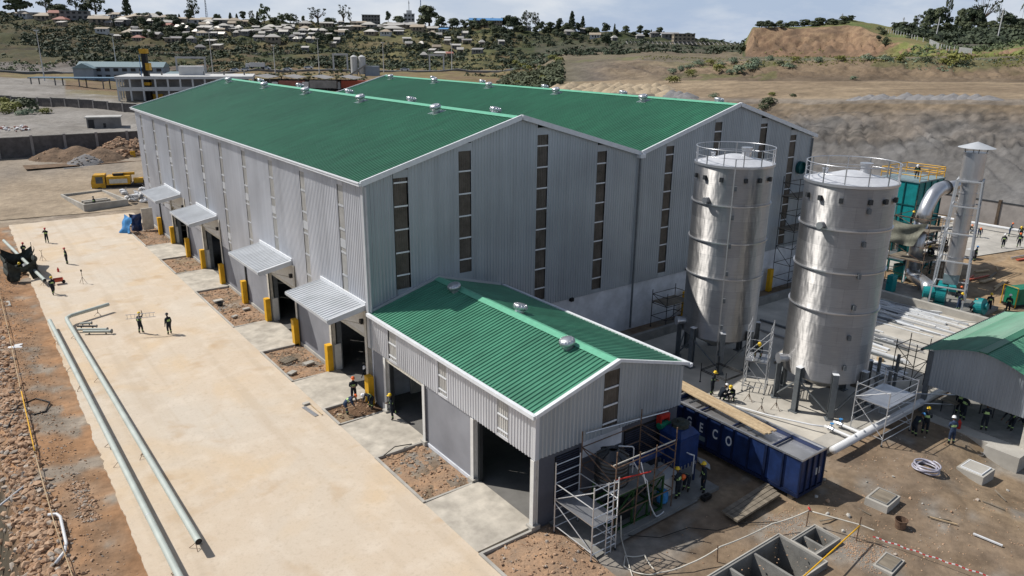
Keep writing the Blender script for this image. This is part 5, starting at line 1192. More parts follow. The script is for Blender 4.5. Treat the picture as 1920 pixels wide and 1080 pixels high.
# more process plant around the filter tower
def plant_bits():
    R_ = empty('process_frame', (60.6, -5.4, 0), 'teal steel platform frame packed with small machines beside the filter tower', 'frame')
    for x in (-3.2, -.2, 2.6):
        for y in (-1.6, 1.6): MB().cbox((x, y, 0), (.18, .18, 6.4)).build('column', 'teal_dark', R_)
    for z in (2.2, 4.2, 6.3):
        for y in (-1.6, 1.6): MB().beam((-3.2, y, z), (2.6, y, z), .16).build('beam', 'teal_dark', R_)
        for x in (-3.2, -.2, 2.6): MB().beam((x, -1.6, z), (x, 1.6, z), .16).build('beam', 'teal_dark', R_)
    for z in (2.3, 4.3): MB().box((-3.2, -1.6, z), (2.6, 1.6, z + .05)).build('deck', 'grey_steel', R_)
    for x in (-3.2, -.2): MB().beam((x, -1.6, 0), (x + 2.9, -1.6, 2.2), .1).build('brace', 'teal', R_)
    for z in (2.8, 3.3, 4.9, 5.3): MB().tube([(-3.3, -1.7, z), (2.7, -1.7, z)], .03, 5).build('handrail', 'galv', R_)
    for x, y, z, r, h, m in ((-2.3, -.6, 2.35, .45, 1.5, 'teal'), (-.9, .3, 2.35, .55, 1.6, 'galv'), (1.2, -.5, 2.35, .4, 1.3, 'teal'), (-2, .4, 4.35, .5, 1.7, 'galv'), (.9, .1, 4.35, .6, 1.9, 'teal'), (-1.8, -.4, .1, .6, 1.5, 'teal'), (1.2, .2, .1, .7, 1.7, 'teal_dark')):
        MB().lathe([(r * .3, 0), (r, .35 * h), (r, h * .92), (r * .5, h)], (x, y, z), n=16).build('vessel', m, R_)
    MB().tube([(-2.3, -.6, 3.8), (-2.3, -.6, 4.6), (-1.2, -.6, 5.2), (.9, -.2, 5.4)], .16, 10).build('pipework', 'galv', R_)
    MB().tube([(-3.6, -1.9, .3), (-3.6, -1.9, 3.2), (-1., -1.9, 3.9), (2.2, -1.9, 3.9)], .12, 8).build('pipework', 'pvc', R_)
    R_ = empty('screw_conveyor', (58.5, -11.2, .2), 'low teal screw conveyor lying on the plinth behind the chimney frame', 'conveyor', None, .5)
    MB().box((-2.6, -.3, .5), (2.6, .3, 1.0)).build('trough', 'teal', R_); MB().tube([(2.6, 0, .75), (3.3, 0, .75)], .28, 12).build('motor', 'teal_dark', R_)
    for x in (-2.2, 2.2): MB().box((x - .1, -.3, 0), (x + .1, .3, .5)).build('leg', 'grey_steel', R_)
    for i, (x, y, w, h, m) in enumerate(((52.6, -8.2, .9, 1.7, 'teal'), (54.0, -5.6, 1.1, 1.3, 'teal_dark'), (52.3, -3.6, .8, 1.9, 'wall_white'))):
        R_ = empty('control_cabinet', (x, y, .3), '%s cabinet on the plinth behind the silo pad wall' % ('slim teal', 'wide dark teal', 'tall pale')[i], 'cabinet')
        MB().box((-w / 2, -.3, 0), (w / 2, .3, h)).build('housing', m, R_); MB().box((-w / 2 - .015, -.24, .15), (-w / 2 - .002, .24, h - .1)).build('door', m, R_); MB().box((-w / 2 - .05, .1, h * .5), (-w / 2 - .015, .14, h * .6)).build('handle', 'black', R_)
    rn = random.Random(31)
    for i in range(12):
        x, y = rn.uniform(62, 78), rn.uniform(-14.5, -9.5); l = rn.uniform(1.5, 4); a = rn.uniform(-.5, .5)
        tag(MB().beam((x, y, .1), (x + l * cos(a), y + l * sin(a), .12), rn.uniform(.1, .4), .14)._build('steel_section', rn.choice(['wood', 'wood_old', 'galv', 'truck_red'])), 'loose beam lying on the bare soil between the chimney and the road', 'beam', 'loose beams on the soil beyond the chimney')
plant_bits()
# perimeter wall beside the quarry
def perimeter():
    R_ = empty('perimeter_wall', (95.6, 0, 0), 'pale precast concrete wall with dark posts below the quarry face', 'wall')
    y = -58.
    while y < 44:
        MB().box((-.08, y + .12, -.3), (.08, y + 5.1, 3.1)).build('panel', 'pre_cast', R_); MB().box((-.14, y + .0, 3.1), (.14, y + 5.2, 3.26)).build('coping', 'dark_steel', R_)
        MB().box((-.24, y - .22, -.3), (.2, y + .12, 3.5)).build('post', 'trunk', R_); y += 5.22
perimeter()
tag(MB().tube([(91.0, -12, .75), (90.4, 9, .75)], .2, 10)._build('white_pipe', 'pvc'), 'long white pipe on the ground by the precast wall', 'pipe')
def welder(loc, label):
    R_ = empty('welding_set', loc, label, 'welder'); MB().box((-.6, -.4, .3), (.6, .4, 1.1)).build('body', 'wall_white', R_)
    for x in (-.4, .4): MB().tube([(x, -.45, .25), (x, .45, .25)], .22, 12).build('wheel', 'black', R_)
welder((73.8, -6.6, 0), 'white wheeled welding set on the pale access road')

# ------------------------------------------------------------------ open shed
def shed():
    x0, x1, yL, yR = 29.5, 42., -22.5, -28.9; yc = (yL + yR) / 2; zE, zR = 4.35, 5.28; gz0 = -.0
    R_ = empty('open_shed', (x0, yc, 0), 'open sided shed with a curved green roof and grey gable sheet', 'shed')
    T = lambda b: (setattr(b, 'v', [(x - x0, y - yc, z) for x, y, z in b.v]), b)[1]
    prof = lambda s: zE + (zR - zE) * (1 - abs(2 * s - 1) ** 1.6)
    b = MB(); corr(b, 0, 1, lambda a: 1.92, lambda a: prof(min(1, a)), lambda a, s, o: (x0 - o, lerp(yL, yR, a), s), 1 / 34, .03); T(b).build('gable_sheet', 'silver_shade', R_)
    n = 16
    for h0, h1 in ((0, .5), (.5, 1)):
        b = MB()
        for k in range(8):
            s0, s1 = h0 + (h1 - h0) * k / 8, h0 + (h1 - h0) * (k + 1) / 8
            e0 = -.06 if s0 == 0 else s0; e1 = 1.06 if s1 == 1 else s1
            corr(b, x0 - .35, x1, lambda a: 0, lambda a: 1, lambda a, s, o: (a, lerp(yL, yR, lerp(e0, e1, s)), prof(min(1, max(0, lerp(e0, e1, s)))) + .05 + o), .31, .04)
        T(b)._build('roof_slope', 'green_sheet_lit', R_)
    T(MB().beam((x0 - .4, yc, zR + .1), (x1, yc, zR + .1), .5, .06)).build('ridge_cap', 'green_sheet', R_)
    T(MB().beam((x0 - .35, yL + .42, zE + .0), (x1, yL + .42, zE + .0), .12, .16)).build('eave_trim', 'dark_steel', R_)
    for x in (x0 + .1, x0 + 6, x1 - .2):
        for y, zb in ((yL - .1, 0), (yR + .1, .0)): T(MB().cbox((x, y, zb - .1), (.3, .28, 4.4))).build('post', 'grey_steel' if y > -25 else 'cream_steel', R_)
    for x in (x0 + 6, x1 - .2): T(MB().beam((x, yL, 4.1), (x, yR, 4.1), .15, .25)).build('rafter', 'grey_steel', R_)
    # plinth wall along the front
    T(MB().box((x0 - 1.5, yR - .35, -1.3), (x0 + .1, yR + 1.6, -.02)).box((x0 - 1.0, yR + 1.6, -1.3), (x0 + .1, yL - .8, -.02))).build('plinth_wall', 'concrete', R_)
    T(MB().box((x0 + .1, yR - .2, -.3), (x1, yL, .02))).build('floor_slab', 'concrete_dark', R_)
    for z in (.9, 1.6): T(MB().tube([(x0 - 2.5, yL + .9, z), (x0 + 1.5, yL - 1.6, z - .3)], .045, 6)).build('barrier_tube', 'galv', R_)
shed()
for i, (x, y, h) in enumerate(((31.2, -23.9, .9), (33, -25.6, .8), (35.5, -26.5, .9))):
    R_ = empty('work_bench', (x, y, .02), 'steel work bench inside the open shed, %s' % ('beside the corner post', 'holding white sacks', 'at the far end')[i], 'bench', 'benches in the shed')
    MB().box((-.9, -.5, h - .06), (.9, .5, h)).build('bench_top', 'wood_old', R_)
    for sx in (-.8, .8):
        for sy in (-.4, .4): MB().cbox((sx, sy, 0), (.06, .06, h - .06)).build('leg', 'dark_steel', R_)
rn = random.Random(9)
for i in range(5):
    tag(MB().rock((32.2 + i * .55, -25.5 - .2 * (i % 2), .9), .32, rn, .5)._build('white_sack', 'white_bag'), 'white sack heaped on the benches in the open shed', 'sack', 'white sacks in the shed')
tag(MB().lathe([(.12, 0), (.12, .45), (.05, .55), (.05, .62)], (28.95, -25.3, -.02), n=12)._build('fire_extinguisher', 'red_paint'), 'red extinguisher standing on the shed plinth wall', 'extinguisher')

# ------------------------------------------------------------------ open ground in front
def open_tank(name, x0, x1, y0, y1, parts, label, h=.25, depth=2.2):
    R_ = empty(name, (x0, y0, 0), label, 'tank'); w = .17; W_ = x1 - x0; D = y1 - y0
    for a, c in (((0, 0, -depth), (W_, w, h)), ((0, D - w, -depth), (W_, D, h)), ((0, w, -depth), (w, D - w, h)), ((W_ - w, w, -depth), (W_, D - w, h))): MB().box(a, c).build('outer_wall', 'concrete_dark', R_)
    for x in parts: MB().box((x - x0 - .07, w, -depth), (x - x0 + .07, D - w, h - .06)).build('partition', 'concrete_dark', R_)
    MB().box((w, w, -depth), (W_ - w, D - w, -depth + .1)).build('tank_floor', 'dirt_dark', R_)
    for a, c in (((.0, .0, h), (W_, .06, h + .05)), ((0, D - .06, h), (W_, D, h + .05)), ((0, .06, h), (.06, D - .06, h + .05)), ((W_ - .06, .06, h), (W_, D - .06, h + .05))): MB().box(a, c).build('rebate', 'concrete', R_)
    return R_
open_tank('concrete_pit', 2.2, 9.45, -28.05, -25.35, (5.42, 7.25), 'long open concrete pit divided into deep chambers')
open_tank('concrete_pit', 9.5, 11.65, -27.4, -25.95, (10.45,), 'small two chamber concrete pit joined to the end of the long pit', .2, 1.5)
def manhole(x0, y0, x1, y1, h, label, tilt=0., inner='wood_old'):
    cx, cy = (x0 + x1) / 2, (y0 + y1) / 2; R_ = empty('manhole_box', (cx, cy, gz(cx, cy)), label, 'manhole', None, tilt); a, c = (x1 - x0) / 2, (y1 - y0) / 2
    MB().box((-a, -c, -.2), (a, c, h)).build('box', 'concrete', R_)
    lid = MB().box((-a * .78, -c * .78, h), (a * .78, c * .78, h + .06)).build('cover', inner, R_)
    MB().box((-a * .8, -c * .8, h), (a * .8, -c * .74, h + .08)).box((-a * .8, c * .74, h), (a * .8, c * .8, h + .08)).box((a * .74, -c * .74, h), (a * .8, c * .74, h + .08)).box((-a * .8, -c * .74, h), (-a * .74, c * .74, h + .08))._build('cover_frame', 'white_trim' if inner == 'concrete' else 'concrete_dark', lid)
manhole(15.9, -27.4, 17.5, -26.2, .42, 'concrete manhole box with a cracked brownish cover on the brown soil', .08)
manhole(24.6, -28.7, 26.2, -27.2, .5, 'concrete manhole box with a white framed cover by the shed plinth', .0, 'concrete')
manhole(11.3, -30.1, 12.8, -29.2, .12, 'low worn concrete cover slab flush with the soil', .1)
def coil():
    g = MB(); pts = []
    for i in range(180):
        a = i * .21; r = .62 + .10 * sin(i * .37) + .05 * sin(i * .11); pts.append((r * cos(a), r * sin(a), .06 + .0017 * i + .02 * sin(i * .5)))
    g.tube(pts, .05, 7); o = g._build('hose_coil', 'hose_clear', smooth=True); o.location = (22.3, -26.45, gz(22.3, -26.45)); tag(o, 'coil of clear grey hose lying on the brown soil', 'hose')
coil()
def bucket(x, y, label, m='scaf_rust', r=.3, h=.5, z=None):
    z = gz(x, y) + .02 if z is None else z
    g = MB().lathe([(r * .85, 0), (r, h), (r * 1.08, h), (r * 1.08, h - .05), (r * .95, h - .05)], (x, y, z), n=20, cap=False).lathe([(r * .84, .03), (r * .93, h - .02)], (x, y, z), n=20, cap=False).lathe([(r * .8, .04), (.001, .04)], (x, y, z), n=20, cap=False)
    tag(g._build('bucket', m), label, 'bucket')
bucket(15.35, -28.5, 'rusty open drum standing on the brown soil'); bucket(27.8, -27.2, 'small grey bucket against the shed plinth', 'galv', .22, .35, -.9)
bucket(-2.55, 26.3, 'dark bucket on a soil bed between two ramps', 'dark_steel', .28, .3, .0)
tag(MB().beam((17.9, -30.17, .05), (17.4, -29.0, .05), .07, .05)._build('timber_stick', 'wood'), 'thin timber stick lying on the brown soil', 'stick')
tag(MB().beam((17.75, -31.0, .05), (17.9, -32.3, .05), .1, .07)._build('pipe_offcut', 'pvc'), 'short white pipe offcut lying on the brown soil', 'pipe')
# rail fence with pipes and tape round the pits
def rope(name, label, pts, r, m, cat, sag=0., seg=8, colr=None):
    P = []
    for i in range(len(pts) - 1):
        a, c = Vector(pts[i]), Vector(pts[i + 1])
        for k in range(seg): t = k / seg; p = a.lerp(c, t); p.z -= sag * 4 * t * (1 - t); P.append(p)
    P.append(Vector(pts[-1])); return tag(MB().tube(P, r, 6)._build(name, m, smooth=True), label, cat)
for i, (x, y, h, d) in enumerate(((11.54, -25.58, 1.1, .05), (12.5, -27.75, 1.3, .1), (5.54, -24.72, .95, -.1))):
    tag(MB().tube([(x, y, -.05), (x + d, y, h)], .03, 6)._build('fence_stake', 'scaf_rust'), 'thin rusty stake %s' % ('tied with pink tape by the container corner', 'beyond the small pit at the yellow pole', 'leaning beside the long pit')[i], 'stake')
tag(MB().rock((11.58, -25.58, .98), .12, rn)._build('pink_rag', 'helmet_red'), 'pink rag tied round the stake by the container corner', 'rag')
rope('barrier_hose', 'pale hose strung from the stakes along the long pit to the scaffold', [(11.58, -25.6, .9), (9.5, -24.9, .55), (5.6, -24.75, .8), (3.9, -24.3, .3), (2.6, -23.7, .05), (1.9, -23.3, .05), (1.6, -22.4, .05), (2.2, -21.9, .05), (3.0, -22.4, .05), (2.6, -23.4, .05)], .035, 'cream_steel', 'hose', .08)
rope('drop_hose', 'pale hose hanging from the rusty scaffold to the ground', [(3.1, -20.6, 1.2), (3.0, -20.8, .1), (2.2, -22.0, .04), (1.2, -23.5, .04)], .03, 'cream_steel', 'hose', .03)
rope('barrier_rail', 'pale pipe rail tied between two stakes beyond the small pit', [(11.6, -25.6, .85), (12.6, -27.8, .85), (12.8, -28.4, .8)], .035, 'cream_steel', 'rail')
rope('yellow_pole', 'yellow pole leaning across the long concrete pit', [(12.5, -27.8, .85), (5.2, -28.6, 1.0)], .04, 'yellow_paint', 'pole')
g = MB(); P0, P1 = Vector((13.2, -28.2, .15)), Vector((14.6, -33.6, .35)); k = 40
for i in range(k):
    g.mat(i % 2); a = P0.lerp(P1, i / k); c = P0.lerp(P1, (i + 1) / k); a.z += .03 * sin(i); c.z += .03 * sin(i + 1); g.beam(a, c, .012, .06)
tag(g._build('barrier_tape', ['tape_red', 'letter_white']), 'red and white striped barrier tape stretched over the soil', 'tape')

# ------------------------------------------------------------------ yard: long pipes on stands
def long_pipe(label, pts, r):
    R_ = empty('steel_pipe', pts[0], label, 'pipe', 'long pale pipes on stands'); o = Vector(pts[0]); P = [Vector(p) - o for p in pts]
    MB().tube(P, r, 20, cap=False).build('pipe_wall', 'pipe_green', R_, smooth=True)
    d = (P[-1] - P[-2]).normalized(); d0 = (P[1] - P[0]).normalized()
    MB().tube([P[-1] - d * .25, P[-1] - d * .02], r * .93, 20).build('bore', 'black', R_); 
    for k in (.28, .56, .8):
        if len(P) == 2: q = P[0].lerp(P[1], k); MB().tube([q - d * .03, q + d * .03], r * 1.03, 20).build('weld_seam', 'canopy_sheet', R_)
    return R_
long_pipe('long pale green pipe on stands, the one nearer the soil bank', [(-16.0, 28.2, .75), (-15.55, -15., .75)], .165)
long_pipe('long pale green pipe on stands with an elbow at its far end', [(-11.2, 30.0, .75), (-14.35, 28.6, .75), (-14.75, 28.1, .75), (-14.8, 27.2, .75), (-14.2, -9.9, .75)], .165)
i = 0
for (x, y) in ((-16.0, 24.), (-15.93, 17.5), (-15.9, 13.5), (-15.75, 3.6), (-15.7, 1.0), (-15.6, -10.9), (-14.7, 24.5), (-14.6, 14.3), (-14.4, 1.2), (-14.22, -9.3), (-12.2, 29.5)):
    tripod((x, y, .05), 'small rusty stand propping up a long pale pipe on the yard', .56, rz=i * .7, group='stands under the long pipes'); i += 1
for k, (a, c, r, lb) in enumerate((((-14.3, 25.9), (-12.3, 24.6), .10, 'short pale flanged pipe lying on the yard beside the long pipe'), ((-14.2, 26.8), (-12.9, 25.9), .08, 'dark short pipe beside the flanged pipe on the yard'), ((-14.0, 25.1), (-12.1, 23.9), .12, 'thickest of the short pipes lying beside the long pipe'), ((-13.9, 27.3), (-13.1, 27.0), .09, 'smallest short pipe at the pipe elbow'))):
    R_ = empty('pipe_spool', (*a, .3), lb, 'pipe'); d = Vector((c[0] - a[0], c[1] - a[1], 0))
    MB().tube([(0, 0, 0), d], r, 14).build('tube_body', 'dark_steel' if k == 1 else 'pipe_green', R_); e = d.normalized() * .06
    MB().tube([d, d + e], r * 1.6, 16).build('flange', 'grey_steel', R_)
    for q in (.2, .8): MB().cbox((d.x * q, d.y * q, -.26), (.08, .3, .26 - r)).build('chock', 'wood_old', R_)
tripod((-11.75, 40.7, .045), 'tripod work light standing alone on the yard', 1.25, 'lamp', group='work lights')
tripod((-15.0, 42.2, .045), 'pipe stand under the end of the pipe inside the tarpaulin booth', .65, group='booth stands')
tripod((-14.0, 52.5, .045), 'dark tripod stand behind the tarpaulin booth', 1.1, group='booth stands')
tag(MB().lathe([(.10, .05), (.11, .35), (.05, .45), (.03, .55)], (-13.2, 46.6, 0), n=10)._build('gas_bottle', 'helmet_red'), 'small dark red bottle standing on the yard', 'bottle')
# barrow
R_ = empty('wheelbarrow', (-13.75, 41.9, .05), 'small reddish wheelbarrow beside the pipe booth', 'wheelbarrow')
q = MB(); q.add([(-.3, -.25, .25), (.3, -.25, .25), (.3, .25, .25), (-.3, .25, .25), (-.45, -.35, .55), (.45, -.35, .55), (.45, .35, .55), (-.45, .35, .55)], [(0, 3, 2, 1), (0, 1, 5, 4), (1, 2, 6, 5), (2, 3, 7, 6), (3, 0, 4, 7)]); q.build('tray', 'truck_red', R_)
MB().tube([(-1.2, -.25, .45), (.4, -.1, .2)], .02, 5).build('handle', 'dark_steel', R_); MB().tube([(-1.2, .25, .45), (.4, .1, .2)], .02, 5).build('handle', 'dark_steel', R_); MB().tube([(.45, -.05, .17), (.45, .05, .17)], .17, 12).build('wheel', 'black', R_)
def booth():
    R_ = empty('tarpaulin_booth', (-16.4, 48.6, .05), 'dark green tarpaulin booth around a pale pipe', 'tent')
    P = [(-1.2, -3.4), (1.3, -3.2), (1.5, 2.6), (-1.3, 2.8)]
    for k, (x, y) in enumerate(P): MB().tube([(x, y, 0), (x, y, 2.5)], .03, 5).build('pole', 'dark_steel', R_)
    for k in range(4):
        a, c = P[k], P[(k + 1) % 4]; n = 9; vs = []
        for j in range(n + 1):
            for i in range(n + 1):
                s, t = i / n, j / n; x = lerp(a[0], c[0], s); y = lerp(a[1], c[1], s); w = .16 * sin(s * 10 + t * 4 + k) + .1 * sin(t * 9); top = 2.1 - .7 * sin(pi * s) * (1 if k != 1 else .5)
                nx, ny = (c[1] - a[1]), -(c[0] - a[0]); L_ = sqrt(nx * nx + ny * ny); z = t * top
                if k == 0 and .35 < s < .7 and t < .55: z = .9
                vs.append((x + nx / L_ * w, y + ny / L_ * w, z))
        g = MB(); g.add(vs, [(j * (n + 1) + i, j * (n + 1) + i + 1, (j + 1) * (n + 1) + i + 1, (j + 1) * (n + 1) + i) for j in range(n) for i in range(n)]); g.build('tarp_wall', 'tarp_green', R_, smooth=True)
booth()
long_pipe('pale pipe passing through the tarpaulin booth on the yard', [(-16.9, 60.5, 1.05), (-14.9, 41.6, .7)], .16)
rn = random.Random(4)
for i in range(4): tag(MB().rock((-17.0 + .5 * i, 47.8 + rn.uniform(-1, 1.4), .5), .45, rn, .8)._build('tarp_bundle', 'white_bag' if i == 2 else 'tarp_green'), 'crumpled bundle inside the tarpaulin booth, %s' % ('by the soil bank', 'under the pipe', 'the white one', 'by the open yard')[i], 'bundle')

# soil bank: rubble, hoses, tape fence
def rubble(n, box_, sizes, seed, name='rubble', grey=.14):
    rn = random.Random(seed); g = MB()
    for _ in range(n):
        x = rn.triangular(box_[0], box_[1], (box_[0] + box_[1]) / 2); y = rn.uniform(box_[2], box_[3]); s = rn.choice(sizes)
        g.mat(rn.random() < .18); g.rock((x, y, gz(x, y) + s * .15), s, rn)
    tag(g.build(name, ['rock', 'rock_grey']), kind='stuff')
rubble(8500, (-21.7, -18.9, -22, 56), [.03, .035, .04, .05, .05, .06, .07, .08, .10, .13, .17, .24], 1)
rubble(3800, (-20.2, -16.7, -20, 50), [.02, .025, .03, .04, .05, .075], 2)
rubble(500, (-18.6, -17.4, -4, 0.5), [.05, .07, .10], 3, grey=.8)
rubble(260, (-22.8, -21.4, -20, 50), [.06, .09, .14, .2], 4)
rubble(1600, (2, 30, -33, -22), [.015, .02, .03, .05], 6, grey=.6)
rubble(700, (8.5, 13, -25.6, -24), [.015, .025, .04], 8, grey=.9); rubble(900, (10.5, 13.5, -29.8, -27.4), [.02, .03, .045], 9, grey=.9)
rope('bank_hose', 'black hose looping over the rubble bank', [(-20.6, 9., .3), (-19.7, 12.4, .35), (-18.6, 13.2, .25), (-17.9, 12.2, .2), (-18.3, 10.8, .2), (-19.0, 10.6, .25)], .045, 'black', 'hose')
rope('bank_rope', 'thin pinkish rope along the top of the rubble bank', [(-19.3, -12, .6), (-19.5, -4, .62), (-19.5, 4., .62), (-19.3, 15, .62), (-19.0, 28, .6), (-18.8, 40, .6)], .025, 'wood', 'rope', .05)
rope('yellow_tape', 'yellow tape tied along the rubble bank fence', [(-19.48, 4.5, .65), (-19.3, 14, .66)], .035, 'yellow_paint', 'tape', .05)
for i, (x, y) in enumerate(((-19.4, -6), (-19.5, 4.2), (-19.3, 14.5), (-19.0, 28), (-18.8, 40))): tag(MB().tube([(x, y, -.1), (x, y, .75)], .03, 5)._build('fence_stake', 'scaf_dark'), 'thin dark stake holding the rope along the rubble bank', 'stake', 'stakes along the rubble bank')
tag(MB().tube([(-19.65, -2.85, .5), (-19.3, -3.05, .52), (-19.18, -3.4, .5), (-19.25, -5.9, .46), (-19.4, -6.5, .42), (-19.85, -7.1, .36)], .075, 12)._build('drain_pipe', 'pvc', smooth=True), 'bent white drain pipe lying on the red soil', 'pipe')
tag(MB().tube([(-22.8, -.6, -.2), (-20.3, 1.2, .35)], .06, 8)._build('waste_pipe', 'canopy_sheet', smooth=True), 'grey pipe sticking out of the rubble into the trench', 'pipe')
tag(MB().box((-22.5, 36.6, -.6), (-18.2, 38.2, .18))._build('concrete_headwall', 'concrete'), 'flat concrete headwall across the trench', 'wall')
g = MB().rock((-18.9, 24.6, .25), .45, random.Random(2), .12).rock((-18.6, 24.9, .27), .35, random.Random(3), .12); tag(g._build('paper_scrap', 'white_bag'), 'white torn sheet lying on the red soil', 'sheet')

# things on soil beds
def pallet(x, y, rz, label):
    R_ = empty('pallet', (x, y, .08), label, 'pallet', None, rz)
    for k in range(7): MB().box((-.55 + .17 * k, -.5, .1), (-.45 + .17 * k, .5, .13)).build('slat', 'wood_old', R_)
    for y_ in (-.45, 0, .4): MB().box((-.55, y_, 0), (.6, y_ + .07, .1)).build('bearer', 'wood_old', R_)
pallet(-2.3, 10.0, .3, 'broken timber pallet on the soil bed by the first canopy')
for x, y, a, s, lb in ((-1.2, 8.6, .2, .5, 'flat paving slab leaning by the warehouse wall near the pallet'), (-2.9, 7.6, .5, .45, 'grey stone slab at the ramp edge near the pallet'), (-1.0, 23.6, .1, .4, 'grey slab beside a yellow guard on a soil bed'), (-2.5, 22.2, .4, .35, 'square grey slab in the middle of a soil bed'), (-2.4, 27.4, .1, .55, 'pale slab beside the dark bucket'), (-4.0, 2.2, .1, .3, 'small pale slab on the yard edge')):
    tag(MB().cbox((x, y, .06), (s * 1.5, s, .12), a)._build('stone_slab', 'concrete'), lb, 'slab')
g = MB().beam((-4.3, 1.9, .08), (-4.1, .2, .08), .28, .03); tag(g._build('metal_sheet', 'galv'), 'narrow metal sheet lying on the yard beside the diggers', 'sheet')
tag(MB().beam((-3.8, 1.9, .08), (-3.75, .1, .1), .06, .05)._build('timber_stick', 'wood'), 'brown timber batten beside the metal sheet on the yard', 'batten')
rope('cable_loop', 'black cable looped over the kerb of the soil bed between the annex doors', [(-2.9, -6.9, .1), (-2.7, -7.2, .45), (-2.2, -7., .5), (-1.5, -6.75, .25), (-.9, -6.7, .12)], .03, 'black', 'cable')
cloth('blue_tarp', 'bright blue tarpaulin hanging over a rail at the far end of the warehouse', [(-3.6, 62.5, 2.2), (-3.2, 60.0, 2.1), (-3.6, 60.2, .1), (-4.6, 61.8, .05)], 'blue_tarp', sag=.1)
cloth('blue_tarp', 'dark blue tarpaulin beside the white board at the warehouse corner', [(-3.1, 62.4, 2.2), (-1.8, 61.6, 2.3), (-1.9, 61.2, .1), (-3.1, 61.8, .1)], 'blue_steel', sag=.15)
tag(MB().box((-1.8, 61.2, .1), (-.5, 61.4, 2.9))._build('white_board', 'cream_steel'), 'tall off white board leaning at the far corner of the warehouse', 'board')

tag(MB().rock((11.9, -18.6, .1), .42, random.Random(8), .35)._build('plastic_basin', 'wall_white'), 'shallow white plastic basin on the soil beside the blue container', 'basin')
tag(MB().box((8.9, -21.15, .02), (9.5, -20.85, .25)).box((9.1, -21.04, .25), (9.3, -20.96, .32))._build('tool_box', 'black'), 'black tool box on the ground in front of the three workers', 'tool box')
rn = random.Random(77)
for i in range(26):
    x, y = rn.uniform(9, 27), rn.uniform(-31.5, -23.5)
    if 2 < x < 12 and y < -25: continue
    tag(MB().rock((x, y, gz(x, y) + .03), rn.uniform(.07, .16), rn, .8)._build('stone', rn.choice(['rock', 'rock_grey', 'concrete'])), 'loose stone lying on the soil yard in front of the silos', 'stone', 'loose stones on the soil yard')
for i in range(9):
    x, y = rn.uniform(1.5, 24), rn.uniform(-32, -22.2); a = rn.uniform(0, 3)
    if 2 < x < 12 and y < -25: continue
    tag(MB().beam((x, y, gz(x, y) + .06), (x + 1.1 * cos(a), y + 1.1 * sin(a), gz(x, y) + .07), .07, .04)._build('timber_stick', 'wood_old'), 'short weathered stick lying on the soil yard', 'stick', 'short sticks on the soil yard')
rope('site_cable', 'thin black cable snaking over the soil from the annex plinth to the pits', [(3.4, -20.9, .1), (4.6, -21.9, .05), (6.4, -22.2, .05), (7.4, -23.2, .05), (9.0, -23.6, .05), (10.6, -24.6, .05)], .02, 'black', 'cable')
for i, (x, y, s_) in enumerate(((4.4, -18.3, .5), (6.0, -18.1, .6), (7.0, -18.05, .4))):
    tag(MB().box((x, y, .13), (x + s_, y + .3, .13 + s_ * 1.6)).tube([(x + s_ / 2, y - .02, .5), (x + s_ / 2, y - .3, .5), (x + s_ / 2, y - .3, .15)], .03, 5)._build('pump_cabinet', ['grey_steel', 'blue_plastic', 'tank_black'][i]), '%s pump cabinet on the plinth against the annex front wall' % ['grey', 'blue', 'black'][i], 'cabinet')

R_ = empty('filter_unit', (6.6, -18.75, 2.35), 'long blue pipe unit raised behind the black water tank', 'pipe unit')
MB().tube([(-1.0, 0, 0), (1.3, 0, 0)], .22, 14).build('barrel', 'blue_plastic', R_, smooth=True)
for x in (-.7, .2, 1.0): MB().box((x - .04, -.05, -2.2), (x + .04, .05, -.2)).build('support', 'dark_steel', R_)
MB().tube([(-1.0, 0, 0), (-1.3, 0, 0), (-1.3, 0, -1.2)], .07, 8).build('elbow_pipe', 'pvc', R_)
for i, (p, q, m) in enumerate((((2.75, -20.5, 3.3), (4.6, -21.0, 3.35), 'red_paint'), ((4.4, -20.5, 3.7), (4.4, -20.9, 2.7), 'scaf_alu'), ((5.4, -20.5, .2), (5.5, -20.5, 4.3), 'scaf_rust'), ((4.2, -20.5, .2), (4.2, -20.6, 4.4), 'scaf_rust'), ((2.7, -20.3, 4.0), (7.1, -20.4, 4.05), 'cream_steel'), ((7.0, -20.4, 3.4), (7.1, -17.9, 3.5), 'scaf_rust'))):
    tag(MB().tube([p, q], .035, 6)._build('scaffold_tube', m), ['short red tube clamped across the rusty scaffold', 'short bright tube hanging on the rusty scaffold', 'extra rusty standard nearest the pale tank', 'extra rusty standard in front of the black water tank', 'pale top rail tube along the rusty scaffold', 'rusty cross tube on the blue tank end of the scaffold'][i], 'tube')
rope('tank_hose', 'grey hose draped from the black water tank over the green frame', [(4.5, -19.9, 3.4), (5.0, -20.45, 2.4), (5.2, -20.6, 1.0), (5.6, -20.7, .2), (6.3, -20.6, .17)], .035, 'pvc', 'hose', .05)

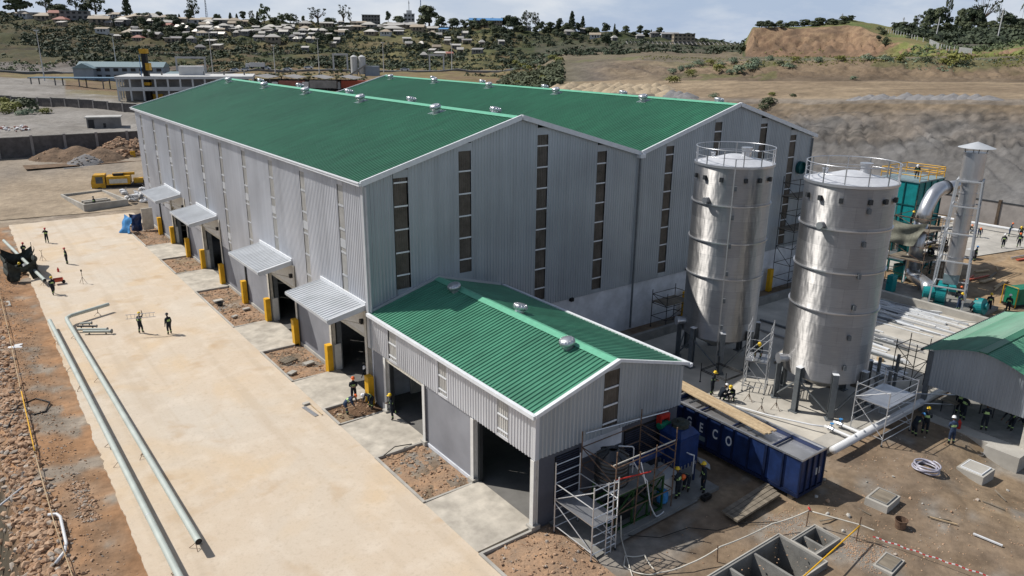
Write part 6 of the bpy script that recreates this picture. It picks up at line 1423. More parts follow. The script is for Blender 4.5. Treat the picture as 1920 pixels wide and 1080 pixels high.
# ------------------------------------------------------------------ people
def rotx(p, a, o=(0, 0, 0)):
    y, z = p[1] - o[1], p[2] - o[2]; return (p[0], o[1] + y * cos(a) - z * sin(a), o[2] + y * sin(a) + z * cos(a))
def person_mesh(name, lean=0., legs='stand', arms='down', turn=0., over='overall'):
    """one continuous skinned body; +Y is forward"""
    V = []; E = []; R = []; TAGS = []
    def v(p, r, t=0):
        V.append(Vector(p)); R.append(r if isinstance(r, tuple) else (r, r)); TAGS.append(t); return len(V) - 1
    hip_z = .93; dz = 0.
    if legs == 'crouch': hip_z = .50
    if legs == 'kneel': hip_z = .58
    if legs == 'bend': hip_z = .88
    if legs == 'walk': hip_z = .91
    hipy = {'crouch': -.12, 'bend': -.16}.get(legs, 0.)
    P0 = (0, hipy, hip_z)
    up = lambda x, y, z: rotx((x, hipy + y, hip_z + z), -lean, P0)
    pel = v(P0, (.185, .145)); wai = v(up(0, 0, .18), (.175, .135)); che = v(up(0, .01, .40), (.205, .145)); nb = v(up(0, .0, .545), (.10, .09)); nk = v(up(0, .01, .61), (.055, .058), 1)
    h1 = v(up(0, .03, .68), (.068, .078), 1); h2 = v(up(0, .035, .76), (.080, .096), 1); h3 = v(up(0, .03, .83), (.062, .075), 1)
    nose = v(up(0, .135, .715), .016, 1)
    E += [(pel, wai), (wai, che), (che, nb), (nb, nk), (nk, h1), (h1, h2), (h2, h3), (h1, nose)]
    for s in (-1, 1):
        ear = v(up(s * .088, .02, .73), .016, 1); E.append((h2, ear))
        sh = v(up(s * .20, 0, .47), .085)
        shp = V[sh]
        if arms == 'down': el = shp + Vector((s * .06, -.02, -.29)); wr = el + Vector((s * .0, .09, -.25))
        elif arms == 'front': el = Vector(up(s * .24, .05, .22)); wr = Vector(up(s * .10, .27, .28))
        elif arms == 'reach': el = shp + Vector((s * .04, .14, -.24)); wr = el + Vector((-s * .03, .16, -.22))
        elif arms == 'low': el = shp + Vector((s * .03, .06, -.28)); wr = el + Vector((-s * .04, .14, -.22))
        elif arms == 'up': el = shp + (Vector((s * .14, .08, .20)) if s > 0 else Vector((s * .06, -.02, -.29))); wr = el + (Vector((-s * .08, .04, .24)) if s > 0 else Vector((0, .09, -.25)))
        elif arms == 'face': el = Vector(up(s * .27, .16, .38)); wr = Vector(up(s * .12, .20, .62))
        elif arms == 'swing': el = shp + Vector((s * .06, s * .10 - .02, -.27)); wr = el + Vector((0, s * .10 + .08, -.22))
        m1 = v(shp.lerp(el, .5), .068); e_ = v(el, .058); f_ = v(el.lerp(wr, .5), .050); w_ = v(wr, .029, 1)
        E += [(che, sh), (sh, m1), (m1, e_), (e_, f_), (f_, w_)]
        d = (wr - el).normalized(); side = d.cross(Vector((0, 0, 1)) if abs(d.z) < .9 else Vector((0, 1, 0))).normalized(); nrm = d.cross(side)
        pm = v(wr + d * .06, (.040, .020), 1); E.append((w_, pm))
        for k, L_ in enumerate((.068, .078, .072, .056)):
            b0 = wr + d * .088 + side * (.030 - .020 * k); a = v(b0, .0095, 1); c = v(b0 + d * L_ * .55 + nrm * .008, .009, 1); q = v(b0 + d * L_ * .9 + nrm * .030, .008, 1); E += [(pm, a), (a, c), (c, q)]
        t0 = wr + d * .045 + side * .042; a = v(t0, .011, 1); c = v(t0 + d * .035 + side * .022 + nrm * .012, .010, 1); E += [(pm, a), (a, c)]
        hj = Vector((s * .095, hipy, hip_z - .06))
        if legs in ('stand', 'bend'): kn = Vector((s * .115, hipy * .4 + .03, .49)); an = Vector((s * .13, -.02, .09))
        elif legs == 'walk': kn = Vector((s * .10, .16 if s > 0 else .02, .50)); an = Vector((s * .10, .24 if s > 0 else -.30, .09 if s > 0 else .14))
        elif legs == 'step': kn = Vector((s * .11, .10 if s > 0 else .03, .50)); an = Vector((s * .12, .12 if s > 0 else -.06, .09))
        elif legs == 'lift': kn = Vector((s * .11, .02, .48)); an = Vector((s * .12, -.02, .09)) if s < 0 else Vector((s * .12, -.42, .42))
        elif legs == 'crouch': kn = Vector((s * .20, .30, .50)); an = Vector((s * .17, .02, .09))
        elif legs == 'kneel': kn = Vector((s * .12, .22, .50)) if s > 0 else Vector((s * .12, .06, .10)); an = Vector((s * .12, .20, .09)) if s > 0 else Vector((s * .12, -.34, .08))
        hh = v(hj, .115); th = v(hj.lerp(kn, .5), .105); k_ = v(kn, .082); cf = v(kn.lerp(an, .45) + Vector((0, -.012, 0)), .078); a_ = v(an, .058, 2)
        fw = Vector((0, 1, 0)); toe = v(an + fw * .13 + Vector((s * .02, 0, -.045)), (.045, .032), 2); heel = v(an + fw * -.045 + Vector((0, 0, -.045)), (.038, .03), 2)
        E += [(pel, hh), (hh, th), (th, k_), (k_, cf), (cf, a_), (a_, toe), (a_, heel)]
    me = bpy.data.meshes.new('p'); me.from_pydata([tuple(p) for p in V], E, [])
    o = bpy.data.objects.new('p', me); COL.objects.link(o)
    sk = o.modifiers.new('s', 'SKIN'); sk.branch_smoothing = .3; sk.use_smooth_shade = True
    for i, r in enumerate(R): me.skin_vertices[0].data[i].radius = r
    me.skin_vertices[0].data[pel].use_root = True
    o.modifiers.new('b', 'SUBSURF').levels = 1
    dg = bpy.context.evaluated_depsgraph_get(); dg.update(); mm = bpy.data.meshes.new_from_object(o.evaluated_get(dg)); bpy.data.objects.remove(o)
    mm.name = name; mm.materials.clear()
    for k in (over, 'skin', 'boot', 'hivis'): mm.materials.append(M[k])
    # assign by nearest bone
    segs = [(V[a], V[b], a, b) for a, b in E]; ups = up(0, 0, 1); axis = (Vector(ups) - Vector(P0)).normalized()
    for f in mm.polygons:
        c = f.center; best = 9; bi = None; bt = 0
        for a, b_, ia, ib in segs:
            ab = b_ - a; t = max(0, min(1, (c - a).dot(ab) / ab.length_squared)); d = (c - a - ab * t).length - lerp(R[ia][0], R[ib][0], t) * .8
            if d < best: best = d; bi = (ia, ib); bt = t
        t1, t2 = TAGS[bi[0]], TAGS[bi[1]]; k = t1 if bt < .5 else t2; f.material_index = k
        if k == 0:
            h = (c - Vector(P0)).dot(axis)
            if bi[0] in (wai, che, pel) and bi[1] in (wai, che, nb) and (.25 < h < .30): f.material_index = 3
            elif t2 == 2 and bt < .35: f.material_index = 3
    hc = Vector(up(0, .028, .80)); return mm, hc, lean
POSES = {}
def pose(key, **kw): POSES[key] = person_mesh('person_body', **kw)
pose('stand', lean=.05, legs='stand', arms='down'); pose('front', lean=.12, legs='stand', arms='front'); pose('walk', lean=.1, legs='walk', arms='swing')
pose('bend', lean=1.15, legs='bend', arms='low'); pose('bend2', lean=.8, legs='bend', arms='reach'); pose('crouch', lean=.6, legs='crouch', arms='reach'); pose('kneel', lean=.45, legs='kneel', arms='front')
pose('carry', lean=.05, legs='step', arms='up'); pose('face', lean=.05, legs='stand', arms='face'); pose('lift', lean=.1, legs='lift', arms='front'); pose('bluebend', lean=1.05, legs='bend', arms='low', over='overall_blue'); pose('bluefront', lean=.2, legs='stand', arms='front', over='overall_blue')
HELM = {}
def person(x, y, z, rz, ps, helm, label, s=1.):
    """rz: direction faced, degrees from +Y anticlockwise"""
    mm, hc, lean = POSES[ps]
    o = bpy.data.objects.new('person', mm); COL.objects.link(o); o.location = (x, y, z); o.rotation_euler = (0, 0, radians(rz)); o.scale = (s, s, s); tag(o, label, 'person')
    if helm not in HELM:
        b = MB().lathe([(.142, -.01), (.118, .005), (.115, .05), (.095, .095), (.052, .122), (.001, .13)], n=20, cap=False)
        b.add([(-.08, .10, -.005), (.08, .10, -.005), (.06, .19, -.02), (-.06, .19, -.02)], [(0, 1, 2, 3)])
        h = b._build('helmet', 'helmet_' + helm, smooth=True); HELM[helm] = h.data; bpy.data.objects.remove(h)
    h = bpy.data.objects.new('helmet', HELM[helm]); COL.objects.link(h); h.parent = o
    h.matrix_local = Matrix.Translation(hc) @ Matrix.Rotation(-lean, 4, 'X')
    return o
PP = [
 (-8.2, 21.1, .045, 20, 'stand', 'black', 'worker in dark overalls strolling empty handed beside the ladder carrier'),
 (-10.1, 22.7, .045, -60, 'carry', 'yellow', 'worker in a yellow helmet carrying an aluminium ladder on the shoulder'),
 (-14.6, 38.4, .045, 190, 'walk', 'yellow', 'worker in a yellow helmet walking near the pipe booth'),
 (-12.0, 49.4, .045, 100, 'stand', 'red', 'worker in a red helmet standing alone in the far half of the yard'),
 (-12.6, 61.0, .045, 160, 'face', 'red', 'worker with hands raised to the face at the far end of the yard'),
 (-15.5, 54.6, .045, 200, 'front', 'red', 'worker behind the dark tarpaulin booth, only head and shoulders showing'),
 (-16.4, 48.2, .05, 170, 'crouch', 'yellow', 'worker crouching over the pipe inside the dark tarpaulin booth'),
 (-1.18, .74, .09, 160, 'front', 'orange', 'worker in an orange helmet standing on the ramp with hands together'),
 (-2.35, -.75, .05, 250, 'bluebend', 'orange', 'worker in blue bending with a spade over the dug soil'),
 (-.75, -.9, .06, 100, 'bend', 'white', 'worker in a white helmet stooping by the yellow guard'),
 (-.35, -3.2, .12, 70, 'lift', 'yellow', 'worker in a yellow helmet stepping through the annex doorway'),
 (7.85, -20.15, .13, 10, 'front', 'yellow', 'worker in a yellow helmet with his back turned, next to the pale tank'),
 (8.75, -19.95, .13, 110, 'bend', 'orange', 'worker in an orange helmet bent double between two standing men'),
 (9.45, -20.55, .13, 60, 'stand', 'yellow', 'worker in a yellow helmet watching the bent man by the blue container'),
 (19.55, -12.9, PZ, 200, 'front', 'yellow', 'worker in a yellow helmet standing behind two crouching men on the silo pad'),
 (19.3, -13.9, PZ, 250, 'crouch', 'white', 'worker in a white helmet crouching by the edge of the silo pad'),
 (20.0, -14.3, PZ, 100, 'crouch', 'yellow', 'worker in a yellow helmet crouching by the tripod stands on the silo pad'),
 (23.0, -13.9, 2.46, 130, 'crouch', 'yellow', 'worker crouching on the ladder tower between the silos'),
 (25.6, -24.1, -.02, 250, 'bend2', 'blue', 'worker in a pale blue hood leaning over the barrier by the shed post'),
 (26.4, -24.35, -.03, 300, 'front', 'yellow', 'worker in a yellow helmet with his back turned, by the shed post'),
 (26.6, -25.9, -.1, 320, 'bluefront', 'white', 'worker in a white helmet and blue vest standing outside the shed plinth'),
 (30.3, -24.9, .02, 250, 'front', 'orange', 'worker in an orange helmet just inside the shed by the corner post'),
 (30.9, -24.4, .02, 280, 'stand', 'red', 'worker in a red helmet half hidden behind the shed gable'),
 (29.9, -26.4, .02, 300, 'front', 'red', 'worker in a red helmet at the shed plinth with reflective stripes on his back'),
 (31.3, -27.4, .02, 60, 'bend2', 'black', 'worker leaning forward over a bench in the shed'),
 (32.7, -27.8, .02, 30, 'crouch', 'black', 'worker crouching deep inside the shed'),
 (52.0, -14.9, .3, 160, 'bluefront', 'yellow', 'worker in a yellow helmet facing out beside the chimney frame'),
 (52.8, -15.7, .3, 230, 'crouch', 'tan', 'worker crouching over the teal blower unit'),
 (55.1, -16.3, 0, 120, 'stand', 'yellow', 'worker in a yellow helmet standing behind the blower unit'),
 (56.2, -17.5, 0, 90, 'stand', 'white', 'worker in a white helmet standing by the green generator'),
 (56.0, -12.9, .1, 200, 'kneel', 'orange', 'worker in an orange helmet kneeling behind the chimney base'),
 (72.6, -7.6, .03, 180, 'stand', 'blue', 'worker in a blue helmet beside the white welding set'),
 (82.2, -6.8, .03, 110, 'walk', 'white', 'worker in a white helmet walking over the access road'),
 (84.2, -7.8, .03, 100, 'walk', 'orange', 'worker in an orange helmet following the white helmeted man on the road'),
 (89.6, -4.6, .0, 200, 'bluefront', 'orange', 'worker in an orange helmet by the long white pipe'),
 (90.3, -5.7, .0, 100, 'bend2', 'yellow', 'worker in a yellow helmet bending over the long white pipe'),
 (84.6, -1.5, .03, 200, 'bend2', 'tan', 'worker in faded clothes leaning forward near the precast wall'),
 (85.6, -2.6, .03, 120, 'bluebend', 'orange', 'worker in blue stooping in the group near the precast wall'),
 (87.0, -.8, .0, 150, 'crouch', 'orange', 'worker crouching on the soil in front of the white pipe'),
 (62.7, -4.1, 10.05, 110, 'bend2', 'white', 'worker in a white helmet stooping on top of the teal filter tower'),
 (56.1, -7.4, 6.05, 200, 'front', 'yellow', 'worker in a yellow helmet behind the hanging tarpaulin on the duct scaffold'),
 (58.4, -9.0, 3.05, 60, 'crouch', 'yellow', 'worker in a yellow helmet crouching on the middle lift of the duct scaffold'),
 (60.6, -9.0, 3.75, 120, 'crouch', 'orange', 'worker in an orange helmet on the red scaffold bay'),
 (1.2, 3.2, .05, 100, 'crouch', 'white', 'worker crouching just inside the warehouse door beneath the first canopy'),
 (2.4, 2.2, .05, 220, 'bend2', 'red', 'worker in a red helmet leaning forward inside the warehouse doorway'),
 (-4.5, 79.5, 0, 120, 'stand', 'black', 'worker among the white rubbish heap beyond the concrete basin'),
]
for a in PP: person(*a, s=1.02)
def ladder_thing():
    a = Vector((-11.1, 22.55, 1.55)); b_ = Vector((-9.0, 21.65, 1.62)); s = Vector((.0, 0, .36)); g = MB().tube([a, b_], .025, 5).tube([a + s, b_ + s], .025, 5)
    for k in range(8): q = a.lerp(b_, (k + .5) / 8); g.tube([q, q + s], .018, 4)
    tag(g._build('ladder', 'scaf_alu'), 'aluminium ladder carried on the shoulder of the man in the yard', 'ladder')
ladder_thing()
tag(MB().tube([(-2.75, -.75, .5), (-2.2, -1.35, .9)], .02, 5).box((-2.95, -.72, .1), (-2.7, -.5, .14))._build('spade', 'wood'), 'spade held by the digger over the soil bed', 'spade')

# ------------------------------------------------------------------ background: village, trees, roads, works
HOUSES = [(165.4,857.6,43.1,14.0,'t'),(176.1,867.3,45.2,6.6,'t'),(184.2,856.4,41.6,8.7,'w'),(173.6,821.3,38.4,11.4,'w'),(192.2,854.1,42.9,11.9,'t'),(184.2,822.6,39.7,9.4,'w'),(182.2,814.7,37.6,9.3,'w'),(178.2,799.0,34.1,11.2,'r'),(200.9,838.9,41.4,11.7,'t'),(214.3,864.5,42.0,9.9,'t'),(191.1,787.2,34.6,6.0,'w'),(184.2,776.5,33.1,5.0,'w'),(189.8,775.0,32.3,6.0,'w'),(223.0,840.9,40.4,16.2,'t'),(228.0,835.2,41.5,10.7,'t'),(227.8,826.9,39.3,10.6,'w'),(238.0,823.8,40.3,13.8,'w'),(246.5,829.5,40.9,9.6,'w'),(254.7,827.0,40.4,12.9,'t'),(260.9,825.1,39.8,11.8,'t'),(247.3,804.4,38.0,10.4,'t'),(211.2,785.9,35.9,8.1,'t'),(215.1,784.8,36.8,5.1,'w'),(210.9,777.7,32.8,10.0,'w'),(228.8,780.9,35.1,9.1,'w'),(220.6,775.0,32.3,9.0,'w'),(219.0,763.0,31.0,7.9,'t'),(232.7,779.8,34.1,8.1,'w'),(235.4,774.9,32.1,6.0,'w'),(243.8,780.7,33.7,6.1,'w'),(235.1,736.6,30.0,9.6,'w'),(240.6,777.6,32.7,3.0,'w'),(264.7,759.5,31.9,11.0,'w'),(265.1,754.6,30.4,7.0,'w'),(279.3,768.3,34.4,9.1,'w'),(278.0,764.7,32.3,7.1,'w'),(288.6,762.5,35.5,10.1,'w'),(289.0,757.8,35.0,8.1,'w'),(285.8,755.3,33.2,9.0,'w'),(275.0,739.5,29.9,7.9,'w'),(240.7,734.9,30.2,3.9,'w'),(252.0,749.0,30.6,3.0,'w'),(275.2,775.5,34.9,10.2,'w'),(260.8,779.9,34.3,6.1,'w'),(203.9,775.5,32.7,5.0,'w'),(200.2,755.6,27.6,8.8,'t'),(196.8,765.0,29.0,3.9,'w'),(209.7,773.9,32.3,4.0,'g'),(214.4,768.4,30.9,6.0,'g'),(207.2,745.1,27.4,6.7,'w'),(217.2,750.7,26.9,5.8,'w'),(229.0,742.9,28.3,5.8,'w'),(233.8,732.6,29.3,5.8,'w'),(194.7,710.5,20.4,8.3,'w'),(191.4,681.1,16.5,8.0,'w'),(174.7,675.0,15.1,7.9,'g'),(237.8,703.2,24.2,9.3,'g'),(241.9,680.8,23.8,11.8,'w'),(249.7,730.5,27.9,3.8,'w'),(144.8,765.4,27.8,10.7,'w'),(148.5,790.3,30.8,6.0,'g'),(149.5,803.3,31.8,4.1,'g'),(152.0,763.6,27.8,1.9,'w'),(139.4,741.3,22.5,8.5,'r'),(152.5,734.0,25.3,10.3,'g'),(140.9,780.9,28.4,3.9,'t'),(164.4,723.0,21.5,12.0,'g'),(175.7,704.0,22.3,6.4,'g'),(177.3,736.6,24.4,1.9,'w'),(185.5,759.5,27.3,5.8,'g'),(268.0,699.4,24.9,6.5,'g'),(274.6,705.2,27.3,3.8,'w'),(263.4,677.5,23.0,3.6,'w'),(84.3,887.4,41.6,14.4,'t'),(79.7,926.4,45.4,9.0,'t'),(96.6,880.9,44.4,14.4,'r'),(96.5,867.3,38.4,12.3,'r'),(92.8,842.0,35.8,8.3,'w'),(130.2,872.0,42.1,19.1,'w'),(126.0,838.1,38.9,15.6,'t'),(148.7,884.6,45.8,9.7,'t'),(146.8,836.1,39.4,11.0,'w'),(150.3,843.2,41.6,11.1,'t'),(167.4,857.0,42.7,14.2,'t'),(116.2,775.5,29.8,9.4,'t'),(132.2,830.3,36.4,5.5,'g'),(141.7,829.8,37.2,6.4,'g'),(136.6,769.6,27.0,8.5,'t'),(125.2,757.5,23.7,3.3,'w'),(69.7,922.7,44.2,13.0,'t'),(115.7,916.2,47.6,6.0,'t'),(319.8,792.5,38.9,11.9,'w'),(296.0,735.4,33.5,9.9,'t'),(292.7,733.0,31.3,8.6,'w'),(298.6,720.0,31.4,8.5,'w'),(305.8,715.6,31.4,8.5,'w'),(278.1,703.0,27.0,7.1,'w'),(265.1,676.5,22.9,4.5,'w'),(270.2,663.5,23.3,3.4,'w'),(273.5,661.5,23.0,4.5,'t'),(288.5,701.6,27.7,3.6,'w'),(332.9,766.2,38.8,11.7,'w'),(352.7,771.7,41.4,5.3,'w'),(341.9,738.1,35.0,12.6,'w'),(330.3,718.5,31.2,8.6,'w'),(323.4,713.8,30.1,8.5,'t'),(366.5,758.5,39.6,14.4,'t'),(356.5,738.0,35.3,12.7,'t'),(367.6,735.4,37.7,12.8,'w'),(346.9,689.9,30.6,10.8,'w'),(356.5,676.4,30.9,9.5,'t'),(376.8,728.9,36.6,8.9,'w'),(389.7,728.9,37.0,21.8,'w'),(380.3,706.9,33.6,20.0,'w'),(374.1,682.0,31.5,8.5,'w'),(412.2,722.1,38.0,14.2,'w'),(411.7,707.5,35.9,12.7,'t'),(431.0,708.5,35.7,10.3,'w'),(411.6,676.8,30.7,8.6,'t'),(399.1,644.1,28.6,4.7,'w'),(427.0,680.4,34.5,8.7,'b'),(435.4,652.1,30.8,6.1,'w'),(353.7,628.7,24.2,6.8,'w'),(336.1,593.9,19.9,5.4,'w'),(398.6,627.3,25.2,4.6,'w'),(372.9,586.7,22.8,4.4,'w'),(344.5,585.3,19.9,3.2,'w'),(352.0,571.7,17.2,6.3,'t'),(371.6,570.0,18.6,7.5,'w'),(338.0,556.1,14.5,5.1,'w'),(303.0,510.7,11.5,3.8,'w'),(323.3,517.7,12.5,8.7,'w'),(325.9,508.5,12.4,3.8,'r'),(367.2,556.1,15.2,3.7,'w'),(398.2,592.3,23.3,7.8,'g'),(405.7,615.0,25.2,3.5,'w'),(406.3,578.6,21.8,2.2,'w'),(414.4,558.4,22.6,2.7,'w'),(365.7,526.4,15.4,8.1,'g'),(297.1,661.7,22.8,4.5,'w'),(307.7,704.5,27.7,3.6,'w'),(250.5,626.3,15.4,5.3,'w'),(279.7,633.0,19.3,2.2,'w'),(537.4,695.2,40.9,8.2,'w'),(511.3,645.1,37.7,7.7,'w'),(529.6,595.0,33.5,8.7,'w'),(523.7,549.1,30.0,9.4,'t'),(569.0,531.0,29.7,7.2,'w'),(525.6,523.4,27.3,3.5,'w'),(627.7,566.0,33.3,9.1,'g'),(610.4,528.6,30.8,15.0,'g'),(570.6,621.0,36.7,3.9,'w')]
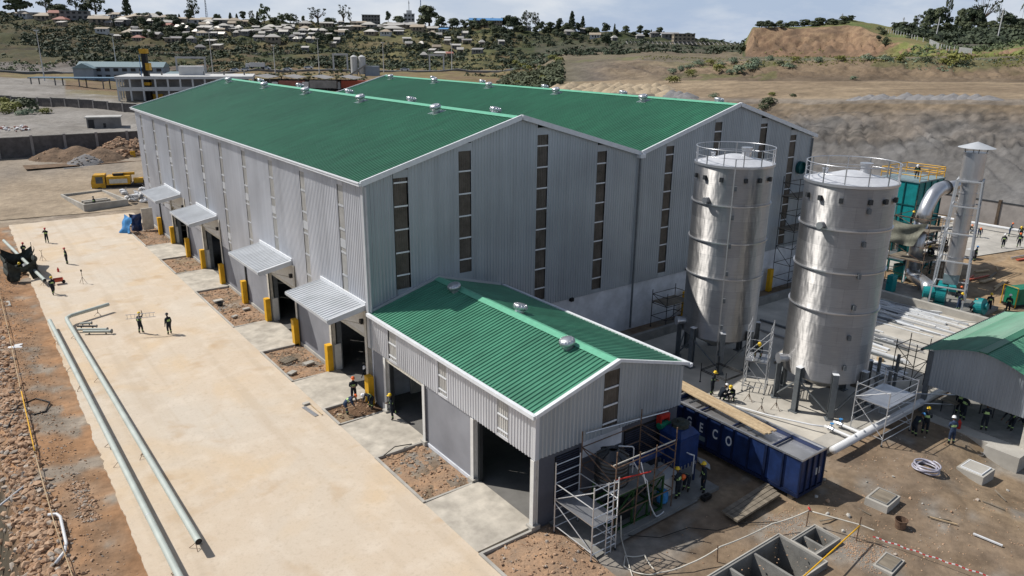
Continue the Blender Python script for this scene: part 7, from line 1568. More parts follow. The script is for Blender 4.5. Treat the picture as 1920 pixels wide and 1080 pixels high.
TREES = [(65.2,934.2,47.8,22.1,26.3,'r'),(52.6,922.6,45.9,5.5,6.8,'r'),(90.1,916.3,46.9,20.4,16.3,'f'),(100.9,910.5,47.2,13.5,23.0,'r'),(117.5,915.1,47.2,21.8,15.0,'f'),(125.0,911.1,47.4,13.6,13.6,'r'),(134.3,906.0,46.6,20.3,27.1,'f'),(144.0,891.7,46.8,8.0,9.4,'r'),(158.1,870.6,44.9,21.0,11.8,'c'),(192.0,879.6,46.3,6.7,9.3,'r'),(228.0,882.5,43.8,20.3,12.2,'f'),(218.3,863.3,41.8,13.2,10.6,'r'),(246.5,858.7,45.2,8.0,8.0,'r'),(209.3,870.2,43.8,6.6,4.0,'c'),(259.2,854.6,44.8,8.0,5.3,'c'),(264.2,848.9,44.5,7.3,4.6,'c'),(270.5,846.9,45.5,9.2,7.9,'r'),(285.7,823.1,39.4,20.7,12.9,'p'),(282.5,834.2,43.7,10.5,5.2,'c'),(275.0,833.1,43.5,10.4,6.5,'f'),(312.0,815.5,42.6,13.0,11.7,'r'),(302.7,816.9,42.1,10.4,9.1,'p'),(297.6,829.1,42.8,7.9,10.5,'r'),(317.9,811.8,43.0,7.8,3.9,'f'),(323.8,808.0,44.6,6.5,5.2,'r'),(330.1,799.5,44.0,7.7,5.1,'f'),(336.0,795.8,42.5,15.4,15.4,'b'),(350.9,795.3,42.1,9.0,12.9,'r'),(354.7,770.5,41.1,18.9,12.6,'b'),(360.5,766.8,42.4,11.4,5.0,'f'),(398.9,813.9,40.8,8.1,13.4,'r'),(403.0,811.3,41.6,13.4,9.4,'r'),(402.5,757.6,44.8,12.8,6.4,'r'),(414.3,754.4,44.0,10.2,15.4,'r'),(406.6,740.6,40.7,8.8,10.1,'r'),(448.6,746.3,41.3,22.0,23.3,'r'),(438.4,748.1,40.4,11.6,10.3,'r'),(443.0,710.1,40.0,12.5,13.7,'r'),(471.0,731.9,40.5,10.3,12.9,'r'),(458.7,704.2,40.3,8.8,8.8,'r'),(489.3,720.1,41.2,9.1,16.8,'p'),(501.5,712.2,41.8,9.1,11.6,'r'),(519.2,716.2,40.7,11.8,15.8,'r'),(526.0,708.8,41.6,10.5,10.5,'r'),(529.3,704.9,41.9,13.1,10.5,'r'),(452.6,703.4,38.9,10.0,7.5,'r'),(437.0,709.3,37.6,7.4,7.4,'r'),(502.2,656.2,37.8,16.0,17.2,'r'),(511.3,645.1,37.7,17.2,12.3,'f'),(542.4,669.5,37.2,17.9,9.0,'f'),(545.4,665.5,37.8,12.8,10.2,'r'),(539.4,639.1,37.1,10.0,12.4,'r'),(548.3,635.0,38.3,12.5,8.7,'r'),(561.2,628.3,38.4,18.8,10.0,'c'),(552.1,624.9,37.2,11.2,13.6,'r'),(579.0,630.5,37.4,15.3,7.6,'c'),(564.0,620.8,36.1,11.2,7.5,'r'),(576.2,616.7,35.4,8.8,11.3,'r'),(578.9,609.2,34.9,8.7,8.7,'r'),(573.2,586.1,34.8,12.2,8.5,'r'),(577.2,577.1,34.9,9.7,3.6,'c'),(575.9,572.5,32.9,7.2,6.0,'r'),(586.0,569.8,35.1,8.5,8.5,'r'),(596.2,567.2,33.3,4.9,6.1,'r'),(624.3,585.2,34.7,10.2,8.2,'r'),(625.3,576.5,32.2,7.6,8.8,'r'),(628.1,572.8,32.9,6.3,3.8,'f'),(630.5,562.4,33.8,8.8,7.5,'r'),(633.3,558.7,32.7,5.6,2.5,'r'),(629.3,518.7,28.1,8.5,15.7,'r'),(642.5,524.2,30.7,6.1,3.7,'r'),(468.4,474.5,23.0,12.0,9.0,'r'),(592.7,467.7,25.8,6.7,9.0,'r'),(150.2,789.5,30.2,5.7,7.3,'r'),(193.1,849.6,42.3,4.6,6.4,'r'),(161.2,820.5,37.2,8.7,10.3,'r'),(187.9,775.5,32.7,6.8,6.8,'r'),(165.7,735.1,25.2,6.0,8.1,'r'),(194.0,836.7,41.9,7.9,9.9,'r'),(172.3,859.9,43.0,8.5,10.1,'r'),(171.0,733.9,24.7,6.8,9.8,'r'),(148.0,730.9,25.1,5.6,8.2,'r'),(217.4,867.8,43.4,5.3,5.4,'r'),(199.3,780.9,33.6,6.8,7.4,'r'),(175.4,803.9,35.5,5.8,7.2,'r'),(160.2,728.1,23.2,6.6,9.6,'r'),(175.9,724.5,22.3,6.5,6.5,'r'),(177.7,724.1,22.7,7.4,9.2,'r'),(191.9,820.5,38.9,8.0,10.0,'r'),(169.4,856.5,42.1,8.4,12.6,'r'),(134.9,761.5,25.2,5.7,5.6,'r'),(148.4,756.0,25.6,7.5,7.0,'r'),(194.1,853.5,43.4,7.8,8.6,'r'),(177.7,724.1,22.7,5.9,8.8,'r'),(171.4,855.9,41.3,7.3,6.7,'r'),(153.8,814.4,33.4,7.0,6.9,'r'),(130.8,759.1,24.0,5.3,7.8,'r'),(195.6,781.9,34.7,6.1,7.4,'r'),(175.9,774.4,29.8,6.5,8.2,'r'),(183.2,772.6,30.7,6.5,8.7,'r'),(171.6,804.9,35.7,9.1,11.0,'r'),(186.1,822.1,39.7,6.8,8.5,'r'),(154.7,767.1,29.0,7.3,6.8,'r'),(176.1,782.8,31.7,7.6,8.5,'r'),(168.5,738.7,26.7,4.6,4.3,'r'),(164.7,731.2,23.2,5.5,6.4,'r'),(178.2,799.0,34.1,6.4,7.0,'r'),(166.7,776.8,29.5,6.0,6.7,'r'),(192.9,824.4,39.6,7.5,10.1,'r'),(173.5,804.4,35.4,8.3,8.7,'r'),(166.9,793.6,32.2,7.8,7.5,'r'),(172.6,800.5,33.4,8.4,9.8,'r'),(190.8,816.6,37.9,6.5,8.3,'r'),(293.9,781.8,37.6,3.8,3.7,'r'),(273.7,829.3,42.4,5.9,8.2,'r'),(233.9,825.0,39.6,5.8,7.4,'r'),(289.1,793.8,39.0,3.6,3.8,'r'),(298.8,819.4,40.7,4.4,5.0,'r'),(250.0,799.5,37.4,6.0,6.0,'r'),(199.7,768.3,29.7,5.6,8.3,'r'),(232.8,741.8,29.6,5.6,5.8,'r'),(274.3,767.0,32.8,5.1,6.1,'r'),(244.1,821.9,39.6,3.9,3.7,'r'),(276.6,824.4,40.9,5.8,5.4,'r'),(287.2,758.9,34.9,5.8,8.4,'r'),(290.5,761.4,35.6,3.1,4.1,'r'),(232.7,821.2,38.9,5.3,6.4,'r'),(238.8,765.8,29.9,4.8,5.3,'r'),(223.3,770.1,30.9,4.4,6.1,'r'),(253.9,831.4,41.6,5.0,6.9,'r'),(216.3,767.9,31.6,5.7,7.9,'r'),(309.7,835.0,45.8,5.4,7.6,'r'),(220.7,833.2,39.3,4.1,4.9,'r'),(340.0,739.3,35.8,5.4,4.9,'r'),(322.8,799.7,41.3,3.6,3.4,'r'),(375.7,680.6,31.5,3.2,3.8,'r'),(338.6,762.6,38.3,4.2,5.4,'r'),(368.5,757.3,38.8,3.7,4.1,'r'),(301.4,732.0,34.2,5.1,5.7,'r'),(324.7,798.4,41.6,4.4,5.6,'r'),(382.2,734.3,38.0,5.6,7.1,'r'),(348.2,756.6,37.2,4.6,6.1,'r'),(336.8,732.4,33.1,4.4,4.6,'r'),(344.5,718.5,32.5,3.2,3.7,'r'),(330.5,713.9,30.1,5.7,6.4,'r'),(368.8,681.5,31.9,3.7,4.3,'r'),(296.8,721.1,30.8,4.8,6.9,'r'),(356.9,681.6,33.4,5.0,6.2,'r'),(299.6,733.1,33.8,3.0,2.9,'r'),(319.3,725.3,32.6,5.1,4.9,'r'),(318.2,712.6,29.4,4.8,6.7,'r'),(268.4,640.0,20.8,6.3,8.8,'r'),(297.2,666.6,24.0,7.0,6.5,'r'),(295.5,672.6,24.9,6.8,6.5,'r'),(278.1,634.0,19.4,4.4,4.8,'r'),(276.6,639.9,20.8,5.0,5.0,'r'),(280.2,662.3,23.5,6.8,7.7,'r'),(290.4,680.6,26.0,5.6,6.5,'r'),(285.3,683.8,24.9,7.7,8.8,'r'),(314.6,714.8,30.1,7.1,9.6,'r'),(292.1,669.8,24.9,6.0,7.7,'r'),(482.5,652.7,32.8,4.0,5.4,'r'),(446.9,600.0,26.0,4.9,6.5,'r'),(383.3,646.8,29.1,4.1,5.1,'r'),(415.1,674.0,30.2,6.0,8.8,'r'),(365.6,593.9,21.9,4.5,6.3,'r'),(437.1,650.7,30.3,4.3,3.9,'r'),(407.3,625.2,27.7,3.9,4.4,'r'),(357.9,577.7,20.5,3.5,5.3,'r'),(395.4,606.8,23.5,4.8,6.7,'r'),(431.9,597.1,24.6,4.9,6.5,'r'),(448.1,612.4,28.4,5.9,8.7,'r'),(426.7,659.1,32.0,4.3,5.8,'r'),(383.2,552.1,18.0,5.6,5.9,'r'),(387.1,649.1,29.5,4.0,5.3,'r'),(398.5,543.0,19.3,3.8,5.4,'r'),(392.9,638.2,26.7,5.8,5.5,'r'),(338.2,585.9,20.1,4.0,4.4,'r'),(395.8,588.6,22.6,3.2,3.5,'r'),(401.8,624.4,25.6,4.0,5.1,'r'),(453.6,605.5,27.8,5.2,5.1,'r'),(366.4,599.0,22.6,3.5,5.1,'r'),(485.1,656.4,34.2,7.1,8.0,'r'),(398.0,556.0,21.6,4.0,5.2,'r'),(392.8,573.3,20.4,4.0,5.4,'r'),(421.2,557.7,23.6,4.8,4.7,'r'),(409.7,628.9,29.0,5.8,7.6,'r'),(437.8,655.7,32.0,5.8,7.4,'r'),(347.3,582.5,19.2,5.1,4.9,'r'),(488.1,652.7,33.4,4.9,6.5,'r'),(414.5,612.9,26.8,5.5,6.4,'r'),(419.0,676.1,31.5,3.8,5.1,'r'),(425.6,602.9,25.1,5.8,6.4,'r'),(392.0,644.8,28.6,6.4,5.9,'r'),(430.2,656.3,31.7,6.2,6.9,'r'),(334.7,583.6,18.8,4.1,5.7,'r'),(306.6,534.3,13.6,3.0,3.2,'r'),(349.5,621.2,22.0,4.9,6.5,'r'),(348.8,616.1,20.9,4.1,5.5,'r'),(329.2,559.4,13.9,4.1,4.1,'r'),(353.9,617.0,22.1,4.3,5.4,'r'),(339.7,596.1,20.2,4.7,4.3,'r'),(313.0,527.9,12.8,4.6,5.2,'r'),(333.1,573.4,16.3,4.3,6.4,'r'),(340.9,583.1,20.1,4.8,5.7,'r'),(327.9,560.8,14.3,3.0,4.0,'r'),(336.6,575.6,17.4,4.1,4.8,'r'),(329.8,582.7,17.9,3.1,3.7,'r'),(338.8,579.3,18.8,4.2,6.2,'r'),(522.7,712.7,41.6,7.8,10.0,'r'),(480.8,720.4,40.1,5.9,5.6,'r'),(461.1,653.9,32.7,5.7,8.2,'r'),(499.9,697.3,39.8,7.8,9.9,'r'),(486.2,661.9,35.6,7.2,7.9,'r'),(475.2,654.3,32.8,7.4,8.6,'r'),(496.7,688.6,38.4,5.4,5.0,'r'),(483.2,724.0,41.7,5.7,6.8,'r'),(491.5,681.3,37.8,6.3,8.2,'r'),(486.4,711.5,38.9,7.6,8.6,'r'),(455.8,674.5,33.2,7.0,7.9,'r'),(483.0,698.0,37.6,6.9,7.2,'r'),(481.2,725.3,41.9,7.7,7.6,'r'),(497.5,714.8,41.8,5.9,5.9,'r'),(495.4,716.1,42.0,5.3,5.1,'r'),(480.0,710.6,38.1,5.3,4.8,'r'),(492.6,606.1,30.2,6.5,6.1,'r'),(490.9,607.6,30.5,4.2,6.2,'r'),(501.3,643.5,36.3,6.0,6.0,'r'),(507.8,604.0,31.0,4.6,4.2,'r'),(512.7,599.3,32.1,6.9,8.1,'r'),(531.2,593.6,32.7,5.0,5.3,'r'),(476.4,542.5,26.1,4.9,4.7,'r'),(428.8,500.8,21.2,5.2,4.7,'r'),(490.8,656.4,36.3,4.9,4.5,'r'),(447.1,593.0,25.5,6.9,7.0,'r'),(505.5,560.6,29.2,6.7,9.7,'r'),(558.5,625.1,37.6,5.5,7.0,'r'),(560.3,623.7,36.9,5.5,7.7,'r'),(463.1,607.5,30.4,5.1,6.7,'r'),(534.0,596.7,34.1,6.8,9.1,'r'),(492.4,561.4,27.9,7.0,7.8,'r'),(511.9,630.8,34.1,7.1,8.4,'r'),(502.8,641.6,35.6,6.9,8.7,'r'),(506.2,588.0,30.9,5.7,5.7,'r'),(546.7,636.9,37.7,6.1,8.3,'r'),(540.9,637.3,36.3,5.2,7.4,'r'),(440.4,517.9,22.1,6.3,7.3,'r'),(475.6,532.2,24.6,4.8,5.4,'r'),(461.7,609.2,30.4,7.3,7.0,'r'),(532.0,641.2,35.7,4.6,6.0,'r'),(501.3,643.5,36.3,4.8,6.2,'r'),(536.3,642.7,37.2,5.2,7.7,'r'),(463.2,593.3,26.8,5.4,7.3,'r'),(444.0,525.5,23.7,5.3,5.4,'r'),(498.3,647.2,35.8,7.3,7.0,'r'),(417.2,456.1,20.2,2.7,3.9,'r'),(472.3,513.2,25.0,3.1,4.3,'r'),(467.9,485.2,23.4,4.1,5.8,'r'),(467.4,496.0,25.1,3.5,3.4,'r'),(475.2,479.1,23.9,4.2,4.3,'r'),(474.5,495.2,25.1,4.1,3.9,'r'),(467.4,496.0,25.1,2.7,3.3,'r'),(483.1,493.1,25.8,3.9,5.0,'r'),(508.8,551.5,26.9,5.0,5.5,'r'),(542.4,572.7,31.2,3.5,3.4,'r'),(214.4,477.6,6.4,2.7,4.0,'r'),(180.5,406.7,5.4,1.9,2.2,'r'),(195.0,432.5,5.1,2.5,3.0,'r'),(237.4,531.6,11.6,3.1,4.5,'r'),(184.5,425.4,5.2,1.6,1.6,'r'),(257.1,574.6,12.6,2.7,3.4,'r'),(73.1,527.5,4.0,3.1,3.6,'p'),(85.8,528.4,4.1,4.3,4.6,'p'),(83.7,570.7,7.5,3.7,3.5,'p'),(76.3,524.4,4.0,4.1,6.2,'p'),(106.5,504.0,3.4,3.3,3.2,'p'),(90.9,567.0,5.6,4.0,4.9,'p'),(83.6,517.7,3.6,3.1,3.7,'p'),(104.2,511.0,4.0,3.1,3.3,'p'),(126.2,616.2,9.4,3.2,3.9,'p'),(107.7,596.3,8.1,2.9,3.0,'p'),(108.1,550.9,5.7,5.1,7.0,'p'),(134.0,616.1,9.1,3.4,3.1,'p'),(98.8,580.0,6.2,2.8,3.5,'p'),(82.3,570.6,7.7,3.3,4.5,'p'),(178.8,576.0,10.5,2.4,2.7,'p'),(174.5,520.6,7.7,3.6,5.0,'p'),(179.8,621.3,11.0,3.9,5.4,'p'),(167.3,522.5,6.6,3.0,3.2,'p'),(178.2,632.7,12.3,3.8,5.4,'p'),(211.4,561.6,8.6,3.5,5.1,'p'),(194.8,536.5,8.1,2.9,3.5,'p'),(175.7,624.7,10.4,3.8,5.7,'p'),(182.5,557.2,9.4,2.9,3.4,'p'),(197.2,547.0,9.3,3.9,3.9,'p'),(170.1,575.0,8.4,3.0,4.3,'p'),(186.9,511.5,5.9,3.1,2.9,'p'),(175.4,532.1,9.0,3.0,3.2,'p'),(177.7,512.1,5.8,2.2,2.9,'p'),(174.9,574.6,9.5,3.9,5.8,'p'),(200.0,587.3,11.1,4.1,4.1,'p'),(327.8,433.0,8.3,3.9,4.1,'r'),(276.4,347.3,9.2,3.2,3.6,'r'),(360.9,481.4,14.4,4.1,6.1,'r'),(351.5,477.2,13.2,4.0,3.8,'r'),(330.3,431.1,8.8,4.7,6.0,'r'),(394.8,506.0,15.7,4.4,6.5,'r'),(351.5,477.2,13.2,4.5,4.7,'r'),(386.4,507.1,15.7,4.3,6.4,'r'),(776.8,354.7,41.0,13.0,10.2,'f'),(807.1,356.9,42.6,20.2,14.4,'r'),(783.4,337.0,42.5,18.6,13.9,'r'),(789.4,333.5,42.5,27.0,7.5,'f'),(800.2,357.9,42.2,14.3,7.6,'r'),(788.9,331.3,42.6,10.2,7.4,'r'),(767.4,309.9,41.5,18.0,10.8,'r'),(767.9,312.1,41.7,10.8,6.3,'r'),(764.9,299.3,40.7,19.7,16.1,'r'),(763.4,292.9,39.9,19.6,8.9,'r'),(772.0,292.7,40.3,27.9,19.8,'b'),(772.0,292.7,40.3,13.5,8.1,'r'),(771.3,275.8,41.7,15.2,8.0,'m'),(766.7,279.3,40.7,21.3,5.3,'m'),(776.0,272.3,41.8,13.4,16.1,'r'),(771.3,275.8,41.7,10.7,12.5,'r'),(782.2,267.7,41.0,9.9,12.6,'r'),(747.1,249.0,40.6,22.3,6.9,'m'),(745.6,250.1,40.4,20.6,5.1,'m'),(763.6,281.6,40.4,8.0,10.6,'r'),(413.5,176.5,32.8,4.6,5.6,'r'),(409.9,179.6,33.7,3.5,6.1,'r'),(416.0,186.5,33.9,3.6,4.6,'r'),(745.6,250.1,40.4,7.7,7.7,'r'),(709.3,278.5,39.3,8.3,11.7,'r'),(585.1,236.6,36.1,5.6,9.8,'r'),(575.5,249.4,35.7,6.2,9.7,'r'),(580.0,242.1,35.8,5.6,9.7,'r'),(762.0,286.5,40.1,7.1,12.4,'r'),(671.1,238.4,37.3,5.5,10.9,'r'),(590.8,197.3,35.3,4.8,11.0,'r'),(550.4,175.1,34.4,5.1,8.9,'r'),(591.7,235.4,35.9,4.9,8.4,'r'),(538.6,237.1,35.0,3.9,6.5,'r'),(376.0,247.1,34.1,4.0,6.0,'r'),(375.7,245.3,34.0,4.1,6.2,'r'),(343.6,219.2,33.2,3.2,4.9,'r'),(379.2,240.6,34.3,2.5,3.8,'r'),(346.7,216.1,33.3,2.5,3.7,'r'),(375.1,233.4,34.3,3.8,5.7,'r'),(347.8,212.9,33.1,2.3,3.4,'r'),(351.5,211.5,33.1,3.1,4.6,'r'),(381.3,230.6,34.4,2.6,3.9,'r'),(371.5,221.2,34.2,4.0,6.0,'r'),(372.4,220.4,34.2,2.6,3.8,'r'),(376.3,219.0,34.3,2.6,3.8,'r'),(376.9,218.1,34.4,3.9,5.8,'r'),(378.1,216.3,34.8,2.7,4.0,'r'),(376.5,212.6,34.4,4.0,6.0,'r'),(375.6,210.8,34.2,2.7,4.1,'r'),(381.3,211.9,35.3,3.9,5.9,'r'),(380.4,210.1,35.1,3.5,5.3,'r'),(383.7,208.3,35.5,2.4,3.6,'r'),(384.4,207.4,35.5,3.6,5.4,'r'),(379.9,202.1,34.9,3.3,4.9,'r'),(382.0,202.2,35.2,3.2,4.8,'r'),(378.3,196.1,35.2,3.2,4.8,'r'),(379.0,195.3,35.2,4.6,7.2,'r'),(403.1,206.1,37.7,3.5,4.2,'r'),(343.1,217.5,32.9,4.4,5.0,'r'),(356.8,160.7,29.4,2.7,4.2,'r'),(343.0,155.2,27.0,2.3,2.6,'r'),(334.2,146.9,24.1,4.5,2.8,'r'),(361.5,149.9,27.9,2.7,5.4,'r'),(397.9,170.9,31.9,2.6,4.6,'r')]
BUSHES = [(197.1,117.0,16.5,6.07,'s'),(189.3,116.8,15.1,5.27,'s'),(202.1,107.0,17.0,4.02,'s'),(213.2,103.7,18.8,3.79,'s'),(187.1,142.5,14.3,3.48,'s'),(192.2,143.2,15.1,3.53,'s'),(196.9,143.4,16.0,3.58,'s'),(201.4,143.2,16.9,4.34,'s'),(201.0,133.3,16.9,3.53,'s'),(190.2,120.9,14.9,3.33,'s'),(218.6,90.0,19.7,4.1,'s'),(219.5,84.9,19.7,4.07,'s'),(204.0,111.6,17.7,3.4,'g'),(129.6,62.5,11.0,4.12,'g'),(127.5,61.9,10.1,2.72,'g'),(140.0,63.1,12.3,1.92,'g'),(141.8,70.2,12.1,2.47,'y'),(221.5,64.2,18.8,7.27,'y'),(202.3,138.9,17.0,4.31,'y'),(184.7,132.5,13.8,4.05,'y'),(191.1,126.0,15.4,4.73,'y'),(210.6,110.5,18.6,3.46,'y'),(214.6,97.0,19.3,4.1,'y'),(218.1,79.9,19.4,4.02,'y'),(219.8,72.6,19.6,4.0,'g'),(205.7,122.7,18.4,3.5,'s'),(216.8,124.8,18.6,3.63,'s'),(138.1,84.3,11.1,2.54,'s'),(193.9,79.9,14.6,2.47,'s'),(391.3,165.1,30.1,5.76,'g'),(358.9,139.3,26.0,5.25,'g'),(338.2,149.1,25.5,4.06,'g'),(372.9,172.0,31.6,4.48,'g'),(166.3,123.5,12.3,5.0,'y'),(203.4,129.8,17.9,4.24,'s'),(221.8,67.9,19.2,3.99,'y'),(316.3,366.7,14.3,5.96,'g'),(193.9,238.8,7.9,4.89,'g'),(195.7,252.6,5.5,3.64,'g'),(177.8,196.8,10.8,4.37,'g'),(196.0,231.9,9.3,2.7,'s'),(342.8,416.1,10.5,6.56,'g'),(274.3,346.8,8.8,4.73,'g'),(201.2,237.2,10.0,4.46,'g'),(174.5,194.1,10.3,2.79,'g'),(199.4,237.9,9.5,3.37,'g'),(185.6,229.4,6.7,3.5,'y'),(203.7,251.8,8.0,3.07,'s'),(298.5,364.5,9.3,5.9,'g'),(264.2,327.1,8.6,5.3,'g'),(212.4,275.6,6.3,3.85,'g'),(354.3,446.9,12.4,6.73,'g'),(187.3,225.5,8.2,4.1,'g'),(312.4,392.0,8.4,7.37,'g'),(369.3,452.5,13.9,5.42,'g'),(281.7,322.9,14.9,4.8,'g'),(200.1,222.6,12.9,4.23,'g'),(223.2,272.0,8.7,3.15,'y'),(263.2,332.1,8.3,3.7,'g'),(377.6,457.6,15.5,4.63,'g'),(276.8,345.6,9.2,6.85,'y'),(331.4,424.7,8.9,6.24,'y'),(170.2,197.8,8.8,2.81,'g'),(193.9,248.6,5.7,4.32,'g'),(208.2,269.9,5.8,4.77,'g'),(301.3,370.5,9.4,7.0,'g'),(175.7,203.5,9.6,2.72,'g'),(205.7,269.9,5.1,4.15,'s'),(329.0,384.4,14.2,7.09,'s'),(336.5,420.9,9.8,6.01,'s'),(262.9,333.8,8.2,4.46,'s'),(321.7,387.0,10.4,6.85,'s'),(182.7,204.1,11.0,2.71,'g'),(175.9,199.8,9.8,3.59,'y'),(281.7,322.9,14.9,6.1,'y'),(202.2,259.9,5.9,3.7,'g'),(218.1,270.8,7.8,3.69,'g'),(192.3,235.1,8.0,4.53,'g'),(179.4,194.8,11.6,2.65,'g'),(262.3,322.4,8.5,4.06,'g'),(251.3,320.5,6.8,5.15,'g'),(231.4,270.4,11.2,4.53,'y'),(225.2,265.9,9.8,4.01,'g'),(275.5,341.7,9.0,4.75,'s'),(215.9,238.5,15.2,5.17,'y'),(376.1,447.5,14.5,6.31,'g'),(372.1,456.1,14.7,6.84,'g'),(264.9,323.7,8.8,6.1,'y'),(-3.2,223.8,3.0,6.79,'y'),(1.4,228.5,3.3,8.45,'g'),(-0.0,213.5,3.0,5.08,'s'),(4.2,214.3,3.0,4.37,'y'),(-2.6,244.3,3.6,4.87,'y'),(-5.1,218.4,3.0,4.8,'y')]

def tz(x, y):
    """terrain height under a point (nearest control search)"""
    best = None; u = 960 + 1419 * math.tan(atan2(x + 20.65, y + 43.1) - .6429)
    lo, hi = 0., 10.
    for _ in range(24):
        m_ = (lo + hi) / 2; p = ter_base(u, m_)
        if sqrt((p[0] + 20.65) ** 2 + (p[1] + 43.1) ** 2) < sqrt((x + 20.65) ** 2 + (y + 43.1) ** 2): lo = m_
        else: hi = m_
    return ter(u, lo)[2]
def leaf_blob(g, c, r, n, s, rn, flat=1., down=.35):
    """small leaf faces spread through and over a clump"""
    for _ in range(n):
        a = rn.uniform(0, 2 * pi); q = rn.uniform(-down, 1); w = sqrt(max(0, 1 - q * q)); k = rn.uniform(.72, 1.08)
        d = Vector((w * cos(a), w * sin(a), q)); p = Vector((c[0] + d.x * r[0] * k, c[1] + d.y * r[1] * k, c[2] + d.z * r[2] * k))
        nn = (d + Vector((rn.uniform(-.6, .6), rn.uniform(-.6, .6), rn.uniform(-.3, .6)))).normalized(); t = nn.orthogonal().normalized(); t = Matrix.Rotation(rn.uniform(0, 6.28), 3, nn) @ t; b_ = nn.cross(t); z = s * rn.uniform(.6, 1.4)
        g.v += [tuple(p - t * z - b_ * z * .6), tuple(p + t * z - b_ * z * .7), tuple(p + t * z * .8 + b_ * z * .7), tuple(p - t * z * .7 + b_ * z * .6)]; o = len(g.v) - 4
        g.f.append((o, o + 1, o + 2, o + 3)); g.m.append(g.mi)
def tree_proto(kind, seed):
    """unit tree: height 1, crown width 1 -> (trunk mesh, crown mesh)"""
    rn = random.Random(seed); g = MB(); t = MB(); M_ = 'leaf_dark'
    if kind == 'r':
        t.tube([(0, 0, -.08), (.01, 0, .2), (.0, .02, .45)], [.045, .034, .02], 6)
        for k in range(4): a = k * 1.6 + seed; t.tube([(0, 0, .28), (.2 * cos(a), .2 * sin(a), .55)], [.022, .01], 5)
        n = 13
        for k in range(n):
            a = rn.uniform(0, 6.28); r = rn.uniform(.0, .30); z = rn.uniform(.24, .80); w = rn.uniform(.16, .26) * (1.15 - abs(z - .55))
            leaf_blob(g, (r * cos(a), r * sin(a), z), (w, w, w * .75), 60, .050, rn)
        M_ = 'leaf_dark' if seed % 2 else 'leaf_mid'
    elif kind == 'f':
        t.tube([(0, 0, -.08), (.01, 0, .5), (0, .01, .96)], [.035, .022, .006], 6)
        for k in range(26):
            a = rn.uniform(0, 6.28); z = rn.uniform(.28, .97); r = (.44 - .30 * abs(z - .55)) * rn.uniform(.45, 1)
            e = Vector((r * cos(a), r * sin(a), z + rn.uniform(.02, .10))); t.tube([(0, 0, z - .12), e], [.009, .004], 4)
            leaf_blob(g, e, (.11, .11, .08), 18, .036, rn, down=1)
        M_ = 'leaf_mid'
    elif kind == 'c':
        t.tube([(0, 0, -.08), (0, 0, .95)], [.03, .006], 6)
        for k in range(20):
            z = .2 + .78 * k / 20; w = .42 * (1 - (z - .2) / .85) ** .7; 
            for j in range(3): a = rn.uniform(0, 6.28); leaf_blob(g, (w * .55 * cos(a), w * .55 * sin(a), z), (w * .5, w * .5, .05), 16, .045, rn, down=.6)
        M_ = 'leaf_dark'
    elif kind == 'p':
        t.tube([(0, 0, -.08), (.01, 0, .6)], [.04, .02], 6)
        for k in range(14):
            a = rn.uniform(0, 6.28); r = rn.uniform(.1, .34); z = rn.uniform(.3, .92); leaf_blob(g, (r * cos(a), r * sin(a), z), (.15, .15, .11), 30, .045, rn, down=.8)
        M_ = 'leaf_pale'
    elif kind == 'b':
        t.tube([(0, 0, -.08), (0, 0, .4)], [.07, .05], 7)
        for k in range(22):
            a = rn.uniform(0, 6.28); r = rn.uniform(.2, .5); z = rn.uniform(.55, 1); m_ = Vector((r * .5 * cos(a), r * .5 * sin(a), .5 + .1 * rn.random())); e = Vector((r * cos(a), r * sin(a), z)); t.tube([(0, 0, .32), m_, e], [.022, .012, .004], 4)
            leaf_blob(g, e, (.09, .09, .05), 12, .03, rn, down=1)
        M_ = 'leaf_dark'
    elif kind == 'm':
        t.tube([(0, 0, -.08), (.02, 0, .4), (.0, 0, .88)], [.022, .016, .012], 6)
        for k in range(15):
            a = 2 * pi * k / 15; el = rn.uniform(-.2, .9); d = Vector((cos(a), sin(a), 0)); P = [Vector((0, 0, .88)) + d * (.5 * s_) + Vector((0, 0, .16 * el * s_ * 2 - .30 * s_ * s_)) for s_ in (0, .33, .66, 1)]
            for i in range(3):
                s_ = d.cross(Vector((0, 0, 1))) * (.07 - .018 * i); g.v += [tuple(P[i] - s_), tuple(P[i] + s_), tuple(P[i + 1] + s_ * .8), tuple(P[i + 1] - s_ * .8)]; o = len(g.v) - 4; g.f.append((o, o + 1, o + 2, o + 3)); g.m.append(0)
        M_ = 'leaf_dark'
    def mk(b, n, m):
        me = bpy.data.meshes.new(n); me.from_pydata(b.v, [], b.f); me.materials.append(M[m]); me.update(); return me
    return mk(t, 'trunk', 'trunk'), mk(g, 'crown', M_)
PROT = {k: [tree_proto(k, s) for s in range(1, 1 + n)] for k, n in (('r', 6), ('f', 3), ('c', 2), ('p', 2), ('b', 2), ('m', 2))}
TLAB = {'r': ('round_tree', 'round dark leafed tree'), 'f': ('feathery_tree', 'tall feathery tree with thin open branches'), 'c': ('conifer', 'narrow dark conifer'), 'p': ('pale_tree', 'pale olive leafed tree'), 'b': ('baobab_tree', 'bare wide branched tree'), 'm': ('palm_tree', 'slim coconut palm')}
def zone(x, y, z):
    d = sqrt((x + 20.6) ** 2 + (y + 43) ** 2); a = atan2(x + 20.6, y + 43)
    if a < .12: s = 'above the dirt yard'
    elif a < .27: s = 'beyond the arcaded building'
    elif a < .42: s = 'behind the first gable'
    elif a < .56: s = 'below the white tower'
    elif a < .66: s = 'by the school'
    elif a < .92: s = 'on the low ridge'
    else: s = 'on the wooded rise'
    if a < .66 and d > 400: s += ', ' + ('ridge line' if z > 36 else ('mid slope' if d > 700 else 'low slope'))
    return s
rn = random.Random(21)
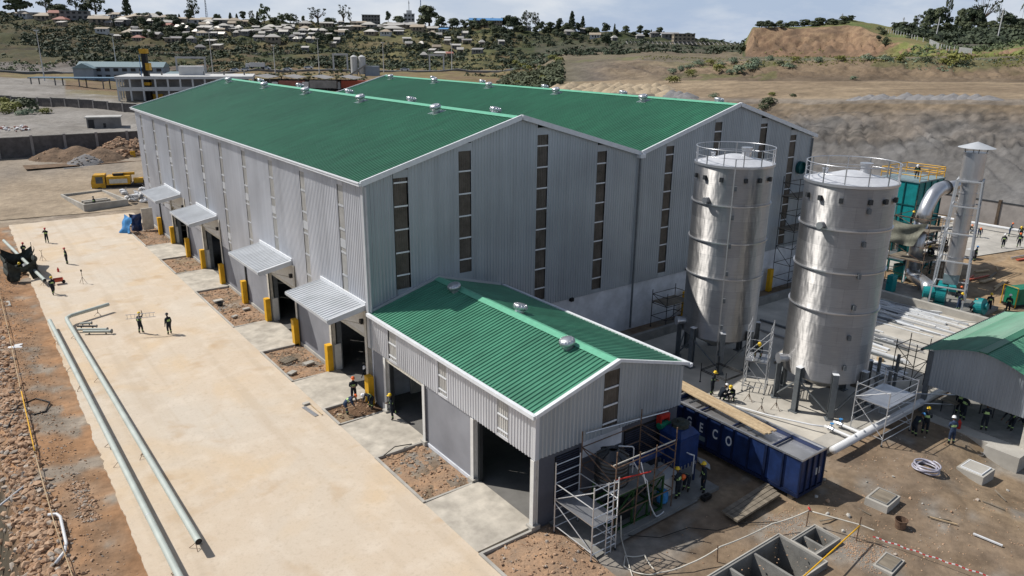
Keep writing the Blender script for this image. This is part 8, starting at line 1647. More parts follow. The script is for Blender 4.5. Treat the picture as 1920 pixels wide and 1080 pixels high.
for x, y, z, h, w, k in TREES:
    tr, cr_ = rn.choice(PROT[k]); nm, lb = TLAB[k]
    big = h > 16
    o = bpy.data.objects.new(nm, None); COL.objects.link(o); o.location = (x, y, z - .4); o.rotation_euler = (0, 0, rn.uniform(0, 6.28)); o.scale = (w * 1.2, w * 1.2, h * 1.1)
    sl = zone(x, y, z); tag(o, '%s %s' % (lb if not big else lb.replace('tree', 'tree standing high'), sl), 'tree', '%s %s' % (nm.replace('_', ' ') + 's', sl))
    for n_, me in (('trunk', tr), ('crown', cr_)): c = bpy.data.objects.new(n_, me); COL.objects.link(c); c.parent = o
# shrubs
def bush_mesh(m, seed):
    rn = random.Random(seed); g = MB()
    for _ in range(8):
        a = rn.uniform(0, 6.28); r = rn.uniform(0, .3); leaf_blob(g, (r * cos(a), r * sin(a), rn.uniform(.05, .3)), (.24, .24, .22), 46, .035, rn, down=.1)
    me = bpy.data.meshes.new('shrub'); me.from_pydata(g.v, [], g.f); me.materials.append(M[m]); return me
BM = {'s': [bush_mesh('leaf_sage', i) for i in (1, 2)], 'g': [bush_mesh('leaf_mid', i) for i in (3, 4)], 'y': [bush_mesh('leaf_yellow', i) for i in (5, 6)]}
BL = {'s': 'silvery sage green shrub', 'g': 'dark green shrub', 'y': 'yellowish green shrub'}
for x, y, z, w, k in BUSHES:
    o = bpy.data.objects.new('shrub', rn.choice(BM[k])); COL.objects.link(o); o.location = (x, y, z - .1 * w * .3); w *= 1.25; o.scale = (w, w, w * rn.uniform(.7, .95)); o.rotation_euler = (0, 0, rn.uniform(0, 6))
    a = atan2(x + 20.6, y + 43); s = 'by the far block wall' if a < .2 else ('on the overgrown mound between valley and quarry' if a < .75 else 'on the terraced quarry bank')
    tag(o, BL[k] + ' ' + s, 'shrub', BL[k] + 's ' + s)
# scrub cover on the hills (uncountable)
def scrub(name, n, u0, u1, t0, t1, s0, s1, m, seed, dens=.0, nf=9):
    rn = random.Random(seed); g = MB(); k = 0
    while k < n:
        u = rn.uniform(u0, u1); t = rn.uniform(t0, t1); k += 1; x, y, z = ter(u, t)
        if noise.noise((x * .018, y * .018, seed)) < dens: continue
        s = rn.uniform(s0, s1); leaf_blob(g, (x, y, z + s * .15), (s * .6, s * .6, s * .5), nf, s * .22, rn, down=.1)
    tag(g._build(name, m), kind='stuff')
scrub('hill_scrub', 7500, -60, 960, 5.9, 8.9, 1.6, 4.8, 'leaf_dark', 5, -.06)
scrub('hill_scrub', 5200, -60, 960, 5.1, 8.8, 1.2, 3.4, 'leaf_mid', 6, -.05)
scrub('hill_scrub', 2200, 930, 1400, 5.0, 8.9, 1.5, 4.2, 'leaf_dark', 7, .0)
scrub('hill_scrub', 1500, -60, 900, 5.05, 6.6, 1.2, 2.8, 'leaf_pale', 8, .1)
scrub('valley_scrub', 700, 420, 960, 3.3, 4.9, 1., 2.4, 'leaf_mid', 9, .05)
scrub('bank_scrub', 1500, 1230, 1930, 3.3, 4.15, .3, .9, 'leaf_sage', 10, .05, 8)
scrub('bank_scrub', 1500, 1200, 1930, 3.75, 4.6, .3, .8, 'leaf_yellow', 11, .0, 8)
scrub('bank_scrub', 500, 1250, 1930, 4.6, 5.3, .4, 1.2, 'leaf_yellow', 12, .1, 8)
scrub('mesa_scrub', 900, 1640, 1930, 5.0, 6.6, .8, 2.2, 'leaf_pale', 13, .0)
scrub('mesa_scrub', 2400, 1680, 1930, 6.6, 8.8, 1.6, 4.5, 'leaf_dark', 14, -.3)
scrub('mound_scrub', 1300, 935, 1055, 2.3, 4.3, 1., 3., 'leaf_mid', 15, -.2)
# houses
def house_mesh(roof, wall, kind, seed):
    """unit house 1 x .72, wall .28 high"""
    rn = random.Random(seed); g = MB(); d = .36; h = .26; e = .07; r = .17 if kind != 'mono' else .12
    g.mat(1).box((-.5, -d, -.25), (.5, d, h)); g.mat(2)
    for x in (-.28, .22): g.box((x, -d - .01, .05), (x + .13, -d, .19))
    g.box((-.02, -d - .01, 0), (.1, -d, .2)).mat(0)
    if kind == 'gable': g.add([(-.5 - e, -d - e, h - .02), (.5 + e, -d - e, h - .02), (.5 + e, d + e, h - .02), (-.5 - e, d + e, h - .02), (-.5 - e, 0, h + r), (.5 + e, 0, h + r)], [(0, 1, 5, 4), (2, 3, 4, 5), (0, 4, 3), (1, 2, 5)])
    elif kind == 'hip': g.add([(-.5 - e, -d - e, h - .02), (.5 + e, -d - e, h - .02), (.5 + e, d + e, h - .02), (-.5 - e, d + e, h - .02), (-.15, 0, h + r * 1.1), (.15, 0, h + r * 1.1)], [(0, 1, 5, 4), (2, 3, 4, 5), (3, 0, 4), (1, 2, 5)])
    else: g.add([(-.5 - e, -d - e, h + .0), (.5 + e, -d - e, h), (.5 + e, d + e, h + r), (-.5 - e, d + e, h + r)], [(0, 1, 2, 3)])
    me = bpy.data.meshes.new('house'); me.from_pydata(g.v, [], g.f)
    for q in (roof, wall, 'dark_open'): me.materials.append(M[q])
    me.polygons.foreach_set('material_index', g.m); return me
HM = {c: [house_mesh(r_, w_, k, 1) for k in ('gable', 'hip', 'mono') for w_ in ws] for c, r_, ws in (('w', 'roof_white', ('wall_tan', 'wall_grey')), ('t', 'roof_tan', ('wall_tan', 'wall_white')), ('g', 'roof_grey', ('wall_grey', 'wall_tan')), ('r', 'roof_red', ('wall_tan',)), ('b', 'roof_blue', ('wall_white',)))}
HL = {'w': 'pale tin roofed house', 't': 'tan roofed house', 'g': 'grey roofed house', 'r': 'reddish roofed house', 'b': 'blue roofed house'}
for x, y, z, w, c in HOUSES:
    o = bpy.data.objects.new('house', rn.choice(HM[c])); COL.objects.link(o); o.location = (x, y, z + .2); o.rotation_euler = (0, 0, -.64 + rn.uniform(-.35, .35)); s = max(w, 5.) * 1.12; o.scale = (s, max(s * .8, 6), max(min(s, 15), 11.0))
    sz = 'long ' if w > 14 else ('small ' if w < 7.5 else ''); s_ = zone(x, y, z); tag(o, sz + HL[c] + ' ' + s_, 'house', sz + HL[c] + 's ' + s_)
def block(name, label, loc, rz, L_, D, storeys, sh, wall, roof, cols=8, over=.4, roofk='flat', cat='building', inset=True, rail=None, rh=2.0):
    R_ = empty(name, loc, label, cat, None, rz); H = storeys * sh
    MB().box((0, 0, -3), (L_, D, H)).build('wall', wall, R_)
    if roofk == 'flat': MB().box((-over, -over, H), (L_ + over, D + over, H + .35)).build('roof', roof, R_)
    else:
        g = MB(); g.add([(-over, -over, H), (L_ + over, -over, H), (L_ + over, D + over, H), (-over, D + over, H), (-over if roofk == 'gable' else D / 2, D / 2, H + rh), (L_ + over if roofk == 'gable' else L_ - D / 2, D / 2, H + rh)], [(0, 1, 5, 4), (2, 3, 4, 5), (0, 4, 3), (1, 2, 5)]); g.build('roof', roof, R_)
    for s in range(storeys):
        for k in range(cols):
            w = L_ / cols; x = w * k + w * .22; MB().box((x, -.06, s * sh + sh * .32), (x + w * .56, -.01, s * sh + sh * .80)).build('window', 'dark_open', R_)
        for k in range(max(2, int(cols * D / L_))):
            n = max(2, int(cols * D / L_)); w = D / n; y = w * k + w * .25; MB().box((-.06, y, s * sh + sh * .32), (-.01, y + w * .5, s * sh + sh * .80)).build('window', 'dark_open', R_)
    return R_
block('school_building', 'long two storey school with a bright blue roof on the ridge', (487, 722, 41.5), -.62, 38, 9, 2, 3.6, 'wall_tan', 'roof_blue', 12, roofk='gable', rh=2.6)
R_ = block('tower_building', 'white tower block with a mast on the village ridge', (425, 762, 42), -.5, 12, 11, 3, 4.2, 'wall_white', 'wall_white', 3)
MB().box((3, 3, 12.9), (9, 8, 16.5)).build('penthouse', 'wall_white', R_); MB().tube([(6, 5, 16), (6, 5, 27)], .35, 6).build('mast', 'grey_steel', R_); MB().lathe([(.9, 24), (.9, 24.8)], (6, 5, 0), n=8).build('antenna', 'wall_white', R_)
block('unfinished_block', 'grey unfinished concrete block on the village ridge', (383, 783, 42), -.5, 20, 8, 3, 3.6, 'wall_grey', 'wall_grey', 6)
block('hill_block', 'pale yellow three storey block on the far low ridge', (525, 446, 24.5), -.62, 19, 9, 3, 3., 'wall_tan', 'roof_grey', 5)
R_ = block('hillside_villa', 'large grey hillside house with teal roof bands', (96, 872, 38), -.35, 26, 12, 3, 4.2, 'wall_grey', 'roof_teal', 5, over=.8)
MB().box((-.9, -1.2, 3.6), (14, 0, 4.0)).build('balcony', 'roof_teal', R_)
R_ = block('white_roofed_villa', 'wide white roofed house on the hill above the yard', (165, 868, 42.5), -.4, 24, 12, 1, 4.0, 'wall_tan', 'roof_white', 4, roofk='hip', rh=4.)
block('long_shed', 'long low white roofed hall in the middle of the village', (392, 739, 38.5), -.52, 30, 9, 1, 3.6, 'wall_tan', 'roof_white', 9, roofk='gable', rh=2.4)
# arcaded white building behind the yard walls
def arcade():
    R_ = empty('arcaded_building', (30.3, 250.5, 3.4), 'white two storey arcaded building under construction behind the block wall', 'building', None, -.36)
    L_, D, H = 44, 24, 7.2
    MB().box((2, 3, 0), (L_ - 2, D - 3, H - .2)).build('inner_wall', 'wall_grey', R_); MB().box((-.3, -.3, H), (L_ + .3, D + .3, H + .9)).build('parapet', 'wall_white', R_); MB().box((0, 0, 3.3), (L_, D, 3.7)).build('floor_deck', 'wall_white', R_)
    for k in range(12): MB().box((k * 4 - .0, -.1, 0), (k * 4 + .55, .45, H)).build('column', 'wall_white', R_)
    for k in range(1, 6): MB().box((-.1, k * 4.6, 0), (.45, k * 4.6 + .5, H)).build('column', 'wall_white', R_)
    MB().box((0, 0, 3.7), (L_, .15, 4.6)).box((0, .15, 3.7), (.15, D, 4.6)).build('balustrade', 'wall_white', R_)
    MB().box((19, 10, H + .9), (27, 17, H + 4)).build('roof_house', 'wall_white', R_)
    for k in range(6): MB().cbox((6 + k * 7, 12, H + .9), (.5, .5, 1.2)).build('starter_column', 'wall_grey', R_)
arcade()
R_ = block('customs_building', 'long pale blue two storey building with a grey pitched roof by the highway', (44, 434, 2.6), -.5, 44, 12, 2, 3.4, 'wall_blue', 'roof_teal', 10, roofk='gable', rh=2.6)
MB().box((0, -5, 0), (10, 0, 6.2)).build('wing_wall', 'wall_blue', R_); g = MB(); g.add([(-.8, -5.8, 6.1), (5, -5.8, 8.8), (10.8, -5.8, 6.1), (-.8, 1, 6.1), (5, 1, 8.8), (10.8, 1, 6.1)], [(0, 1, 4, 3), (1, 2, 5, 4), (0, 2, 1)]); g.build('wing_roof', 'roof_teal', R_)
block('gate_house', 'small pale blue house beside the long blue building', (78, 400, 2.4), -.5, 14, 8, 1, 3.2, 'wall_blue', 'roof_teal', 3, roofk='hip', rh=2.)
block('site_office', 'small flat roofed white hut near the arcaded building', (93, 350, 3.), -.5, 10, 5, 1, 2.8, 'wall_white', 'roof_white', 3)
def canopy_roof(name, label, loc, rz, L_, D, H, m, n=3, cat='canopy', z=.4):
    R_ = empty(name, loc, label, cat, None, rz)
    MB().box((0, 0, H), (L_, D, H + z)).build('roof', m, R_)
    for k in range(n):
        for y in (.5, D - .5): MB().cbox((1 + (L_ - 2) * k / (n - 1), y, -1), (.4, .4, H + 1)).build('column', 'wall_grey', R_)
canopy_roof('flat_canopy', 'thin blue flat canopy roof behind the far block wall', (14, 356, 3.2), -.55, 42, 8, 3.8, 'canopy_blue', 5)
def sawtooth():
    R_ = empty('truck_depot', (95, 318, 1.5), 'low grey depot with folded roofs sheltering trucks', 'depot', None, -.66)
    for k in range(4):
        x = k * 13; g = MB(); g.add([(x, -5, 6), (x + 6.5, -5, 7.2), (x + 13, -5, 6), (x, 14, 6), (x + 6.5, 14, 7.2), (x + 13, 14, 6)], [(0, 1, 4, 3), (1, 2, 5, 4)]); g.build('roof', 'roof_grey', R_)
        for y in (-4, 13): MB().cbox((x + .5, y, -1), (.4, .4, 7)).build('column', 'wall_grey', R_)
    MB().box((0, 13.5, 0), (52, 14, 5)).build('rear_wall', 'wall_grey', R_)
sawtooth()
def plant():
    R_ = empty('batching_plant', (176, 372, 3.5), 'grey batching plant with two silos and an inclined conveyor', 'plant', None, -.6)
    for x in (0, 4.5): MB().lathe([(2., 2.5), (2., 12), (.4, 13)], (x, 0, 0), n=16).build('silo', 'wall_white', R_)
    MB().box((6.5, -3, 0), (14, 3, 7)).build('mixer_house', 'wall_blue', R_); MB().beam((-4, -5, 1), (8, -4, 8), 1.2, .8).build('conveyor', 'roof_grey', R_)
    for x in (-1.5, 1.5, 3, 6): MB().cbox((x, 0, -1), (.4, .4, 4)).build('leg', 'wall_grey', R_)
plant()
# highway with kerb line, gantries and lamp posts
def highway():
    us = [-520 + 20 * i for i in range(76)]; vs = []; P = []
    for u in us:
        a = Vector(ter_base(u, 4.98)); c = Vector(ter_base(u, 5.14)); z = max(a.z, c.z, ter(u, 5.05)[2]) + .6; vs += [(a.x, a.y, z), (c.x, c.y, z), (a.x, a.y, z - 5), ((a.x + c.x) / 2, (a.y + c.y) / 2, z)]; P.append((a, c, z))
    g = MB(); n = len(us); g.add(vs, [(4 * i, 4 * i + 4, 4 * i + 5, 4 * i + 1) for i in range(n - 1)] + [(4 * i + 2, 4 * i + 6, 4 * i + 4, 4 * i) for i in range(n - 1)]); tag(g._build('highway', 'asphalt'), kind='structure')
    g = MB(); g.tube([(a.x, a.y, z + .8) for a, c, z in P], .22, 4); g.mi = 0; tag(g._build('guard_rail', 'wall_white'), 'long pale crash barrier along the highway', 'barrier')
    return P
HW = highway()
def at_hw(i, f=.5): a, c, z = HW[i]; p = a.lerp(c, f); return (p.x, p.y, z + .02)
def gantry(i, label, w=16):
    x, y, z = at_hw(i); R_ = empty('road_gantry', (x, y, z), label, 'gantry', None, -.6)
    for s in (-w / 2, w / 2): MB().cbox((s, 0, -1), (.9, .9, 10)).build('post', 'wall_white', R_)
    MB().box((-w / 2 - .6, -.5, 9), (w / 2 + .6, .5, 10.2)).build('beam', 'wall_white', R_)
gantry(44, 'pale square road gantry beyond the arcaded building', 18); gantry(58, 'pale road gantry beside the batching plant', 9); gantry(67, 'pale road gantry over the open stretch of highway', 9)
def car_proto():
    R_ = empty('parked_car', (0, 0, 0), 'car', 'car', None)
    MB().box((-2.1, -.85, .3), (2.1, .85, .95)).build('body', 'truck_white', R_); q = MB(); q.add([(-1.5, -.8, .95), (1.3, -.8, .95), (1.3, .8, .95), (-1.5, .8, .95), (-1.0, -.7, 1.45), (.7, -.7, 1.45), (.7, .7, 1.45), (-1.0, .7, 1.45)], [(4, 5, 6, 7), (0, 1, 5, 4), (1, 2, 6, 5), (2, 3, 7, 6), (3, 0, 4, 7)]); q.build('cabin', 'glass', R_)
    for x in (-1.3, 1.3):
        for y in (-.85, .85): MB().tube([(x, y - .1, .33), (x, y + .1, .33)], .33, 10).build('wheel', 'black', R_)
    return R_
cp = car_proto(); CAR = [(49, .3, 'pale car on the highway nearest the gantry by the white building'), (51, .6, 'white car following on the highway behind the ridge vents'), (53, .4, 'car on the highway between two lamp posts'), (55, .6, 'white car approaching the batching plant'), (60, .5, 'car on the highway past the batching plant'), (64, .4, 'single car on the open stretch of highway'), (48, .7, 'white car on the highway beside a pale truck')]
for i, (k, f, lb) in enumerate(CAR):
    o = cp if i == 0 else copy_tree(cp); o.location = at_hw(k, f); o.rotation_euler = (0, 0, -.55); o.scale = (1.4, 1.4, 1.4); o.name = 'moving_car' if i == 0 else o.name; o['label'] = lb; o['group'] = 'cars on the highway'
def lorry(loc, rz, label, box_m, s=1., boxed=True, group=None):
    R_ = empty('lorry', loc, label, 'lorry', group, rz); R_.scale = (s, s, s)
    MB().box((-6, -1.2, 1.2), (3.6, 1.2, 3.8 if boxed else 1.6)).build('trailer', box_m, R_); MB().box((4, -1.2, .7), (6.2, 1.2, 3.3)).build('cab', 'truck_white', R_); MB().box((6.2, -1.05, 2.), (6.23, 1.05, 3.)).build('windscreen', 'glass', R_)
    for x in (-5, -3.8, 2.6, 5.2): MB().tube([(x, -1.25, .5), (x, 1.25, .5)], .5, 10).build('wheel', 'black', R_)
lorry((134, 287, 2.0), 2.5, 'lorry with a white cab and orange red trailer by the depot', 'truck_red', 1.25)
lorry((121, 292, 2.0), 2.5, 'lorry with a grey trailer parked at the depot', 'roof_grey', 1.25); lorry((110, 301, 2.0), 2.5, 'lorry with a dull red trailer beneath the depot roof', 'roof_red', 1.2); lorry((90, 315, 2.0), 2.5, 'white lorry at the end of the depot', 'wall_white', 1.2)
lorry(at_hw(50, .3), 2.6, 'pale truck driving on the highway', 'truck_white', 1.)
for i, (x, y, z, h) in enumerate(((25.3, 404, 3, 24), (64, 436, 2, 24), (117, 442, 3, 25), (175, 420, 5, 20), (205, 392, 5, 18), (250, 385, 5, 18), (-2, 470, 3, 20), (150, 428, 5, 16))):
    R_ = empty('lamp_post', (x, y, z), 'tall thin pole lamp beside the highway, ' + ('beside the long blue building', 'at the end of the long blue building', 'by the first gantry', 'near the depot roofs', 'by the batching plant', 'on the open stretch', 'above the dirt yard', 'beyond the first gable')[i], 'lamp post', 'lamp posts along the highway')
    MB().tube([(0, 0, -1), (0, 0, h)], [.35, .15], 6).build('pole', 'wall_white', R_); MB().box((-1, -.4, h), (1, .4, h + .5)).build('lamp_head', 'wall_white', R_)
def lattice(loc, h, label, r=1.5):
    R_ = empty('lattice_mast', loc, label, 'mast', None)
    for k in range(3): a = 2 * pi * k / 3; MB().tube([(r * cos(a), r * sin(a), -2), (.3 * cos(a), .3 * sin(a), h)], .16, 4).build('leg', 'roof_blue' if h > 25 else 'grey_steel', R_)
    g = MB(); z = 0
    while z < h: k = r * (1 - z / h) + .3 * z / h; g.tube([(k, 0, z), (-k * .5, k * .87, z + 2.5)], .09, 4).tube([(-k * .5, k * .87, z), (-k * .5, -k * .87, z + 2.5)], .09, 4).tube([(-k * .5, -k * .87, z), (k, 0, z + 2.5)], .09, 4); z += 2.6
    g._build('lattice_frame', 'grey_steel', R_)
lattice((237, 866, 45), 24, 'thin lattice radio mast behind the village ridge'); lattice((446, 760, 41), 33, 'taller lattice mast beside the big round tree', 1.)
def pole(x, y, z, h, label, lean=0.):
    R_ = empty('power_pole', (x, y, z), label, 'pole', 'power poles on the wooded rise'); MB().tube([(0, 0, -2), (lean, 0, h)], .3, 6).build('shaft', 'wall_white', R_); MB().box((lean - 1.3, -.1, h - 1), (lean + 1.3, .1, h - .8)).build('cross_arm', 'wall_grey', R_)
pole(430, 190, 28, 12, 'short pale power pole before the feathery trees'); pole(420, 166, 27, 12.5, 'leaning pale power pole on the wooded rise', 1.5); pole(400, 127, 26, 16, 'tall pale power pole close to the palms', 1.); pole(455, 243, 34, 10, 'thin power pole above the green crest of the mesa')
# post and wire fence going down the mesa
FP = [(381.7, 174.4, 31.4), (368.8, 160.1, 29.5), (362.1, 152.2, 28.3), (351.9, 141.9, 27.0), (348.8, 134.4, 25.4), (310.7, 112.2, 23.4), (301.5, 103.7, 22.4), (296.8, 97.8, 22.0), (261.6, 77.8, 21.5)]
R_ = empty('post_fence', FP[0], 'long fence of pale concrete posts running down from the green mesa', 'fence')
for i in range(len(FP) - 1):
    a, c = Vector(FP[i]), Vector(FP[i + 1]); n = max(2, int((c - a).length / 3.0))
    for k in range(n): p = a.lerp(c, k / n) - Vector(FP[0]); MB().cbox((p.x, p.y, p.z - .6), (.22, .22, 2.6)).build('fence_post', 'wall_white', R_)
# rows of white stakes terrace
g = MB()
for k in range(26): g.beam((462 + k * 3.1, 441 - k * 2.1, 24.2), (466 + k * 3.1, 447 - k * 2.1, 26.5), .7, .3)
g.beam((462, 441, 26.), (540, 388, 26.), .6, .4)
tag(g._build('retaining_terrace', 'wall_grey'), 'row of pale ribs on a cut terrace under the far ridge', 'retaining wall')
g = MB().beam((155, 668, 11.), (262, 603, 11.), 2, 5.5); tag(g._build('retaining_wall', 'wall_grey'), 'long grey retaining wall cut into the village hill', 'wall')

# near yard behind the warehouse
def block_wall(name, label, P, h, zf, m='block_wall', step=5., group=None):
    R_ = empty(name, (*P[0], 0), label, 'wall', group); o = Vector((*P[0], 0))
    for i in range(len(P) - 1):
        a, c = Vector((*P[i], 0)), Vector((*P[i + 1], 0)); n = max(1, int((c - a).length / step)); ang = atan2(c.y - a.y, c.x - a.x)
        for k in range(n):
            p, q = a.lerp(c, k / n), a.lerp(c, (k + 1) / n); z = min(zf(*p[:2]), zf(*q[:2])); w = (q - p).length; mid = (p + q) / 2 - o
            MB().box((mid.x - w / 2, mid.y - .1, z - .5), (mid.x + w / 2, mid.y + .1, z + h), ang).build('panel', m, R_)
            MB().box((mid.x - w / 2 - .01, mid.y - .17, z + h), (mid.x + w / 2 - .05, mid.y + .17, z + h + .15), ang).build('coping', 'concrete', R_)
            r = p - o; MB().box((r.x - .22, r.y - .22, z - .5), (r.x + .22, r.y + .22, z + h + .25), ang).build('post', 'pre_cast', R_)
block_wall('block_wall', 'dark block wall with pale posts behind the earth heaps', [(-60, 125), (-12.7, 123.2), (30, 121.5)], 3.7, tz)
block_wall('block_wall', 'second block wall farther off, before the white arcaded building', [(-45, 316), (-3.8, 252), (33, 193)], 2.5, tz, step=5.6)
def kiosk():
    R_ = empty('site_kiosk', (8.2, 167.5, 2.7), 'lone dark grey cabin with a pale flat roof between the two block walls', 'cabin', None, -.25)
    MB().box((0, 0, 0), (7.2, 4.2, 2.6)).build('wall', 'wall_grey', R_); MB().box((-.3, -.3, 2.6), (7.6, 4.5, 2.85)).build('roof', 'roof_white', R_); MB().box((.3, -.03, .1), (1.6, -.005, 2.2)).build('door', 'dark_open', R_); MB().box((3.5, -.03, .1), (4.1, -.005, 1.3)).build('window', 'dark_open', R_)
kiosk()
def heap(name, label, P, m, seed, cat='heap', rocks=0, rs=.25):
    """P: list of (x, y, radius, height)"""
    x0 = min(p[0] - p[2] * 1.3 for p in P); x1 = max(p[0] + p[2] * 1.3 for p in P); y0 = min(p[1] - p[2] * 1.3 for p in P); y1 = max(p[1] + p[2] * 1.3 for p in P)
    n, q = max(12, int((x1 - x0) / .4)), max(12, int((y1 - y0) / .4)); n = min(n, 70); q = min(q, 70); vs = []; base = tz(P[0][0], P[0][1]) if P[0][1] > 100 or P[0][0] > 90 else 0
    def hh(x, y):
        z = 0
        for cx, cy, r, h in P:
            d = sqrt((x - cx) ** 2 + (y - cy) ** 2) / r; z = max(z, h * max(0, 1 - d) ** .9)
        return z
    for j in range(q + 1):
        for i in range(n + 1):
            x = x0 + (x1 - x0) * i / n; y = y0 + (y1 - y0) * j / q; z = hh(x, y); zz = z + (.25 * fbm(x * .7, y * .7, seed) + .1 * fbm(x * 2.5, y * 2.5, seed)) * min(1, z * 2) - (.25 if z < .02 else 0); vs.append((x, y, base + zz))
    g = MB(); g.add(vs, [(j * (n + 1) + i, j * (n + 1) + i + 1, (j + 1) * (n + 1) + i + 1, (j + 1) * (n + 1) + i) for j in range(q) for i in range(n)]); o = tag(g._build(name, m, smooth=True), label, cat)
    if rocks:
        rn = random.Random(seed); g = MB()
        for _ in range(rocks): x = rn.uniform(x0, x1); y = rn.uniform(y0, y1); z = hh(x, y); 
        g = MB(); k = 0
        while k < rocks:
            x = rn.uniform(x0, x1); y = rn.uniform(y0, y1); k += 1
            if hh(x, y) > .1: s = rs * rn.uniform(.4, 1.2); g.rock((x, y, base + hh(x, y)), s, rn)
        if g.v: tag(g._build('rubble', 'rock' if m != 'grey_mound' else 'rock_grey'), kind='stuff')
    return o
heap('earth_heap', 'dark brown earth heap beside the red steel beams', [(-4.2, 119.5, 4.5, 1.9), (-1., 118, 5, 2.3), (2.6, 115, 4.5, 2.0)], 'brown_mound', 1, rocks=60)
heap('rubble_heap', 'tall heap of reddish broken rubble by the warehouse corner', [(6.5, 118.5, 5.5, 3.2), (9.5, 118, 4, 3.0), (5, 115, 3, 1.4)], 'brown_mound', 2, rocks=500, rs=.5)
heap('gravel_heap', 'small grey stone heap in front of the earth heap', [(-.4, 112.2, 3.2, 1.5)], 'grey_mound', 3, rocks=160, rs=.3)
heap('gravel_heap', 'low smooth grey gravel mound near the block wall', [(-2.0, 131 - 9, 4., 1.5)], 'grey_mound', 4)
for i in range(16):
    u = 1290 - i * 14 if i < 4 else 1610 + (i - 4) * 22
    if i >= 4 and u > 1900: break
    rr = random.Random(i); x, y, z = ter(u, 2.06); heap('gravel_heap', 'low grey gravel mound on the quarry terrace edge', [(x, y, rr.uniform(2.2, 3.4), rr.uniform(.9, 1.5))], 'grey_mound', 5 + i)['group'] = 'gravel mounds on the quarry terrace'
for i in range(26):
    rr = random.Random(40 + i); u = 1045 + (i % 13) * 17 + rr.uniform(-5, 5); x, y, z = ter(u, 2.05 + (i // 13) * .28 + rr.uniform(0, .1)); o = heap('sand_heap', 'tan sand heap in the rows of tipped sand beyond the second roof', [(x, y, rr.uniform(2.6, 3.6), rr.uniform(1.2, 1.9))], 'sand_mound', 30 + i); o['group'] = 'tipped sand heaps on the terrace'
for i in range(2): pass
for k, (a, c, lb) in enumerate((((-8.5, 128.6), (-3.3, 129.2), 'dull red steel beam lying near the block wall'), ((-1.2, 126.6), (3.6, 127.5), 'white and red steel girder on the ground by the heaps'))):
    z = tz(*a); tag(MB().beam((*a, z + .3), (*c, z + .35), .5, .4)._build('steel_beam', 'roof_red' if k == 0 else 'wall_white'), lb, 'beam')
def crane_truck():
    R_ = empty('crane_truck', (-2.6, 92.6, .12), 'yellow boom truck with a flat black bed parked by the concrete basin', 'truck', None, -.30)
    q = MB(); q.add([(0, -1.2, .8), (2., -1.2, .8), (2., 1.2, .8), (0, 1.2, .8), (.0, -1.2, 1.8), (2., -1.2, 1.8), (2., 1.2, 1.8), (0, 1.2, 1.8), (.35, -1.1, 2.9), (2., -1.1, 2.9), (2., 1.1, 2.9), (.35, 1.1, 2.9)], [(0, 3, 2, 1), (0, 1, 5, 4), (1, 2, 6, 5), (2, 3, 7, 6), (3, 0, 4, 7), (4, 5, 9, 8), (5, 6, 10, 9), (6, 7, 11, 10), (7, 4, 8, 11), (8, 9, 10, 11)]); q.build('cab', 'yellow_machine', R_)
    q = MB(); q.add([(-.02, -1.0, 1.85), (-.02, 1.0, 1.85), (.28, .95, 2.8), (.28, -.95, 2.8)], [(0, 1, 2, 3)]); q.build('windscreen', 'glass', R_); MB().box((.7, -1.22, 1.6), (1.7, -1.17, 2.6)).build('side_window', 'glass', R_)
    MB().box((2.2, -1.15, 1.3), (5.6, 1.15, 2.6)).build('machine_housing', 'yellow_machine', R_); MB().beam((3, .3, 2.75), (6.2, .3, 2.8), .5, .4).build('boom', 'yellow_machine', R_)
    MB().box((.1, -1.1, .55), (10.4, 1.1, 1.05)).build('chassis', 'black', R_); MB().box((5.7, -1.2, 1.05), (10.4, 1.2, 1.35)).build('flat_bed', 'black', R_); MB().box((-.15, -1.2, .45), (.0, 1.2, .9)).build('bumper', 'truck_white', R_); MB().box((-.04, -1.0, 1.0), (-.005, 1.0, 1.7)).build('grille', 'black', R_); MB().box((2.6, -1.18, 1.5), (5.2, -1.155, 2.2)).build('side_hatch', 'cream_steel', R_); MB().box((3.2, -.7, 2.6), (4.6, .7, 2.95)).build('engine_cover', 'black', R_); MB().box((6.0, -.5, 1.35), (7.4, .5, 2.1)).build('outrigger_box', 'yellow_machine', R_); MB().beam((7.2, 0, 1.5), (10.2, 0, 1.9), .3).build('folded_jib', 'dark_steel', R_)
    for x in (1.1, 3.2, 7., 8.3, 9.6):
        for y in (-1.05, 1.05): MB().tube([(x, y - .2, .5), (x, y + .2, .5)], .5, 12).build('wheel', 'black', R_)
crane_truck()
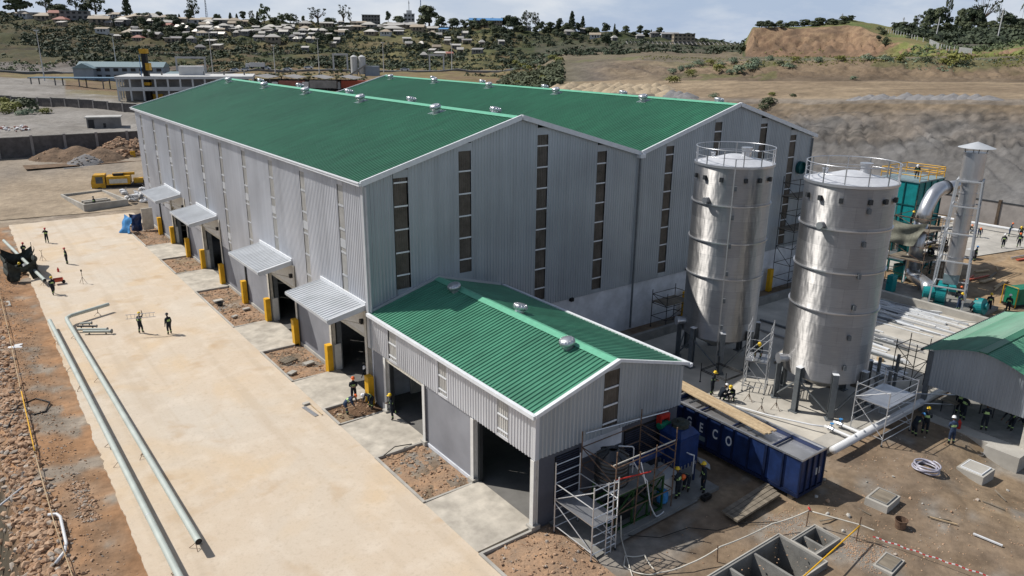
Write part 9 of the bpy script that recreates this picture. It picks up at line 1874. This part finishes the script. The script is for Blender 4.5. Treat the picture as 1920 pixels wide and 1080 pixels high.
def basin():
    R_ = empty('concrete_basin', (-6.1, 78, 0), 'open rectangular concrete basin above ground at the end of the yard', 'basin', None, .3 * .5)
    L_, D, h, w = 6.0, 10.5, 1.05, .25
    for a, c in (((0, 0, -.2), (L_, w, h)), ((0, D - w, -.2), (L_, D, h)), ((0, w, -.2), (w, D - w, h)), ((L_ - w, w, -.2), (L_, D - w, h))): MB().box(a, c).build('basin_wall', 'concrete', R_)
    MB().box((w, w, 0), (L_ - w, D - w, .25)).build('basin_floor', 'concrete', R_); MB().box((1.2, 3.8, .25), (L_ - 1.2, 4.2, .7)).build('divider', 'concrete', R_); MB().box((1.2, 4.9, .26), (L_ - 1.2, 5.3, .7)).build('divider', 'concrete', R_)
basin()
tag(MB().lathe([(.28, 0), (.28, .05), (.14, .06), (.04, .7)], (-4.2, 91.3, 0), n=12)._build('traffic_cone', 'helmet_orange'), 'orange traffic cone by the front of the boom truck', 'cone')
rn = random.Random(12); g = MB()
for i in range(70): g.mat(rn.random() < .3); g.rock((rn.uniform(.4, 5.5), rn.uniform(79, 88), rn.uniform(.1, .9)), rn.uniform(.25, .75), rn, .7)
for i in range(16): x, y = rn.uniform(.5, 5), rn.uniform(79, 88); g.mat(1); g.beam((x, y, .4), (x + rn.uniform(-2, 2), y + rn.uniform(-2, 2), rn.uniform(.5, 1.8)), .08)
tag(g._build('rubbish', ['white_bag', 'roof_grey']), kind='stuff')
g = MB(); rn = random.Random(13)
for i in range(50): g.mat(rn.random() < .4); z = 3.0; x = rn.uniform(-10, -3.2); y = rn.uniform(170, 182); g.rock((x, y, tz(x, y) + .2), rn.uniform(.15, .55), rn, .6)
tag(g._build('rubbish', ['white_bag', 'roof_red']), kind='stuff')
def rig():
    R_ = empty('piling_rig', (40, 249, 2.5), 'tall black and yellow piling rig mast behind the warehouse corner', 'piling rig', None, -.6)
    MB().box((-.8, -.8, 0), (.8, .8, 17)).build('mast', 'black', R_); MB().box((-1.2, -1., 16.5), (1.2, 1., 18)).build('mast_head', 'yellow_machine', R_); MB().box((.4, -1.2, 11), (1.7, .8, 13.4)).build('rotary_drive', 'yellow_machine', R_); MB().box((-1.0, -1., 6), (1.0, .9, 7)).build('clamp', 'yellow_machine', R_)
    MB().box((-1, 1, .8), (4, 6, 3)).build('engine_house', 'yellow_machine', R_); MB().box((-2, 0, 0), (4, 7, .8)).build('track', 'black', R_); MB().tube([(-1.3, -1.1, 2), (-1.3, -1.1, 16)], .12, 5).build('hose', 'roof_blue', R_)
rig()
tag(MB().box((7.2, 113.2, .6), (8.0, 113.6, 3.6))._build('steel_guide', 'yellow_machine'), 'yellow steel guide standing at the rubble heap', 'guide')
